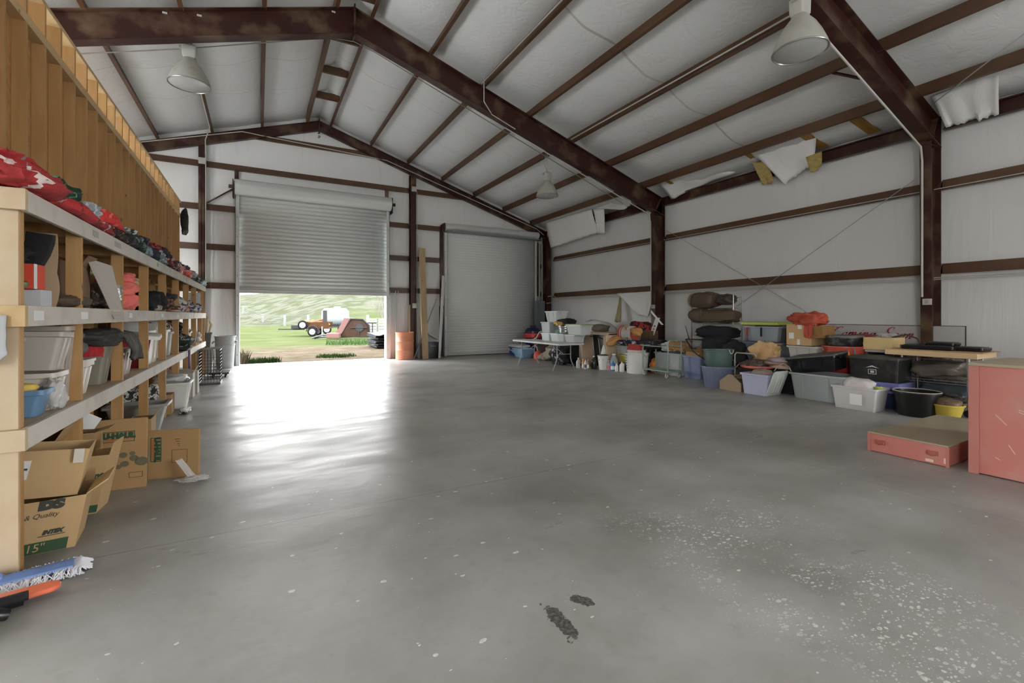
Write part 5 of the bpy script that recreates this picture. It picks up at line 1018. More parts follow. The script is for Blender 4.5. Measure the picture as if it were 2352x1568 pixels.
tote('storage_tub', 'yellow tub behind the white jugs', 'tub', (8.30, 8.92, .20), .3, .44, .20, M('yellow_tub', dc(165, 150, 40), .4), ribs=False)
tote('storage_tub', 'black tub carrying the yellow tub', 'tub', (8.30, 8.88, .0), .3, .42, .195, BLACKP, ribs=False)
tote('storage_tub', 'clear box on top of the yellow tub', 'tub', (8.32, 9.0, .405), .32, .50, .22, CL2, ribs=False, contents=(M('pale_mix', (.6, .6, .58), .7, var=.3, scale=20), .8))
t = roundtub('bucket', 'big white bucket with worn blue print before the stuffed toy', 'bucket', (8.10, 8.42, 0), .24, .28, .50, WHP, handles='rope', bands=(.92,))
mb = MB()
for i in range(6): mb.add([(-.262-.0035*i, .02, .12+.06*i), (-.262-.0035*i, .06, .12+.06*i), (-.264-.0035*i, .06, .15+.06*i), (-.264-.0035*i, .02, .15+.06*i)], [(0, 1, 2, 3)])
mb.build('worn_print', M('faint_blue', (.2, .22, .35), .6), t, smooth=0, loc=(-.012, .02, 0))
t = carton('food_box', 'white box with a red gable top sitting in the big white bucket', (8.10, 8.44, .46), .26, .36, .10, WHP, flaps=None, open_=False, cat='box')
mb = MB(); mb.prism([(-.14, .10), (.14, .10), (.05, .24), (-.08, .24)], lambda u, v, q: (u, -.19+.38*q, v)); mb.build('gable_top', M('gable_red', dc(175, 55, 45), .5), t, smooth=0)
# -- stuffed toy lying on its back, legs towards the room
TOY = M('golden_plush', dc(190, 135, 70), .95, var=.15, scale=30, bump=.9, bscale=60)
t = thing('stuffed_toy', 'large golden stuffed toy in a white and red jersey slumped on the pile', 'toy', (8.32, 9.0, .70))
bmv = [((0, 0, .22), .17), ((.0, -.25, .28), .15), ((0, .05, .2), .16), ((-.12, .18, .12), .09), ((-.22, .42, .02), .085), ((-.22, .62, .10), .075), ((-.10, .20, .10), .09), ((-.30, .30, -.05), .085), ((-.42, .34, -.02), .075),
       ((0, -.38, .30), .10), ((.0, -.52, .32), .09), ((0, -.20, .34), .07), ((-.16, -.34, .34), .06), ((-.20, -.5, .28), .05), ((-.12, -.62, .22), .05)]
edges_ = [(0, 1), (0, 2), (2, 3), (3, 4), (4, 5), (2, 6), (6, 7), (7, 8), (1, 9), (9, 10), (1, 11), (11, 12), (12, 13), (13, 14)]
me = bpy.data.meshes.new('plush_body'); me.from_pydata([v for v, r in bmv], edges_, []); o = bpy.data.objects.new('plush_body', me); C.objects.link(o); o.parent = t
sk = o.modifiers.new('skin', 'SKIN'); ss = o.modifiers.new('sub', 'SUBSURF'); ss.levels = ss.render_levels = 2; sk.use_smooth_shade = True
for i, (v, r) in enumerate(bmv): me.skin_vertices[0].data[i].radius = (r, r)
me.skin_vertices[0].data[0].use_root = True
dg = bpy.context.evaluated_depsgraph_get(); m2 = bpy.data.meshes.new_from_object(o.evaluated_get(dg)); bpy.data.objects.remove(o)
m2.name = 'plush_body'; m2.materials.clear(); m2.materials.append(TOY); o = bpy.data.objects.new('plush_body', m2); C.objects.link(o); o.parent = t
for p_ in m2.polygons: p_.use_smooth = True
mb = MB(); mb.loft([[Vector((.18*math.cos(a)*s_, y, .24+.19*math.sin(a)*s_)) for a in [2*PI*k/18 for k in range(18)]] for y, s_ in ((.16, 1.02), (.0, 1.08), (-.2, 1.02), (-.3, .8))]); mb.build('jersey', M('jersey_white', (.6, .59, .57), .8, bump=.4), t, smooth=60)
for nm, y0, y1, s_ in (('hem_stripe', .16, .10, 1.09), ('collar_stripe', -.27, -.31, .90), ('waist_stripe', .06, .03, 1.10)):
    mb = MB(); mb.loft([[Vector((.18*math.cos(a)*s_, y, .24+.19*math.sin(a)*s_)) for a in [2*PI*k/18 for k in range(18)]] for y in (y0, y1)]); mb.build(nm, M('jersey_red', dc(175, 65, 45), .8), t, smooth=60)
lump('navy_cloth', 'navy and white cloth under the stuffed toy', 'clothes', (8.22, 8.75, .62), (.4, .8, .16), stripes('navyw', (.02, .025, .06), (.55, .55, .55), 6, .2, 6), 91, amp=.3)
lump('black_bag', 'shiny black bag right of the stuffed toy', 'bag', (8.35, 8.25, .56), (.45, .6, .28), M('bin_film', (.03, .03, .035), .18, bump=1, bscale=12), 92, amp=.3)
lump('red_black_bag', 'red and black patterned bag high behind the stuffed toy', 'bag', (8.85, 9.05, .92), (.35, .62, .32), stripes('redblack', dc(150, 30, 35), (.02, .015, .015), 7, .45, 5), 93, amp=.25)
tote('storage_tub', 'dark tub under the toy and the patterned bag', 'tub', (8.72, 8.85, 0), .5, 1.0, .62, BLACKP, ribs=False)
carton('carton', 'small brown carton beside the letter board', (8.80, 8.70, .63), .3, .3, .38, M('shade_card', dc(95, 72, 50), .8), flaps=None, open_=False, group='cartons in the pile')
t = thing('letter_board', 'narrow white board with black symbols leaning against the far right column', 'board', (8.75, 8.62, .62)); t.rotation_euler = (0, 0, 0)
bd = lambda u, v, d=0: (d+.12*v, -.10*u*0+u-.36*v+.1, v)
mb = MB(); mb.hexa([bd(-.07, 0), bd(.07, 0), bd(.07, 0, .02), bd(-.07, 0, .02), bd(-.07, .72), bd(.07, .72), bd(.07, .72, .02), bd(-.07, .72, .02)]); mb.build('panel', WHP, t, smooth=0)
mb = MB(); text_mb(mb, 'A E H = 0', .085, lambda u, v: bd(-v*1.0, .36-u, -.003), bold=.004); mb.build('black_lettering', INKD, t, smooth=0)
mb = MB(); mb.prism([(-.42, 0), (-.36, 0), (-.02, .30), (-.02, .36)], lambda u, v, q: (.02*q, u+.0, v+.55)); mb.build('folded_wing', WHP, t, smooth=0)
# -- cart
t = thing('platform_cart', 'green and grey steel cart on casters with an arched handle', 'cart', (8.12, 7.62, 0)); CG = M('cart_green', dc(120, 140, 125), .4, var=.06)
mb = MB(); mb.tube([(-.20, -.34, .15), (.22, -.34, .15), (.22, .42, .15), (-.20, .42, .15)], .014, 6, closed=True)
for i in range(7): mb.tube([(-.20, -.28+.11*i, .152), (.22, -.28+.11*i, .152)], .012, 5)
mb.build('deck', CG, t)
for nm, y, h_, r in (('far_frame', .42, .70, .013), ('near_handle', -.34, .84, .014)):
    mb = MB(); mb.tube([(-.20, y, .15), (-.20, y, h_-.06), (-.17, y, h_), (.19, y, h_), (.22, y, h_-.06), (.22, y, .15)], r, 8); mb.build(nm, CG, t)
mb = MB(); mb.tube([(-.20, .42, .70), (-.20, -.34, .70)], .012, 6); mb.tube([(.22, .42, .70), (.22, -.34, .70)], .012, 6); mb.build('side_rail', CG, t)
mb = MB(); mb.tube([(-.20, .42, .70), (-.10, .6, .70), (.12, .6, .70), (.22, .42, .70)], .016, 6); mb.build('shelf_rim', CG, t)
for x, y in ((-.19, -.30), (.20, -.30), (-.19, .38), (.20, .38)):
    mb = MB(); mb.lathe([(.02, -.02), (.05, -.018), (.055, -.01), (.055, .01), (.05, .018), (.02, .02)], (x, y, .055), 16, 'x'); mb.bb((x-.03, y-.008, .05), (x-.024, y+.008, .14)); mb.bb((x+.024, y-.008, .05), (x+.03, y+.008, .14)); mb.build('caster', M('caster_grey', dc(110, 108, 102), .4), t)
t = tote('storage_tote', 'clear tote with dark blue contents behind the cart', 'tote', (8.68, 7.80, 0), .5, .78, .52, CL2, ribs=False, contents=(M('slate_fill', dc(75, 85, 110), .8), .9))
t = tote('storage_tote', 'blue grey tote with an open carton inside, right of the cart', 'tote', (8.66, 7.10, 0), .42, .50, .50, M('bluegrey_tote', dc(95, 108, 140), .4, var=.15, scale=5), ribs=False)
carton('carton', 'open brown carton sunk in the blue grey tote', (8.66, 7.12, .36), .30, .36, .22, CARD, flaps=(70, 40, None, 30), group='cartons in the pile')
lump('yellow_cloth', 'orange yellow cloth low behind the cart wheels', 'cloth', (8.62, 8.28, 0), (.3, .26, .34), M('orange_cloth', dc(205, 120, 35), .8), 94, amp=.2)
lump('maroon_bag', 'dark maroon bag on the floor behind the cart', 'bag', (8.95, 8.35, 0), (.4, .4, .40), M('maroon_bag', dc(70, 25, 20, 1.8), .7), 95, amp=.15)
tote('storage_tub', 'teal tub edge behind the cart frame', 'tub', (8.95, 8.30, .40), .36, .46, .16, M('teal_plastic', dc(110, 145, 140), .4), ribs=False)
mb = MB(); mb.lathe([(.02, -.05), (.20, -.04), (.21, 0), (.20, .04), (.02, .05)], n=24, ax='x'); tag(mb.build('round_cushion', BLACKP, loc=(8.75, 8.2, .60), rot=(0, .2, 0)), 'round black disc propped behind the cart', 'disc')
for i, (y, z, c_, lab) in enumerate(((7.68, .56, M('org_bundle', dc(165, 115, 60), .8), 'brown wicker bundle heaped on the clear tote'), (7.85, .55, WHP, 'white rounded lid on top of the clear tote'), (7.5, .55, M('wood_sticks', dc(150, 115, 75), .7), 'heap of wooden blocks on the clear tote'))):
    lump('mixed_goods', lab, 'goods', (8.62, y, z), (.4, .34, .22), c_, 96+i, amp=.35)
lump('grey_bags', 'tall pile of crinkled grey bags right of the blue grey tote', 'bag', (8.70, 6.72, .0), (.36, .34, .86), M('grey_film', dc(92, 90, 92), .25, bump=1, bscale=12), 99, amp=.45)
carton('carton', 'tan carton between the far column and the cart', (9.15, 7.9, .0), .4, .4, .76, CARDL, flaps=None, open_=False, group='cartons in the pile')
lump('white_cover', 'pale rounded cover leaning right of the far column', 'cover', (9.2, 7.55, .62), (.3, .5, .30), M('pale_sheet', (.52, .52, .51), .6, bump=.3, bscale=6), 101, amp=.12)
bottle('white bottle with a red spray head behind the grey bags', (9.3, 7.10, .78), .22, .05, WHP, M('spray_red', dc(190, 70, 60), .5), group=None)
# -- garment rack with rolled bags
t = thing('steel_rack', 'tall chrome rack on the wall side holding dark brown rolls', 'rack', (9.13, 6.93, 0))
for x, y, h_ in ((-.2, -.52, 1.84), (.24, -.42, 1.84), (-.2, .56, 1.70), (.24, .56, 1.70)): mb = MB(); mb.tube([(x, y, .02), (x, y, h_)], .013, 8); mb.build('post', CHROME, t)
for z in (.45, .85, 1.22, 1.56, 1.80): mb = MB(); mb.tube([(-.2, -.52, z), (.24, -.42, z), (.24, .56, z), (-.2, .56, z)], .009, 6, closed=True); mb.tube([(-.1, -.5, z), (-.1, .56, z)], .006, 5); mb.tube([(.05, -.5, z), (.05, .56, z)], .006, 5); mb.build('shelf_frame', CHROME, t)
BRN = stripes('brown_bag', (.022, .012, .010), (.30, .13, .06), 9, .28, 3, rough=.4); 
lump('rolled_bag', 'thick brown patterned roll on top of the chrome rack', 'bag', (8.98, 7.15, 1.57), (.44, .66, .36), BRN, 111, group='brown rolls', amp=.12, e=.6)
lump('rolled_bag', 'grey brown soft end of the top roll toward the rack post', 'bag', (9.0, 6.62, 1.63), (.34, .44, .24), M('taupe_roll', (.055, .042, .036), .55, bump=.7), 112, group='brown rolls', amp=.22)
lump('rolled_bag', 'long dark brown roll on the second tier of the rack', 'bag', (8.98, 6.85, 1.235), (.44, 1.05, .30), BRN, 113, group='brown rolls', amp=.14, e=.6)
lump('rolled_bag', 'left dark end bulging from the second tier of the rack', 'bag', (8.93, 7.26, 1.235), (.46, .42, .33), BRN, 114, group='brown rolls', amp=.12)
mb = MB(); mb.lathe([(.01, -.02), (.14, -.02), (.16, 0), (.16, .02)], n=24, ax='y'); tag(mb.build('roll_end', M('tan_end', dc(140, 120, 95), .7), loc=(8.94, 7.49, 1.75)), 'pale oval end of the top brown roll', 'disc')
lump('black_cushion', 'black folded pad on the third tier of the rack', 'cushion', (8.93, 6.80, .90), (.48, .95, .26), BLACKC, 115, group='black pads', amp=.12, e=.6)
lump('black_cushion', 'black drooping pad below the third tier of the rack', 'cushion', (8.60, 6.55, .62), (.55, .55, .36), BLACKC, 116, group='black pads', amp=.2)
t = thing('folding_chair', 'black round backed folding chair leaning before the chrome rack', 'chair', (8.35, 6.30, 0))
mb = MB(); mb.lathe([(.02, 0), (.26, .01), (.27, .03), (.24, .05), (.02, .055)], n=28, M_=Matrix.Rotation(.35, 3, 'Y')); mb.build('seat', BLACKC, t, loc=(0, -.02, .56), smooth=60)
mb = MB(); mb.tube([(.24*math.cos(a), -.02+.30*math.sin(a), .50-.10*math.cos(a)) for a in [2*PI*k/24 for k in range(24)]], .011, 6, closed=True); mb.build('ring_frame', M('pale_metal', (.5, .47, .42), .35, metal=.5), t)
for a_, b_ in (((-.2, .2, .52), (.15, -.25, .01)), ((.15, .25, .50), (-.2, -.2, .01)), ((-.2, -.25, .50), (-.12, -.20, .01)), ((.2, -.2, .5), (.2, .2, .01))): mb = MB(); mb.tube([a_, b_], .010, 6); mb.build('leg', CHROME, t)
lump('black_jacket', 'shapeless black jacket hanging between the rack and the folding chair', 'clothes', (8.62, 6.22, .30), (.45, .55, .55), BLACKC, 118, amp=.3)
t = thing('ladder_frame', 'bent black and steel tube frame left of the chrome rack', 'frame', (8.5, 7.1, 0))
for a_ in ([(.2, .38, 1.16), (.18, .25, .85), (.05, .1, .80)], [(.0, .2, .86), (-.1, -.1, .60), (-.15, -.5, .42)], [(.1, .15, .86), (.1, -.3, .86), (-.05, -.55, .60), (-.1, -.62, .45)], [(0, .2, .86), (.2, .2, .86), (.25, -.3, .86)]): mb = MB(); mb.tube(a_, .010, 6); mb.build('tube', BLACKP, t)
# -- round tubs
roundtub('round_tub', 'blue grey round tub on the floor carrying a green tub', 'tub', (7.93, 6.03, 0), .24, .30, .41, M('bluegrey_tub', dc(88, 95, 118), .4, var=.2, scale=5, dirt=(.3, .32, .38), damt=.3), handles='lug', rimr=.018)
roundtub('round_tub', 'dark green tub sitting tilted in the blue grey tub', 'tub', (7.95, 6.02, .375), .23, .275, .36, M('green_tub', dc(62, 85, 80), .45, var=.2, scale=6), handles='rope', rimr=.014, rot=(-.08, .06, 0), bands=(.85,))
t = thing('wooden_tool_box', 'open wooden tool box with pointed ends beside the blue grey tub', 'tool box', (7.92, 5.60, 0), PI/2)
for y in (-.03, .24) if False else (.20, -.20):
    mb = MB(); mb.prism([(-.22, 0), (.22, 0), (.22, .16), (.04, .30), (-.04, .30), (-.22, .16)], lambda u, v, q, y=y: (u, y-.008+.016*q, v)); mb.build('end_board', M('box_wood', dc(125, 105, 80), .7), t, smooth=0)
for x in (-.215, .215): mb = MB(); mb.bb((x-.008, -.19, .01), (x+.008, .19, .16)); mb.build('side_board', M('box_wood2', dc(85, 55, 35), .7), t, smooth=0)
mb = MB(); mb.bb((-.21, -.19, .0), (.21, .19, .02)); mb.build('bottom', M('box_wood2', dc(85, 55, 35), .7), t, smooth=0)
mb = MB(); mb.cyl((0, -.19, .27), (0, .19, .27), .014); mb.build('carry_bar', M('box_wood', dc(125, 105, 80), .7), t)
lump('tools_heap', 'dark tools filling the wooden tool box', 'tools', (7.95, 5.62, .025), (.34, .34, .15), M('tools_mix', (.08, .06, .05), .4, var=.7, scale=30), 121, amp=.5)
t = thing('metal_stand', 'white bent tube stand behind the wooden tool box', 'stand', (8.35, 5.92, 0)); mb = MB(); mb.tube([(-.05, .0, .0), (-.05, .0, .62), (0, -.0, .66), (0, -.38, .66), (0, -.42, .60)], .014, 8); mb.build('tube', WHITEP, t); mb = MB(); mb.tube([(-.05, .25, .1), (-.05, -.1, .45)], .010, 6); mb.build('brace', WHITEP, t)
t = thing('round_tray', 'round coral red tray heaped with bags beside the tool box', 'tray', (8.30, 5.45, .40)); mb = MB(); mb.lathe([(.24, 0), (.29, .02), (.30, .06), (.285, .06), (.23, .015), (.005, .012)], n=32); mb.build('dish', M('coral_plastic', dc(195, 95, 80), .4, var=.1), t, smooth=50)
lump('dark_bags', 'grey brown bags lying on the coral tray', 'bag', (8.30, 5.47, .415), (.4, .4, .14), M('bag_mix', dc(85, 72, 65), .6, var=.5, scale=14, bump=.8), 122, amp=.4)
tote('storage_tub', 'dark tub below the coral tray', 'tub', (8.42, 5.46, 0), .5, .6, .40, M('brownblack', (.06, .05, .045), .4), ribs=False)
lump('paper_bag', 'crumpled brown paper bag standing on the goods behind the coral tray', 'paper bag', (8.62, 5.45, .45), (.36, .52, .40), M('kraft_paper', dc(180, 145, 95), .8, bump=1.0, bscale=7), 123, amp=.45, e=.55)
tote('storage_tub', 'black tub below the paper bag', 'tub', (8.85, 5.40, 0), .42, .62, .45, BLACKP, ribs=False)
t = tote('storage_tote', 'pale blue grey tote in the front row left of the leaning lid', 'tote', (7.91, 5.10, 0), .50, .50, .37, M('blue_milky', dc(145, 150, 172), .35, var=.08), ribs=False, rim=.016, contents=(M('pillow_tan', dc(125, 110, 98), .85), .75))
mb = MB(); mb.box((.0, -.27, .33), (.14, .03, .035)); mb.build('blue_latch', M('latch_blue', dc(40, 45, 85), .4), t, bevel=.003)
t = thing('tote_lid', 'grey ribbed tote lid leaning upright against the big grey tote', 'lid', (7.88, 4.86, 0)); Lr = M('lid_grey', dc(160, 165, 160), .4, var=.05)
lf = lambda u, v, d=0: (u*.98+.0, -.16*v/.44-d+.04, v)
mb = MB(); R = []
for d_, s_ in ((0, 1), (.018, 1), (.024, .92)):
    ring = rr(.42*s_, .44*s_, 0, .05); R.append([Vector(lf(q.x, q.y+.225, d_)) for q in ring])
mb.loft(R); mb.build('panel', Lr, t, smooth=40)
for x in (-.08, .0, .08): mb = MB(); mb.tube([lf(x, .06, .03), lf(x, .20, .035), lf(x, .38, .03)], .012, 6); mb.build('rib', Lr, t)
t = tote('storage_tote', 'big grey tote in the front row under the tilted black tote', 'tote', (8.30, 4.27, 0), .56, .86, .43, M('bigtote_grey', dc(135, 142, 142), .4, var=.05), ribs=True, rim=.02, r=.08)
t = tote('storage_tote', 'black tote lying tilted on the big grey tote', 'tote', (8.32, 4.36, .47), .42, .78, .25, M('gloss_black', (.012, .013, .015), .15, var=.3), rot=(math.radians(-9), math.radians(-6), 0), lid=M('dusty_black', (.10, .10, .095), .6, var=.3), taper=.9)
t = tote('storage_tote', 'long clear tote with milky walls at the front of the pile', 'tote', (7.93, 3.58, 0), .38, .60, .34, M('milky2', (.70, .69, .69), .3, alpha=.78, var=.05), ribs=False, rim=.012, contents=(M('white_goods', (.62, .58, .58), .6, var=.2, scale=10), .9))
mb = MB(); mb.bb((-.198, -.12, .08), (-.195, .04, .24)); mb.build('paper_sheet', PAPER, t, smooth=0)
lump('lime_cloth', 'scrap of lime green at the corner of the long clear tote', 'cloth', (7.95, 3.34, .30), (.12, .10, .06), M('lime_cloth', dc(150, 165, 60), .8), 125, amp=.3)
t = tote('storage_tote', 'violet lidded tote carrying the black box', 'tote', (8.48, 3.55, 0), .46, .66, .37, M('navy_tote', dc(35, 38, 70, 1.8), .35), lid=M('violet_lid', dc(105, 105, 165), .4, var=.05), ribs=False)
VL = M('violet_lid', dc(105, 105, 165), .4)
mb = MB(); mb.loft([rr(.50, .70, .24, .04), rr(.52, .72, .37, .04)]); mb.build('violet_rim', VL, t, smooth=40)
t = thing('black_box', 'square black lidded box with a white emblem on the violet tote', 'box', (8.50, 3.56, .40)); BB = M('box_black', (.02, .021, .021), .35, var=.4, dirt=(.10, .10, .09), dscale=8, damt=.4)
mb = MB(); mb.loft([rr(.44, .62, 0, .03), rr(.48, .66, .33, .03)]); mb.build('body', BB, t, smooth=40)
mb = MB(); mb.loft([rr(.50, .68, .33, .03), rr(.50, .68, .36, .03), rr(.44, .62, .37, .03)]); mb.build('lid', M('box_lid', (.07, .065, .055), .6, var=.4), t, smooth=40)
bf = lambda u, v: (-.228-.02*(v/.33), -u, v)
mb = MB()
for x0, x1, y0, y1 in ((-.055, .055, .10, .108), (-.055, .055, .168, .176), (-.055, -.047, .10, .176), (.047, .055, .10, .176), (-.025, .025, .12, .155)): mb.add([bf(x0, y0), bf(x1, y0), bf(x1, y1), bf(x0, y1)], [(0, 1, 2, 3)])
mb.add([bf(-.09, .195), bf(0, .235), bf(.09, .195), bf(0, .212)], [(0, 1, 2, 3)]); mb.build('white_emblem', M('emblem_white', (.6, .6, .58), .6), t, smooth=0)
roundtub('stock_pot', 'round black tub with a pale rim left of the yellow tub', 'tub', (8.12, 2.96, 0), .22, .25, .335, BLACKP, rimr=.016, handles='lug')
mb = MB(); mb.tube([(8.12+.262*math.cos(2*PI*k/30), 2.96+.262*math.sin(2*PI*k/30), .340) for k in range(30)], .008, 5, closed=True); tag(mb.build('pale_ring', WHITEP), 'pale ring resting on the rim of the round black tub', 'ring')
roundtub('yellow_tub', 'small bright yellow tub holding crumpled brown paper', 'tub', (8.20, 2.66, 0), .13, .175, .20, M('bright_yellow', dc(205, 175, 30), .4, var=.05), contents=(M('brown_film', dc(110, 90, 65), .4, bump=1, bscale=14), .9))
# -- back row along the wall
t = tote('storage_tote', 'clear tote with red straps under the lime green lid', 'tote', (9.05, 5.72, .88), .44, .72, .30, M('clear_blue', (.45, .50, .55), .2, alpha=.6), ribs=False, contents=(M('navy_fill', dc(60, 65, 80), .8), .8))
for y in (.28, -.02): mb = MB(); mb.bb((-.245, y-.02, .10), (-.238, y+.02, .28)); mb.build('red_strap', M('strap_red', dc(140, 25, 35), .7) if y > 0 else BLACKC, t, smooth=0)
t = thing('tote_lid', 'lime green tote lid lying on the clear strapped tote', 'lid', (9.05, 5.76, 1.20)); mb = MB(); mb.loft([rr(.46, .74, 0, .03), rr(.52, .80, .015, .03), rr(.52, .80, .06, .03), rr(.44, .72, .075, .03)]); mb.build('panel', M('lime_green', dc(150, 160, 45), .4, var=.05), t, smooth=40)
tote('storage_tote', 'dark lidded tote right of the clear strapped tote on the back row', 'tote', (9.15, 5.28, .86), .4, .34, .30, M('dk_tote', dc(60, 62, 64), .4), ribs=False, lid=M('dk_lid', dc(90, 90, 90), .4))
tote('storage_tote', 'blue grey tote under the strapped tote on the back row', 'tote', (9.05, 5.70, .45), .5, .84, .42, M('bg_tote', dc(98, 108, 125), .4), ribs=True, r=.06)
tote('storage_tote', 'dark tote at the floor of the back row behind the paper bag', 'tote', (9.10, 5.62, 0), .5, .9, .445, DGREY, ribs=False)
tote('storage_tote', 'dark slate tote with handle grip in the middle of the back row', 'tote', (8.85, 5.02, .48), .46, .48, .36, M('slate_tote', dc(68, 74, 80), .4), ribs=True, rim=.02)
tote('storage_tote', 'dark tote on the floor carrying the slate tote', 'tote', (8.9, 4.98, 0), .46, .46, .475, BLACKP, ribs=False)
for i, (y, z, c1, lab) in enumerate(((5.12, .48, dc(140, 115, 100), 'brown cushion lying on top of the pillow heap'), (5.02, .54, dc(150, 135, 140), 'mauve cushion topmost on the pillow heap'), (4.98, .42, dc(160, 140, 125), 'pale tan cushion lowest on the pillow heap'))):
    lump('cushion', lab, 'cushion', (8.42, y, z), (.36, .50, .09), M(f'cush{i}', c1, .85), 130+i, amp=.08, group='cushions in the pile')
tote('storage_tub', 'dark tub beneath the cushion heap', 'tub', (8.45, 4.98, 0), .42, .5, .41, BLACKP, ribs=False)
wire('loose_rope', [(8.1, 5.0, .40), (8.05, 4.9, .50), (8.08, 4.82, .56), (8.15, 4.76, .50), (8.1, 4.7, .44)], .010, M('rope_tan', dc(150, 135, 115), .8), 'tan rope loop beside the leaning lid', 'rope')
t = carton('carton', 'brown carton with white labels and an orange cloth heaped on it', (8.78, 4.84, .86), .40, .44, .38, CARDL, flaps=(None, None, None, None), group='cartons in the pile')
decal(t, 'white_label', PAPER, lambda u, v: (-.202, -u, v), .09, .11, -.13, .17); decal(t, 'white_label', PAPER, lambda u, v: (-.202, -u, v), .05, .10, -.0, .06); decal(t, 'white_label', PAPER, lambda u, v: (-.202, -u, v), .07, .07, .02, .33)
mb = MB(); mb.hexa([(-.20, -.22, .35), (.20, -.22, .35), (.16, -.42, .36), (-.24, -.42, .36), (-.20, -.225, .14), (.20, -.225, .14), (.16, -.425, .15), (-.24, -.425, .15)]); mb.build('side_flap', M('flap_brown', dc(130, 90, 40), .8), t, smooth=0)
lump('orange_cloth', 'orange rust coloured cloth heaped on the labelled carton', 'cloth', (8.78, 4.80, 1.20), (.44, .56, .26), M('rust_cloth', dc(160, 62, 35), .85, bump=.8, bscale=12), 141, amp=.45)
drape('orange_cloth', 'orange cloth end hanging down between carton and flap', 'cloth', [(8.62, 4.66, 1.26), (8.555, 4.66, 1.22), (8.55, 4.66, 1.10), (8.56, 4.66, 1.0)], .14, M('rust_cloth', dc(160, 62, 35), .85, bump=.8, bscale=12), 9, fr=.05, thick=.015)
tote('storage_tote', 'pale grey tote with ribs carrying the labelled carton', 'tote', (8.72, 4.74, .54), .46, .50, .315, M('pale_tote', dc(150, 148, 142), .4), ribs=True, rim=.02)
tote('storage_tote', 'dark tote on the floor under the pale ribbed tote', 'tote', (8.78, 4.60, 0), .40, .30, .535, BLACKP, ribs=False)
RT = M('red_tub', dc(165, 62, 45), .4, var=.1)
roundtub('round_tub', 'orange red round tub, upper of the two nested ones', 'tub', (8.88, 4.24, .62), .29, .325, .26, RT, handles='lug', rimr=.018, bands=(.5,), group='red round tubs')
roundtub('round_tub', 'orange red round tub, lower of the two nested ones', 'tub', (8.88, 4.24, .38), .27, .31, .235, M('red_tub2', dc(135, 28, 22), .4, var=.1), handles='lug', rimr=.018, group='red round tubs')
roundtub('round_tub', 'dark base tub under the red round tubs', 'tub', (8.88, 4.24, 0), .25, .28, .375, DGREY)
roundtub('round_tub', 'scuffed black round tub on the red round tub', 'tub', (8.88, 4.25, .885), .25, .285, .15, M('scuffed_black', (.03, .033, .032), .35, dirt=(.3, .3, .28), dscale=9, damt=.6), rimr=.02, lid=M('dusty_lid', (.16, .155, .14), .6, var=.3))
wire('teal_cord', [(8.62, 3.96, .86), (8.57, 3.94, .7), (8.56, 3.93, .5), (8.56, 3.93, .40)], .012, M('teal_cord', dc(80, 105, 110), .7), 'teal cord hanging down beside the red tubs', 'cord')
wire('orange_strap', [(8.57, 4.04, .82), (8.555, 4.02, .76), (8.555, 4.0, .70)], .014, M('orange_cord', dc(225, 130, 30), .7), 'short bright orange strap on the red tubs', 'strap')
tote('storage_tote', 'dark grey tote behind the black box on the back row', 'tote', (9.38, 4.0, .45), .28, .36, .44, M('charcoal_tote', dc(62, 66, 68), .4), ribs=False)
tote('storage_tote', 'black tote on the floor under the dark grey back tote', 'tote', (9.38, 4.0, 0), .28, .36, .445, BLACKP, ribs=False)
t = thing('red_binder', 'dark red folded mat with a white block on the back row', 'mat', (9.36, 4.15, .985)); mb = MB(); mb.hexa([(-.2, -.45, 0), (.2, -.45, 0), (.2, .1, .04), (-.2, .1, .04), (-.2, -.45, .05), (.2, -.45, .05), (.2, .1, .09), (-.2, .1, .09)]); mb.build('mat', M('mat_red', dc(120, 25, 38), .6), t, bevel=.01)
tote('paper_block', 'white block under the dark red mat', 'block', (9.36, 4.0, .90), .26, .24, .08, PAPER, ribs=False, taper=1)
t = thing('small_table', 'small pale topped stand behind the black box', 'stand', (9.05, 3.70, 0)); mb = MB(); mb.bb((-.22, -.21, .80), (.22, .21, .84)); mb.build('top', TW, t, bevel=.006)
for x in (-.20, .20):
    for y in (-.19, .19): mb = MB(); mb.bb((x-.012, y-.012, 0), (x+.012, y+.012, .80)); mb.build('leg', DGREY, t, smooth=0)
lump('blue_bundle', 'dark blue bundle under the small pale stand', 'bundle', (9.05, 3.70, .45), (.36, .34, .33), M('navy_bundle', (.03, .04, .08), .7), 143, amp=.2)
tote('storage_tub', 'black tub beneath the dark blue bundle', 'tub', (9.05, 3.70, 0), .36, .34, .445, BLACKP, ribs=False)
t = carton('carton', 'closed tan carton on the small pale stand', (9.02, 3.72, .842), .44, .40, .20, M('tan_carton', dc(185, 160, 105), .8, var=.06), flaps=None, open_=False, group='cartons in the pile')
decal(t, 'tape', M('brown_tape', dc(165, 135, 85), .4), lambda u, v: (-.202, -u, v), .06, .10, 0, .05)
lump('clear_wrap', 'clear wrapping heaped on the closed tan carton', 'wrap', (9.02, 3.66, 1.044), (.25, .26, .06), M('clear_film', (.85, .85, .85), .12, alpha=.45), 144, amp=.5)
wire('curved_hose', [(8.95, 3.58, 1.05), (8.86, 3.35, 1.10), (8.80, 3.2, 1.05), (8.78, 3.15, .97)], .012, M('hose_dark', (.08, .05, .04), .4), 'thin dark hose arching from the tan carton to the black trays', 'hose')
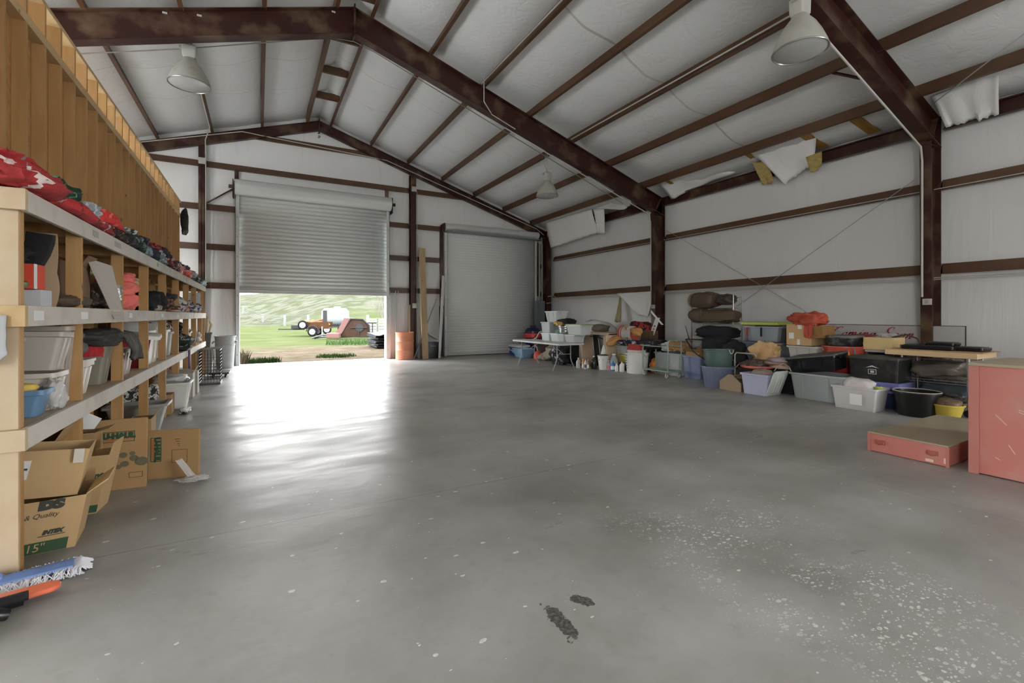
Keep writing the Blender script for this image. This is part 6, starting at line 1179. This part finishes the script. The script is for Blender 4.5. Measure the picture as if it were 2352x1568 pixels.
# -- wire shelving with black trays
t = thing('wire_shelving', 'chrome wire shelving unit on casters beside the red cabinet', 'shelving', (8.80, 2.92, 0))
for x in (-.27, .22):
    for y in (-.38, .37):
        mb = MB(); mb.tube([(x, y, .10), (x, y, .84)], .016, 10); mb.build('post', M('chrome_post', (.62, .60, .68), .25, metal=.8), t)
        mb = MB(); mb.lathe([(.015, -.015), (.05, -.014), (.05, .014), (.015, .015)], (x, y, .05), 16, 'x'); mb.build('caster', RUBBER, t)
for z in (.17, .47, .80):
    mb = MB()
    for dz in (0, .035):
        mb.tube([(-.27, -.38, z-dz), (.22, -.38, z-dz), (.22, .37, z-dz), (-.27, .37, z-dz)], .004, 5, closed=True)
    for s_ in (-.27, .22): mb.tube([(s_, -.38+.75*k/24, z-.035*(k % 2)) for k in range(25)], .003, 4)
    mb.tube([(-.27+.49*k/16, -.38, z-.035*(k % 2)) for k in range(17)], .003, 4)
    for k in range(26): mb.tube([(-.27, -.37+.029*k, z+.003), (.22, -.37+.029*k, z+.003)], .0025, 4)
    mb.build('wire_shelf', CHROME, t)
lump('plastic_bundle', 'grey film wrapped bundle on the middle wire shelf', 'bundle', (8.80, 2.92, .48), (.44, .70, .26), M('smoke_film', dc(105, 98, 90), .3, alpha=.85, bump=1, bscale=9), 151, amp=.3)
lump('plastic_bundle', 'dark blue grey pack on the bottom wire shelf', 'bundle', (8.82, 2.85, .18), (.44, .62, .26), M('slate_pack', dc(60, 72, 80), .5), 152, amp=.12, e=.5)
lump('plastic_bundle', 'small silver grey bag at the front of the bottom wire shelf', 'bundle', (8.62, 2.70, .18), (.16, .28, .10), M('grey_film', dc(92, 90, 92), .25, bump=1, bscale=12), 153, amp=.4)
t = thing('wooden_tray', 'shallow light wooden tray on top of the wire shelving', 'tray', (8.76, 2.92, .81)); LW = M('light_wood', dc(185, 158, 115), .6, var=.08, stretch=(1, .2, 1))
mb = MB(); mb.bb((-.34, -.50, 0), (.34, .54, .075)); mb.build('frame', LW, t, smooth=0, bevel=.004)
mb = MB(); mb.hexa([(-.30, -.54, .076), (.36, -.54, .076), (.36, .50, .076), (-.30, .50, .076), (-.30, -.54, .088), (.36, -.54, .088), (.36, .50, .088), (-.30, .50, .088)]); mb.build('loose_sheet', M('worn_sheet', dc(160, 120, 85), .7, var=.2), t, smooth=0)
for i, (y, x, z, w_, d_, h_, lab) in enumerate(((3.02, 8.72, .902, .34, .62, .055, 'wide flat black tray on the wooden tray'), (2.62, 8.86, .902, .36, .36, .045, 'flat black tray at the right end of the wooden tray'), (2.90, 8.78, .96, .30, .34, .045, 'smaller black tray topmost with a pale dusty top'))):
    t = thing('black_tray', lab, 'tray', (x, y, z), 0, 'black trays'); mb = MB(); mb.loft([rr(w_*.94, d_*.94, 0, .03), rr(w_, d_, h_*.3, .03), rr(w_, d_, h_, .03)]); mb.build('body', BLACKP, t, smooth=40); mb = MB(); mb.loft([rr(w_*.9, d_*.9, h_, .02), rr(w_*.86, d_*.86, h_+.008, .02)]); mb.build('dusty_top', M('dust_black', (.16, .14, .12) if i == 2 else (.04, .038, .036), .6), t, smooth=0)
# -- red case and red cabinet
RP = M('worn_red_paint', dc(160, 90, 80), .55, var=.10, scale=2.2, dirt=(.46, .30, .24), dscale=5, damt=.35)
TOPB = M('dusty_board', dc(138, 125, 102), .75, var=.12, scale=3, dirt=(.24, .20, .15), damt=.4)
t = thing('red_case', 'flat worn red wooden case with a dusty top on the floor', 'case', (6.42, 2.11, 0))
mb = MB(); mb.bb((-.86, -.31, .004), (.80, .31, .185)); mb.build('body', RP, t, smooth=0, bevel=.006)
mb = MB(); mb.bb((-.87, -.32, .185), (.81, .32, .20)); mb.build('top_board', TOPB, t, smooth=0, bevel=.003)
for x, y in ((-.862, -.312), (-.862, .312), (.80, -.312)): mb = MB(); mb.bb((x-.005, y-.012 if y < 0 else y-.012, 0), (x+.01, y+.012, .186)); mb.build('corner_trim', M('corner_red', dc(152, 88, 78), .5), t, smooth=0)
for y in (.215, -.20):
    mb = MB(); mb.bb((-.866, y-.045, .085), (-.861, y+.045, .13)); mb.tube([(-.868, y-.04, .12), (-.880, y-.035, .095), (-.882, y, .082), (-.880, y+.035, .095), (-.868, y+.04, .12)], .005, 6); mb.build('handle', M('handle_red', dc(150, 80, 62), .4, metal=.3), t)
mb = MB(); mb.bb((-.864, -.21, .02), (-.8605, -.15, .045)); mb.bb((-.864, -.305, .03), (-.8605, -.285, .08)); mb.build('bare_patch', M('bare_wood', dc(185, 160, 140), .7), t, smooth=0)
t = thing('red_cabinet', 'tall worn red cabinet cut by the right edge of the picture', 'cabinet', (6.08, 1.02, 0))
mb = MB(); mb.bb((-.50, -.64, .01), (.47, .62, .955)); mb.build('body', RP, t, smooth=0, bevel=.004)
mb = MB(); mb.bb((-.52, -.66, .955), (.49, .64, .982)); mb.build('top_board', TOPB, t, smooth=0, bevel=.004)
mb = MB(); mb.bb((-.515, .57, 0), (-.50, .64, .955)); mb.build('edge_trim', M('corner_red', dc(152, 88, 78), .5), t, smooth=0, bevel=.003)
mb = MB()
for a_, b_ in (((.47, .55), (.40, .46)), ((.26, .57), (.33, .60)), ((.25, .60), (.33, .62)), ((.35, .20), (.39, .28)), ((.44, .12), (.47, .14)), ((.20, .35), (.22, .36))): mb.tube([(-.5005, a_[0], a_[1]*.9+.05), (-.5005, b_[0], b_[1]*.9+.05)], .0025, 4)
mb.build('paint_scratch', M('bare_wood', dc(185, 160, 140), .7), t)
# -- sign with hand lettering
t = thing('wall_sign', 'long white sign reading Coming Soon in dark red script on the right wall', 'sign', (9.72, 4.10, 0))
mb = MB(); mb.bb((0, -1.18, .35), (.02, 1.15, 1.235)); mb.build('panel', M('sign_white', (.50, .49, .48), .5, var=.05), t, smooth=0, bevel=.003)
mb = MB(); mb.bb((-.004, -1.18, .35), (.0, -1.165, 1.235)); mb.bb((-.004, -1.18, 1.225), (0, 1.15, 1.235)); mb.build('edge_line', M('sign_edge', (.05, .05, .05), .5), t, smooth=0)
def curve(P, n=10):                                    # Catmull-Rom through points
    P = [Vector((a, b)) for a, b in P]; P = [P[0]*2-P[1]]+P+[P[-1]*2-P[-2]]; out = []
    for i in range(1, len(P)-2):
        for k in range(n):
            q = k/n; a, b, c, d_ = P[i-1:i+3]
            out.append(.5*((2*b)+(c-a)*q+(2*a-5*b+4*c-d_)*q*q+(3*b-a-3*c+d_)*q*q*q))
    return out+[P[-2]]
GL = {'C': (.95, [[(.62, .78), (.72, .92), (.58, 1.0), (.36, .86), (.18, .55), (.12, .25), (.28, .02), (.52, .06), (.74, .3)], [(.36, .86), (.22, .95), (.1, .88)]]),
      'o': (.50, [[(.30, .46), (.12, .36), (.06, .14), (.16, .0), (.32, .1), (.38, .32), (.30, .46), (.36, .38), (.52, .40)]]),
      'm': (.80, [[(.02, .30), (.12, .46), (.10, .2), (.04, .0)], [(.08, .2), (.26, .46), (.34, .38), (.28, .0)], [(.32, .2), (.50, .46), (.58, .38), (.52, .08), (.60, .0), (.78, .2)]]),
      'i': (.34, [[(.04, .28), (.16, .46), (.10, .12), (.18, .0), (.34, .2)], [(.22, .62), (.25, .70)]]),
      'n': (.56, [[(.02, .30), (.12, .46), (.10, .2), (.04, .0)], [(.08, .2), (.26, .46), (.36, .38), (.30, .08), (.38, .0), (.54, .2)]]),
      'g': (.52, [[(.36, .42), (.18, .44), (.06, .2), (.14, .02), (.30, .14), (.38, .44), (.30, .0), (.16, -.38), (-.06, -.36), (.0, -.2), (.30, -.06), (.52, .18)]]),
      'S': (.86, [[(.68, .78), (.70, .96), (.52, 1.02), (.34, .84), (.38, .62), (.54, .42), (.48, .12), (.26, .0), (.04, .08), (.0, .2), (.1, .22)]])}
mb = MB(); xx = -.80; SC = .215
for ch in 'Coming Soon':
    if ch == ' ': xx += .30*SC*.95; continue
    wd, strokes = GL[ch]
    for P in strokes:
        pts = curve(P); m_ = len(pts); L_, R_ = [], []
        for k_, q in enumerate(pts):
            d_ = (pts[min(k_+1, m_-1)]-pts[max(k_-1, 0)]).normalized(); nrm = Vector((-d_.y, d_.x))
            wgt = (.018+.055*abs(d_.y)**1.5*(1 if d_.y < .4 else .45))*min(1, .35+4*min(k_, m_-1-k_)/m_)
            for lst, s_ in ((L_, 1), (R_, -1)):
                e_ = q+nrm*wgt*s_; lst.append((-.0035, -(xx+e_.x*SC*.95+e_.y*.10), 1.005+e_.y*SC*.86))
        mb.add(L_+R_, [(k_, k_+1, m_+k_+1, m_+k_) for k_ in range(m_-1)])
    xx += wd*SC*.95
mb.build('red_lettering', M('sign_red', dc(135, 22, 26), .5, var=.05), t, smooth=0)
# ================================================================ outside the open door
def ground_mat():
    m = bpy.data.materials.new('field'); m.use_nodes = True; n = m.node_tree; L = n.links.new; p = n.nodes['Principled BSDF']; p.inputs['Roughness'].default_value = .95; p.inputs['Specular IOR Level'].default_value = 0
    t = n.nodes.new('ShaderNodeTexCoord').outputs['Object']
    def nz(sc, det=6, v=None):
        q = n.nodes.new('ShaderNodeTexNoise'); q.inputs['Scale'].default_value = sc; q.inputs['Detail'].default_value = det; L(v or t, q.inputs['Vector']); return q.outputs['Fac']
    def mr(s_, a, b, c0=0, c1=1):
        q = n.nodes.new('ShaderNodeMapRange'); q.clamp = True; L(s_, q.inputs[0])
        for i, v in enumerate((a, b, c0, c1)): q.inputs[i+1].default_value = v
        return q.outputs[0]
    def mix(f, a, b):
        q = n.nodes.new('ShaderNodeMix'); q.data_type = 'RGBA'; L(f, q.inputs['Factor'])
        for v, k in ((a, 'A'), (b, 'B')):
            if isinstance(v, tuple): q.inputs[k].default_value = (*v, 1)
            else: L(v, q.inputs[k])
        return q.outputs['Result']
    def mul(a, b):
        q = n.nodes.new('ShaderNodeMath'); q.operation = 'MULTIPLY'; L(a, q.inputs[0]); L(b, q.inputs[1]); return q.outputs[0]
    def sub(a, b):
        q = n.nodes.new('ShaderNodeMath'); q.operation = 'ADD'; L(a, q.inputs[0])
        if isinstance(b, float): q.inputs[1].default_value = b
        else: L(b, q.inputs[1])
        return q.outputs[0]
    sp = n.nodes.new('ShaderNodeSeparateXYZ'); L(t, sp.inputs[0]); Y_ = sp.outputs[1]
    green = mix(mr(nz(.5, 8), .35, .65), GA, GB)
    hill = mix(mr(nz(.45, 14), .44, .56), HA, HB)
    dirt = mix(mr(nz(1.2, 9), .35, .65), DA, DB)
    dirt = mix(mr(nz(3.5, 6), .55, .68), dirt, GA)
    wob = nz(.18, 4); yy = sub(Y_, mr(wob, 0, 1, -6, 6))
    f_d = mr(yy, 21.0, 24.5, 1, 0); mid = mul(mr(yy, 18.2, 19.2), mr(yy, 21.2, 20.2))
    c = mix(f_d, green, dirt); c = mix(mr(Y_, 66, 76), c, hill)
    L(c, p.inputs['Base Color'])
    return m
GA, GB = (0.0270, 0.0333, 0.0126), (0.0387, 0.0423, 0.0198)
HA, HB = (0.0281, 0.0306, 0.0179), (0.0442, 0.0433, 0.0323)
DA, DB = (0.0399, 0.0285, 0.0190), (0.0570, 0.0456, 0.0342)
def gz(x, y):
    d = math.hypot(x, y); ang = math.atan2(x, y)
    fe = 62+28*max(0, min(1, (.12-ang)*6))                     # field edge at the fence
    up = max(0, d-fe); h_ = 12.5*(1-math.exp(-up/75.0))*(1+.55*max(-.4, min(1.0, ang*3.2)))
    return -.03+h_*.98+.03*N(x*.4, y*.4, 0)*min(1, max(0, (y-16)/4))
mb = MB(); rows = [15.3, 15.8, 16.5, 17.4, 18.5, 20, 22, 24, 27, 30, 34, 38, 43, 48, 54, 60, 66, 72, 78, 86, 95, 106, 120, 136, 155, 180, 210, 250, 300, 380]
nx = 60
def gf(a, b):
    k_ = b*(len(rows)-1); i = min(int(k_+1e-6), len(rows)-2); y = rows[i]+(rows[i+1]-rows[i])*(k_-i); x = (a-.5)*2*(20+y*1.1)+y*.2
    return (x, y, gz(x, y))
mb.grid(nx, (len(rows)-1)*2, gf); mb.build('outdoor_ground', ground_mat(), smooth=180, kind='structure')
mb = MB(); mb.bb((XL-6, YE+.3, -.2), (XW+8, YE+.55, -.04)); mb.build('ground_edge', M('gravel', (.25, .22, .18), .9), smooth=0, kind='structure')
# unseen ground left of and behind the building, made pale to bounce daylight indoors
mb = MB(); mb.bb((-60, -60, -.25), (60, YB-.31, -.06)); mb.bb((-60, YB-.3, -.25), (XL-.31, 15.2, -.06)); mb.build('yard', M('pale_bounce_yard', (.52, .51, .48), .9), smooth=0, kind='structure')
def tuft(x, y, n_, r, h_, lab, col):
    rg = random.Random(int(x*100)+7); mb = MB(); z = gz(x, y)
    for i in range(n_):
        a = rg.random()*2*PI; d = r*math.sqrt(rg.random()); bx, by = x+d*math.cos(a)*1.6, y+d*math.sin(a); hh = h_*(.4+.6*rg.random()); lx, ly = rg.uniform(-.5, .5)*hh, rg.uniform(-.4, .4)*hh; w_ = .006+.006*rg.random()
        mb.add([(bx-w_, by, z-.01), (bx+w_, by, z-.01), (bx+lx*.5+w_*.6, by+ly*.5, z+hh*.6), (bx+lx*.5-w_*.6, by+ly*.5, z+hh*.6), (bx+lx, by+ly, z+hh)], [(0, 1, 2, 3), (3, 2, 4)])
    tag(mb.build('grass_tuft', M('tuft_green' if col else 'tuft_dry', (.024, .046, .013) if col else (.07, .055, .035), .9), smooth=0), lab, 'grass', None, 'stuff')
tuft(.10, 15.95, 420, .32, .20, 'green grass tuft just outside the door on the left', 1)
tuft(2.35, 16.9, 380, .42, .15, 'green grass tuft outside the middle of the door', 1)
tuft(-.36, 15.75, 110, .06, .5, 'tall dry brown weeds at the left door jamb outside', 0)
tuft(4.6, 24.0, 500, 1.1, .40, 'weeds growing below the old rotary mower', 1)
# fence
t = thing('field_fence', 'white post fence with wire crossing the field below the hill', 'fence', (3.1, 70, 0)); fp = [(-2.5, 98), (.62, 82), (3.14, 70), (5.6, 64.5), (8.4, 60), (11.5, 57)]
FW = M('fence_white', (0.0950, 0.0950, 0.0893), .7)
for x, y in fp: mb = MB(); z = gz(x, y); mb.bb((x-3.1-.15, y-70-.15, z-.3), (x-3.1+.15, y-70+.15, z+1.5)); mb.build('post', FW, t, smooth=0)
mb = MB()
for zz in (1.42, 1.2, .9, .6, .3): mb.tube([(x-3.1, y-70, gz(x, y)+zz) for x, y in fp], .02, 4)
mb.build('fence_wire', M('fence_wire', (.055, .055, .052), .6), t)
# utility trailer
RU = M('rusty_trailer', (0.0312, 0.0150, 0.0072), .8, var=.4, scale=6); TY = M('tyre', (.006, .006, .006), .8); RM = M('wheel_white', (0.1120, 0.1120, 0.1120), .5)
def wheel(t, c, r, w_, nm='wheel', ax='x'):
    mb = MB(); prof = [(r*.55, -w_/2), (r*.92, -w_/2), (r, -w_*.3), (r, w_*.3), (r*.92, w_/2), (r*.55, w_/2)]
    Mx = None
    if ax == 'f': Mx = Matrix.Rotation(PI/2, 3, 'X')
    mb.lathe(prof, c, 28, 'z' if Mx else 'x', M_=Mx); o = mb.build(nm, TY, t, smooth=40)
    m2 = MB(); m2.lathe([(.01, -w_*.62), (r*.2, -w_*.62), (r*.25, -w_*.53), (r*.64, -w_*.56), (r*.64, w_*.56), (r*.25, w_*.53), (r*.2, w_*.62), (.01, w_*.62)], c, 20, 'z' if Mx else 'x', M_=Mx); m2.build('rim', RM, o, smooth=40)
yb = 34.4
t = thing('utility_trailer', 'rusty open utility trailer with white wheels in the field', 'trailer', (3.4, yb, 0), -.30)
mb = MB(); mb.bb((-.75, -.6, .50), (1.0, .9, .60)); mb.bb((-.75, -.6, .6), (1.0, -.55, .95)); mb.bb((-.75, .85, .6), (1.0, .9, .95)); mb.bb((-.75, -.6, .6), (-.70, .9, .95)); mb.build('bed', RU, t, smooth=0)
mb = MB(); mb.bb((-2.35, .05, .42), (-.7, .15, .50)); mb.bb((-1.45, -.3, .5), (-.75, .5, .75)); mb.build('drawbar', M('dark_iron', (0.0192, 0.0192, 0.0192), .6), t, smooth=0)
wheel(t, (.0, -.75, .31), .31, .2, ax='f'); wheel(t, (.0, 1.0, .31), .31, .2, ax='f'); wheel(t, (-.62, -.72, .76), .31, .18, nm='spare_wheel', ax='f')
mb = MB(); mb.tube([(.38*math.cos(a), -.75, .33+.38*math.sin(a)) for a in [PI*k/10 for k in range(11)]], .04, 6); mb.build('fender', M('dark_iron', (0.0192, 0.0192, 0.0192), .6), t)
mb = MB(); mb.box((.75, -.5, 1.3), (.26, .1, .9)); mb.build('tailgate', M('dark_iron', (0.0192, 0.0192, 0.0192), .6), t, smooth=0)
mb = MB(); mb.tube([(.62, -.8, 0), (.62, -.8, .65)], .03, 6); mb.build('jack_stand', M('jack_white', (.3, .3, .3), .5), t)
lump('scrap_heap', 'heap of rusty scrap lying in the utility trailer bed', 'scrap', (3.45, yb+.1, .60), (1.5, 1.1, .5), M('scrap', (0.0800, 0.0440, 0.0240), .8, var=.6, scale=7), 171, amp=.45)
# white tank wagon
t = thing('water_tank_wagon', 'big white liquid tank on a dark wagon behind the trailer', 'tank', (5.25, 38.2, 0), -.12); TK = M('tank_white', (0.1200, 0.1300, 0.1360), .35, var=.06)
mb = MB(); mb.lathe([(.02, -1.02), (.45, -.98), (.66, -.8), (.70, -.6)]+[v for k in range(6) for v in ((.70, -.5+.2*k), (.675, -.45+.2*k), (.675, -.40+.2*k), (.70, -.35+.2*k))]+[(.70, .65), (.66, .8), (.45, .98), (.02, 1.02)], (0, 0, 1.28), 36, 'x'); mb.build('tank', TK, t, smooth=50)
mb = MB(); mb.lathe([(.26, 1.9), (.26, 2.06), (.2, 2.1), (.01, 2.1)], (.15, 0, 0), 20); mb.build('filler_cap', TK, t, smooth=40)
mb = MB(); mb.bb((-1.1, -.6, .48), (1.1, .6, .62)); mb.build('wagon_frame', M('dark_iron', (0.0192, 0.0192, 0.0192), .6), t, smooth=0)
for x in (-.62, .5): 
    wheel(t, (x, -.62, .33), .33, .22, ax='f'); wheel(t, (x, .62, .33), .33, .22, ax='f')
# rotary mower with a folded wing
t = thing('rotary_mower', 'rusty rotary mower deck tipped on edge with a faded pink side', 'mower', (4.9, 29.3, 0), -.42)
MR = M('mower_rust', (0.0220, 0.0120, 0.0080), .75, var=.5, scale=2.5, dirt=(.02, .02, .02), dscale=1.2, damt=.8); PK = M('faded_pink', (0.0828, 0.0437, 0.0391), .6, var=.08)
mb = MB(); mb.prism([(-.62, .08), (.02, 1.20), (.75, 1.16), (1.12, .80), (1.18, .10)], lambda u, v, q: (u, -.05+.12*q, v)); mb.build('deck', MR, t, smooth=0, bevel=.02)
mb = MB(); mb.tube([(-.62, -.08, .08), (.02, -.08, 1.20), (.75, -.08, 1.16), (1.12, -.08, .80), (1.18, -.08, .10)], .05, 6, closed=True); mb.build('deck_rim', M('dark_iron', (0.0192, 0.0192, 0.0192), .6), t)
mb = MB(); mb.hexa([(-.62, -.05, .12), (.02, -.05, 1.22), (.02, 1.0, 1.22), (-.62, 1.0, .12), (-.92, -.05, .24), (-.36, -.05, 1.25), (-.36, 1.0, 1.25), (-.92, 1.0, .24)]); mb.build('folded_wing', PK, t, smooth=0)
mb = MB(); mb.lathe([(.03, -.1), (.22, -.08), (.24, 0)], (.55, -.1, .66), 20, 'y'); mb.build('gear_hub', M('dark_iron'), t)
mb = MB(); mb.tube([(.05, -.1, .66), (1.0, -.1, .66)], .03, 5); mb.tube([(.5, -.1, .1), (.5, -.1, .66)], .03, 5); mb.tube([(1.0, 0, .95), (1.55, 0, .95)], .035, 5); mb.tube([(1.3, 0, .95), (1.3, 0, .1)], .035, 5); mb.build('frame_bars', M('dark_iron', (0.0192, 0.0192, 0.0192), .6), t)
mb = MB(); mb.bb((-1.3, -.5, .03), (-.55, .1, .35)); mb.build('hitch_guard', PK, t, smooth=0, bevel=.05)
mb = MB(); mb.tube([(-1.0, -.4, .20), (-1.5, -.45, .25), (-2.1, -.5, .06)], .05, 6); mb.tube([(-1.0, -.1, .12), (-1.6, -.3, .12), (-2.0, -.45, .04)], .05, 6); mb.build('hitch', BLACKP, t)
# pallets, black sheets
t = thing('white_crates', 'white slatted plastic crates stacked at the right of the field', 'crate', (8.0, 34.4, 0), -.2)
for k_ in range(2):
    for i in range(3):
        mb = MB(); 
        for z in range(3): mb.bb((-1.0+.66*i, -.4, .03+.62*k_+.2*z), (-.40+.66*i, -.36, .17+.62*k_+.2*z)); mb.bb((-1.0+.66*i, .36, .03+.62*k_+.2*z), (-.40+.66*i, .4, .17+.62*k_+.2*z))
        for x in (-.98, -.42): mb.bb((x-.02+.66*i, -.4, .0+.62*k_), (x+.02+.66*i, .4, .6+.62*k_))
        mb.build('crate_frame', M('crate_white', (0.1320, 0.1320, 0.1320), .5), t, smooth=0)
for i in range(7):
    mb = MB(); sd = i*3.1
    mb.loft([[Vector((x, (-.9+.08*N(x, sd, 1)), .0+.13*N(x*2.2, sd, 3))), Vector((x, .9, .09*N(x*2.2, sd, 5))), Vector((x, .9, .06+.11*N(x*2.2, sd, 5))), Vector((x, -.9+.08*N(x, sd, 1)-.05, .06+.15*N(x*2.2, sd, 3)))] for x in [-.9+.15*k for k in range(14)]])
    tag(mb.build('rubber_mat', M('rubber_mat', (.012, .013, .015), .6, var=.4), loc=(5.30+.06*math.sin(i*2), 20.9, .03+.085*i), smooth=60), f'black rubber sheet in the stack outside the door, {["lowest", "second", "third", "fourth", "fifth", "sixth", "topmost"][i]}', 'mat', 'stacked rubber sheets')
# bare tree on the right
rg = random.Random(11); t = thing('bare_tree', 'thin bare tree at the foot of the hill on the right', 'tree', (12.2, 52, gz(12.2, 52)))
mb = MB()
def branch(p_, d_, L_, r, lev):
    pts = [p_]; 
    for k in range(3): d_ = (d_+Vector((rg.uniform(-.2, .2), rg.uniform(-.2, .2), rg.uniform(-.05, .15)))).normalized(); pts.append(pts[-1]+d_*L_/3)
    mb.tube(pts, [r, r*.8, r*.65, r*.45], 5)
    if lev:
        for k in range(5): a = rg.uniform(0, 2*PI); nd = (d_*.8+Vector((math.cos(a), math.sin(a), .35))*.75).normalized(); branch(pts[rg.randint(1, 3)], nd, L_*rg.uniform(.5, .75), r*.45, lev-1)
branch(Vector((0, 0, 0)), Vector((.03, 0, 1)), 2.6, .09, 3); mb.build('branches', M('bark', (0.0800, 0.0720, 0.0640), .9), t)
# matt weathered finish for everything that stands outside
for nm in ('tuft_green', 'tuft_dry', 'fence_white', 'fence_wire', 'rusty_trailer', 'tyre', 'wheel_white', 'dark_iron', 'scrap', 'tank_white', 'mower_rust', 'faded_pink', 'crate_white', 'rubber_mat', 'bark', 'jack_white'):
    if nm in MATS: MATS[nm].node_tree.nodes['Principled BSDF'].inputs['Specular IOR Level'].default_value = 0.03
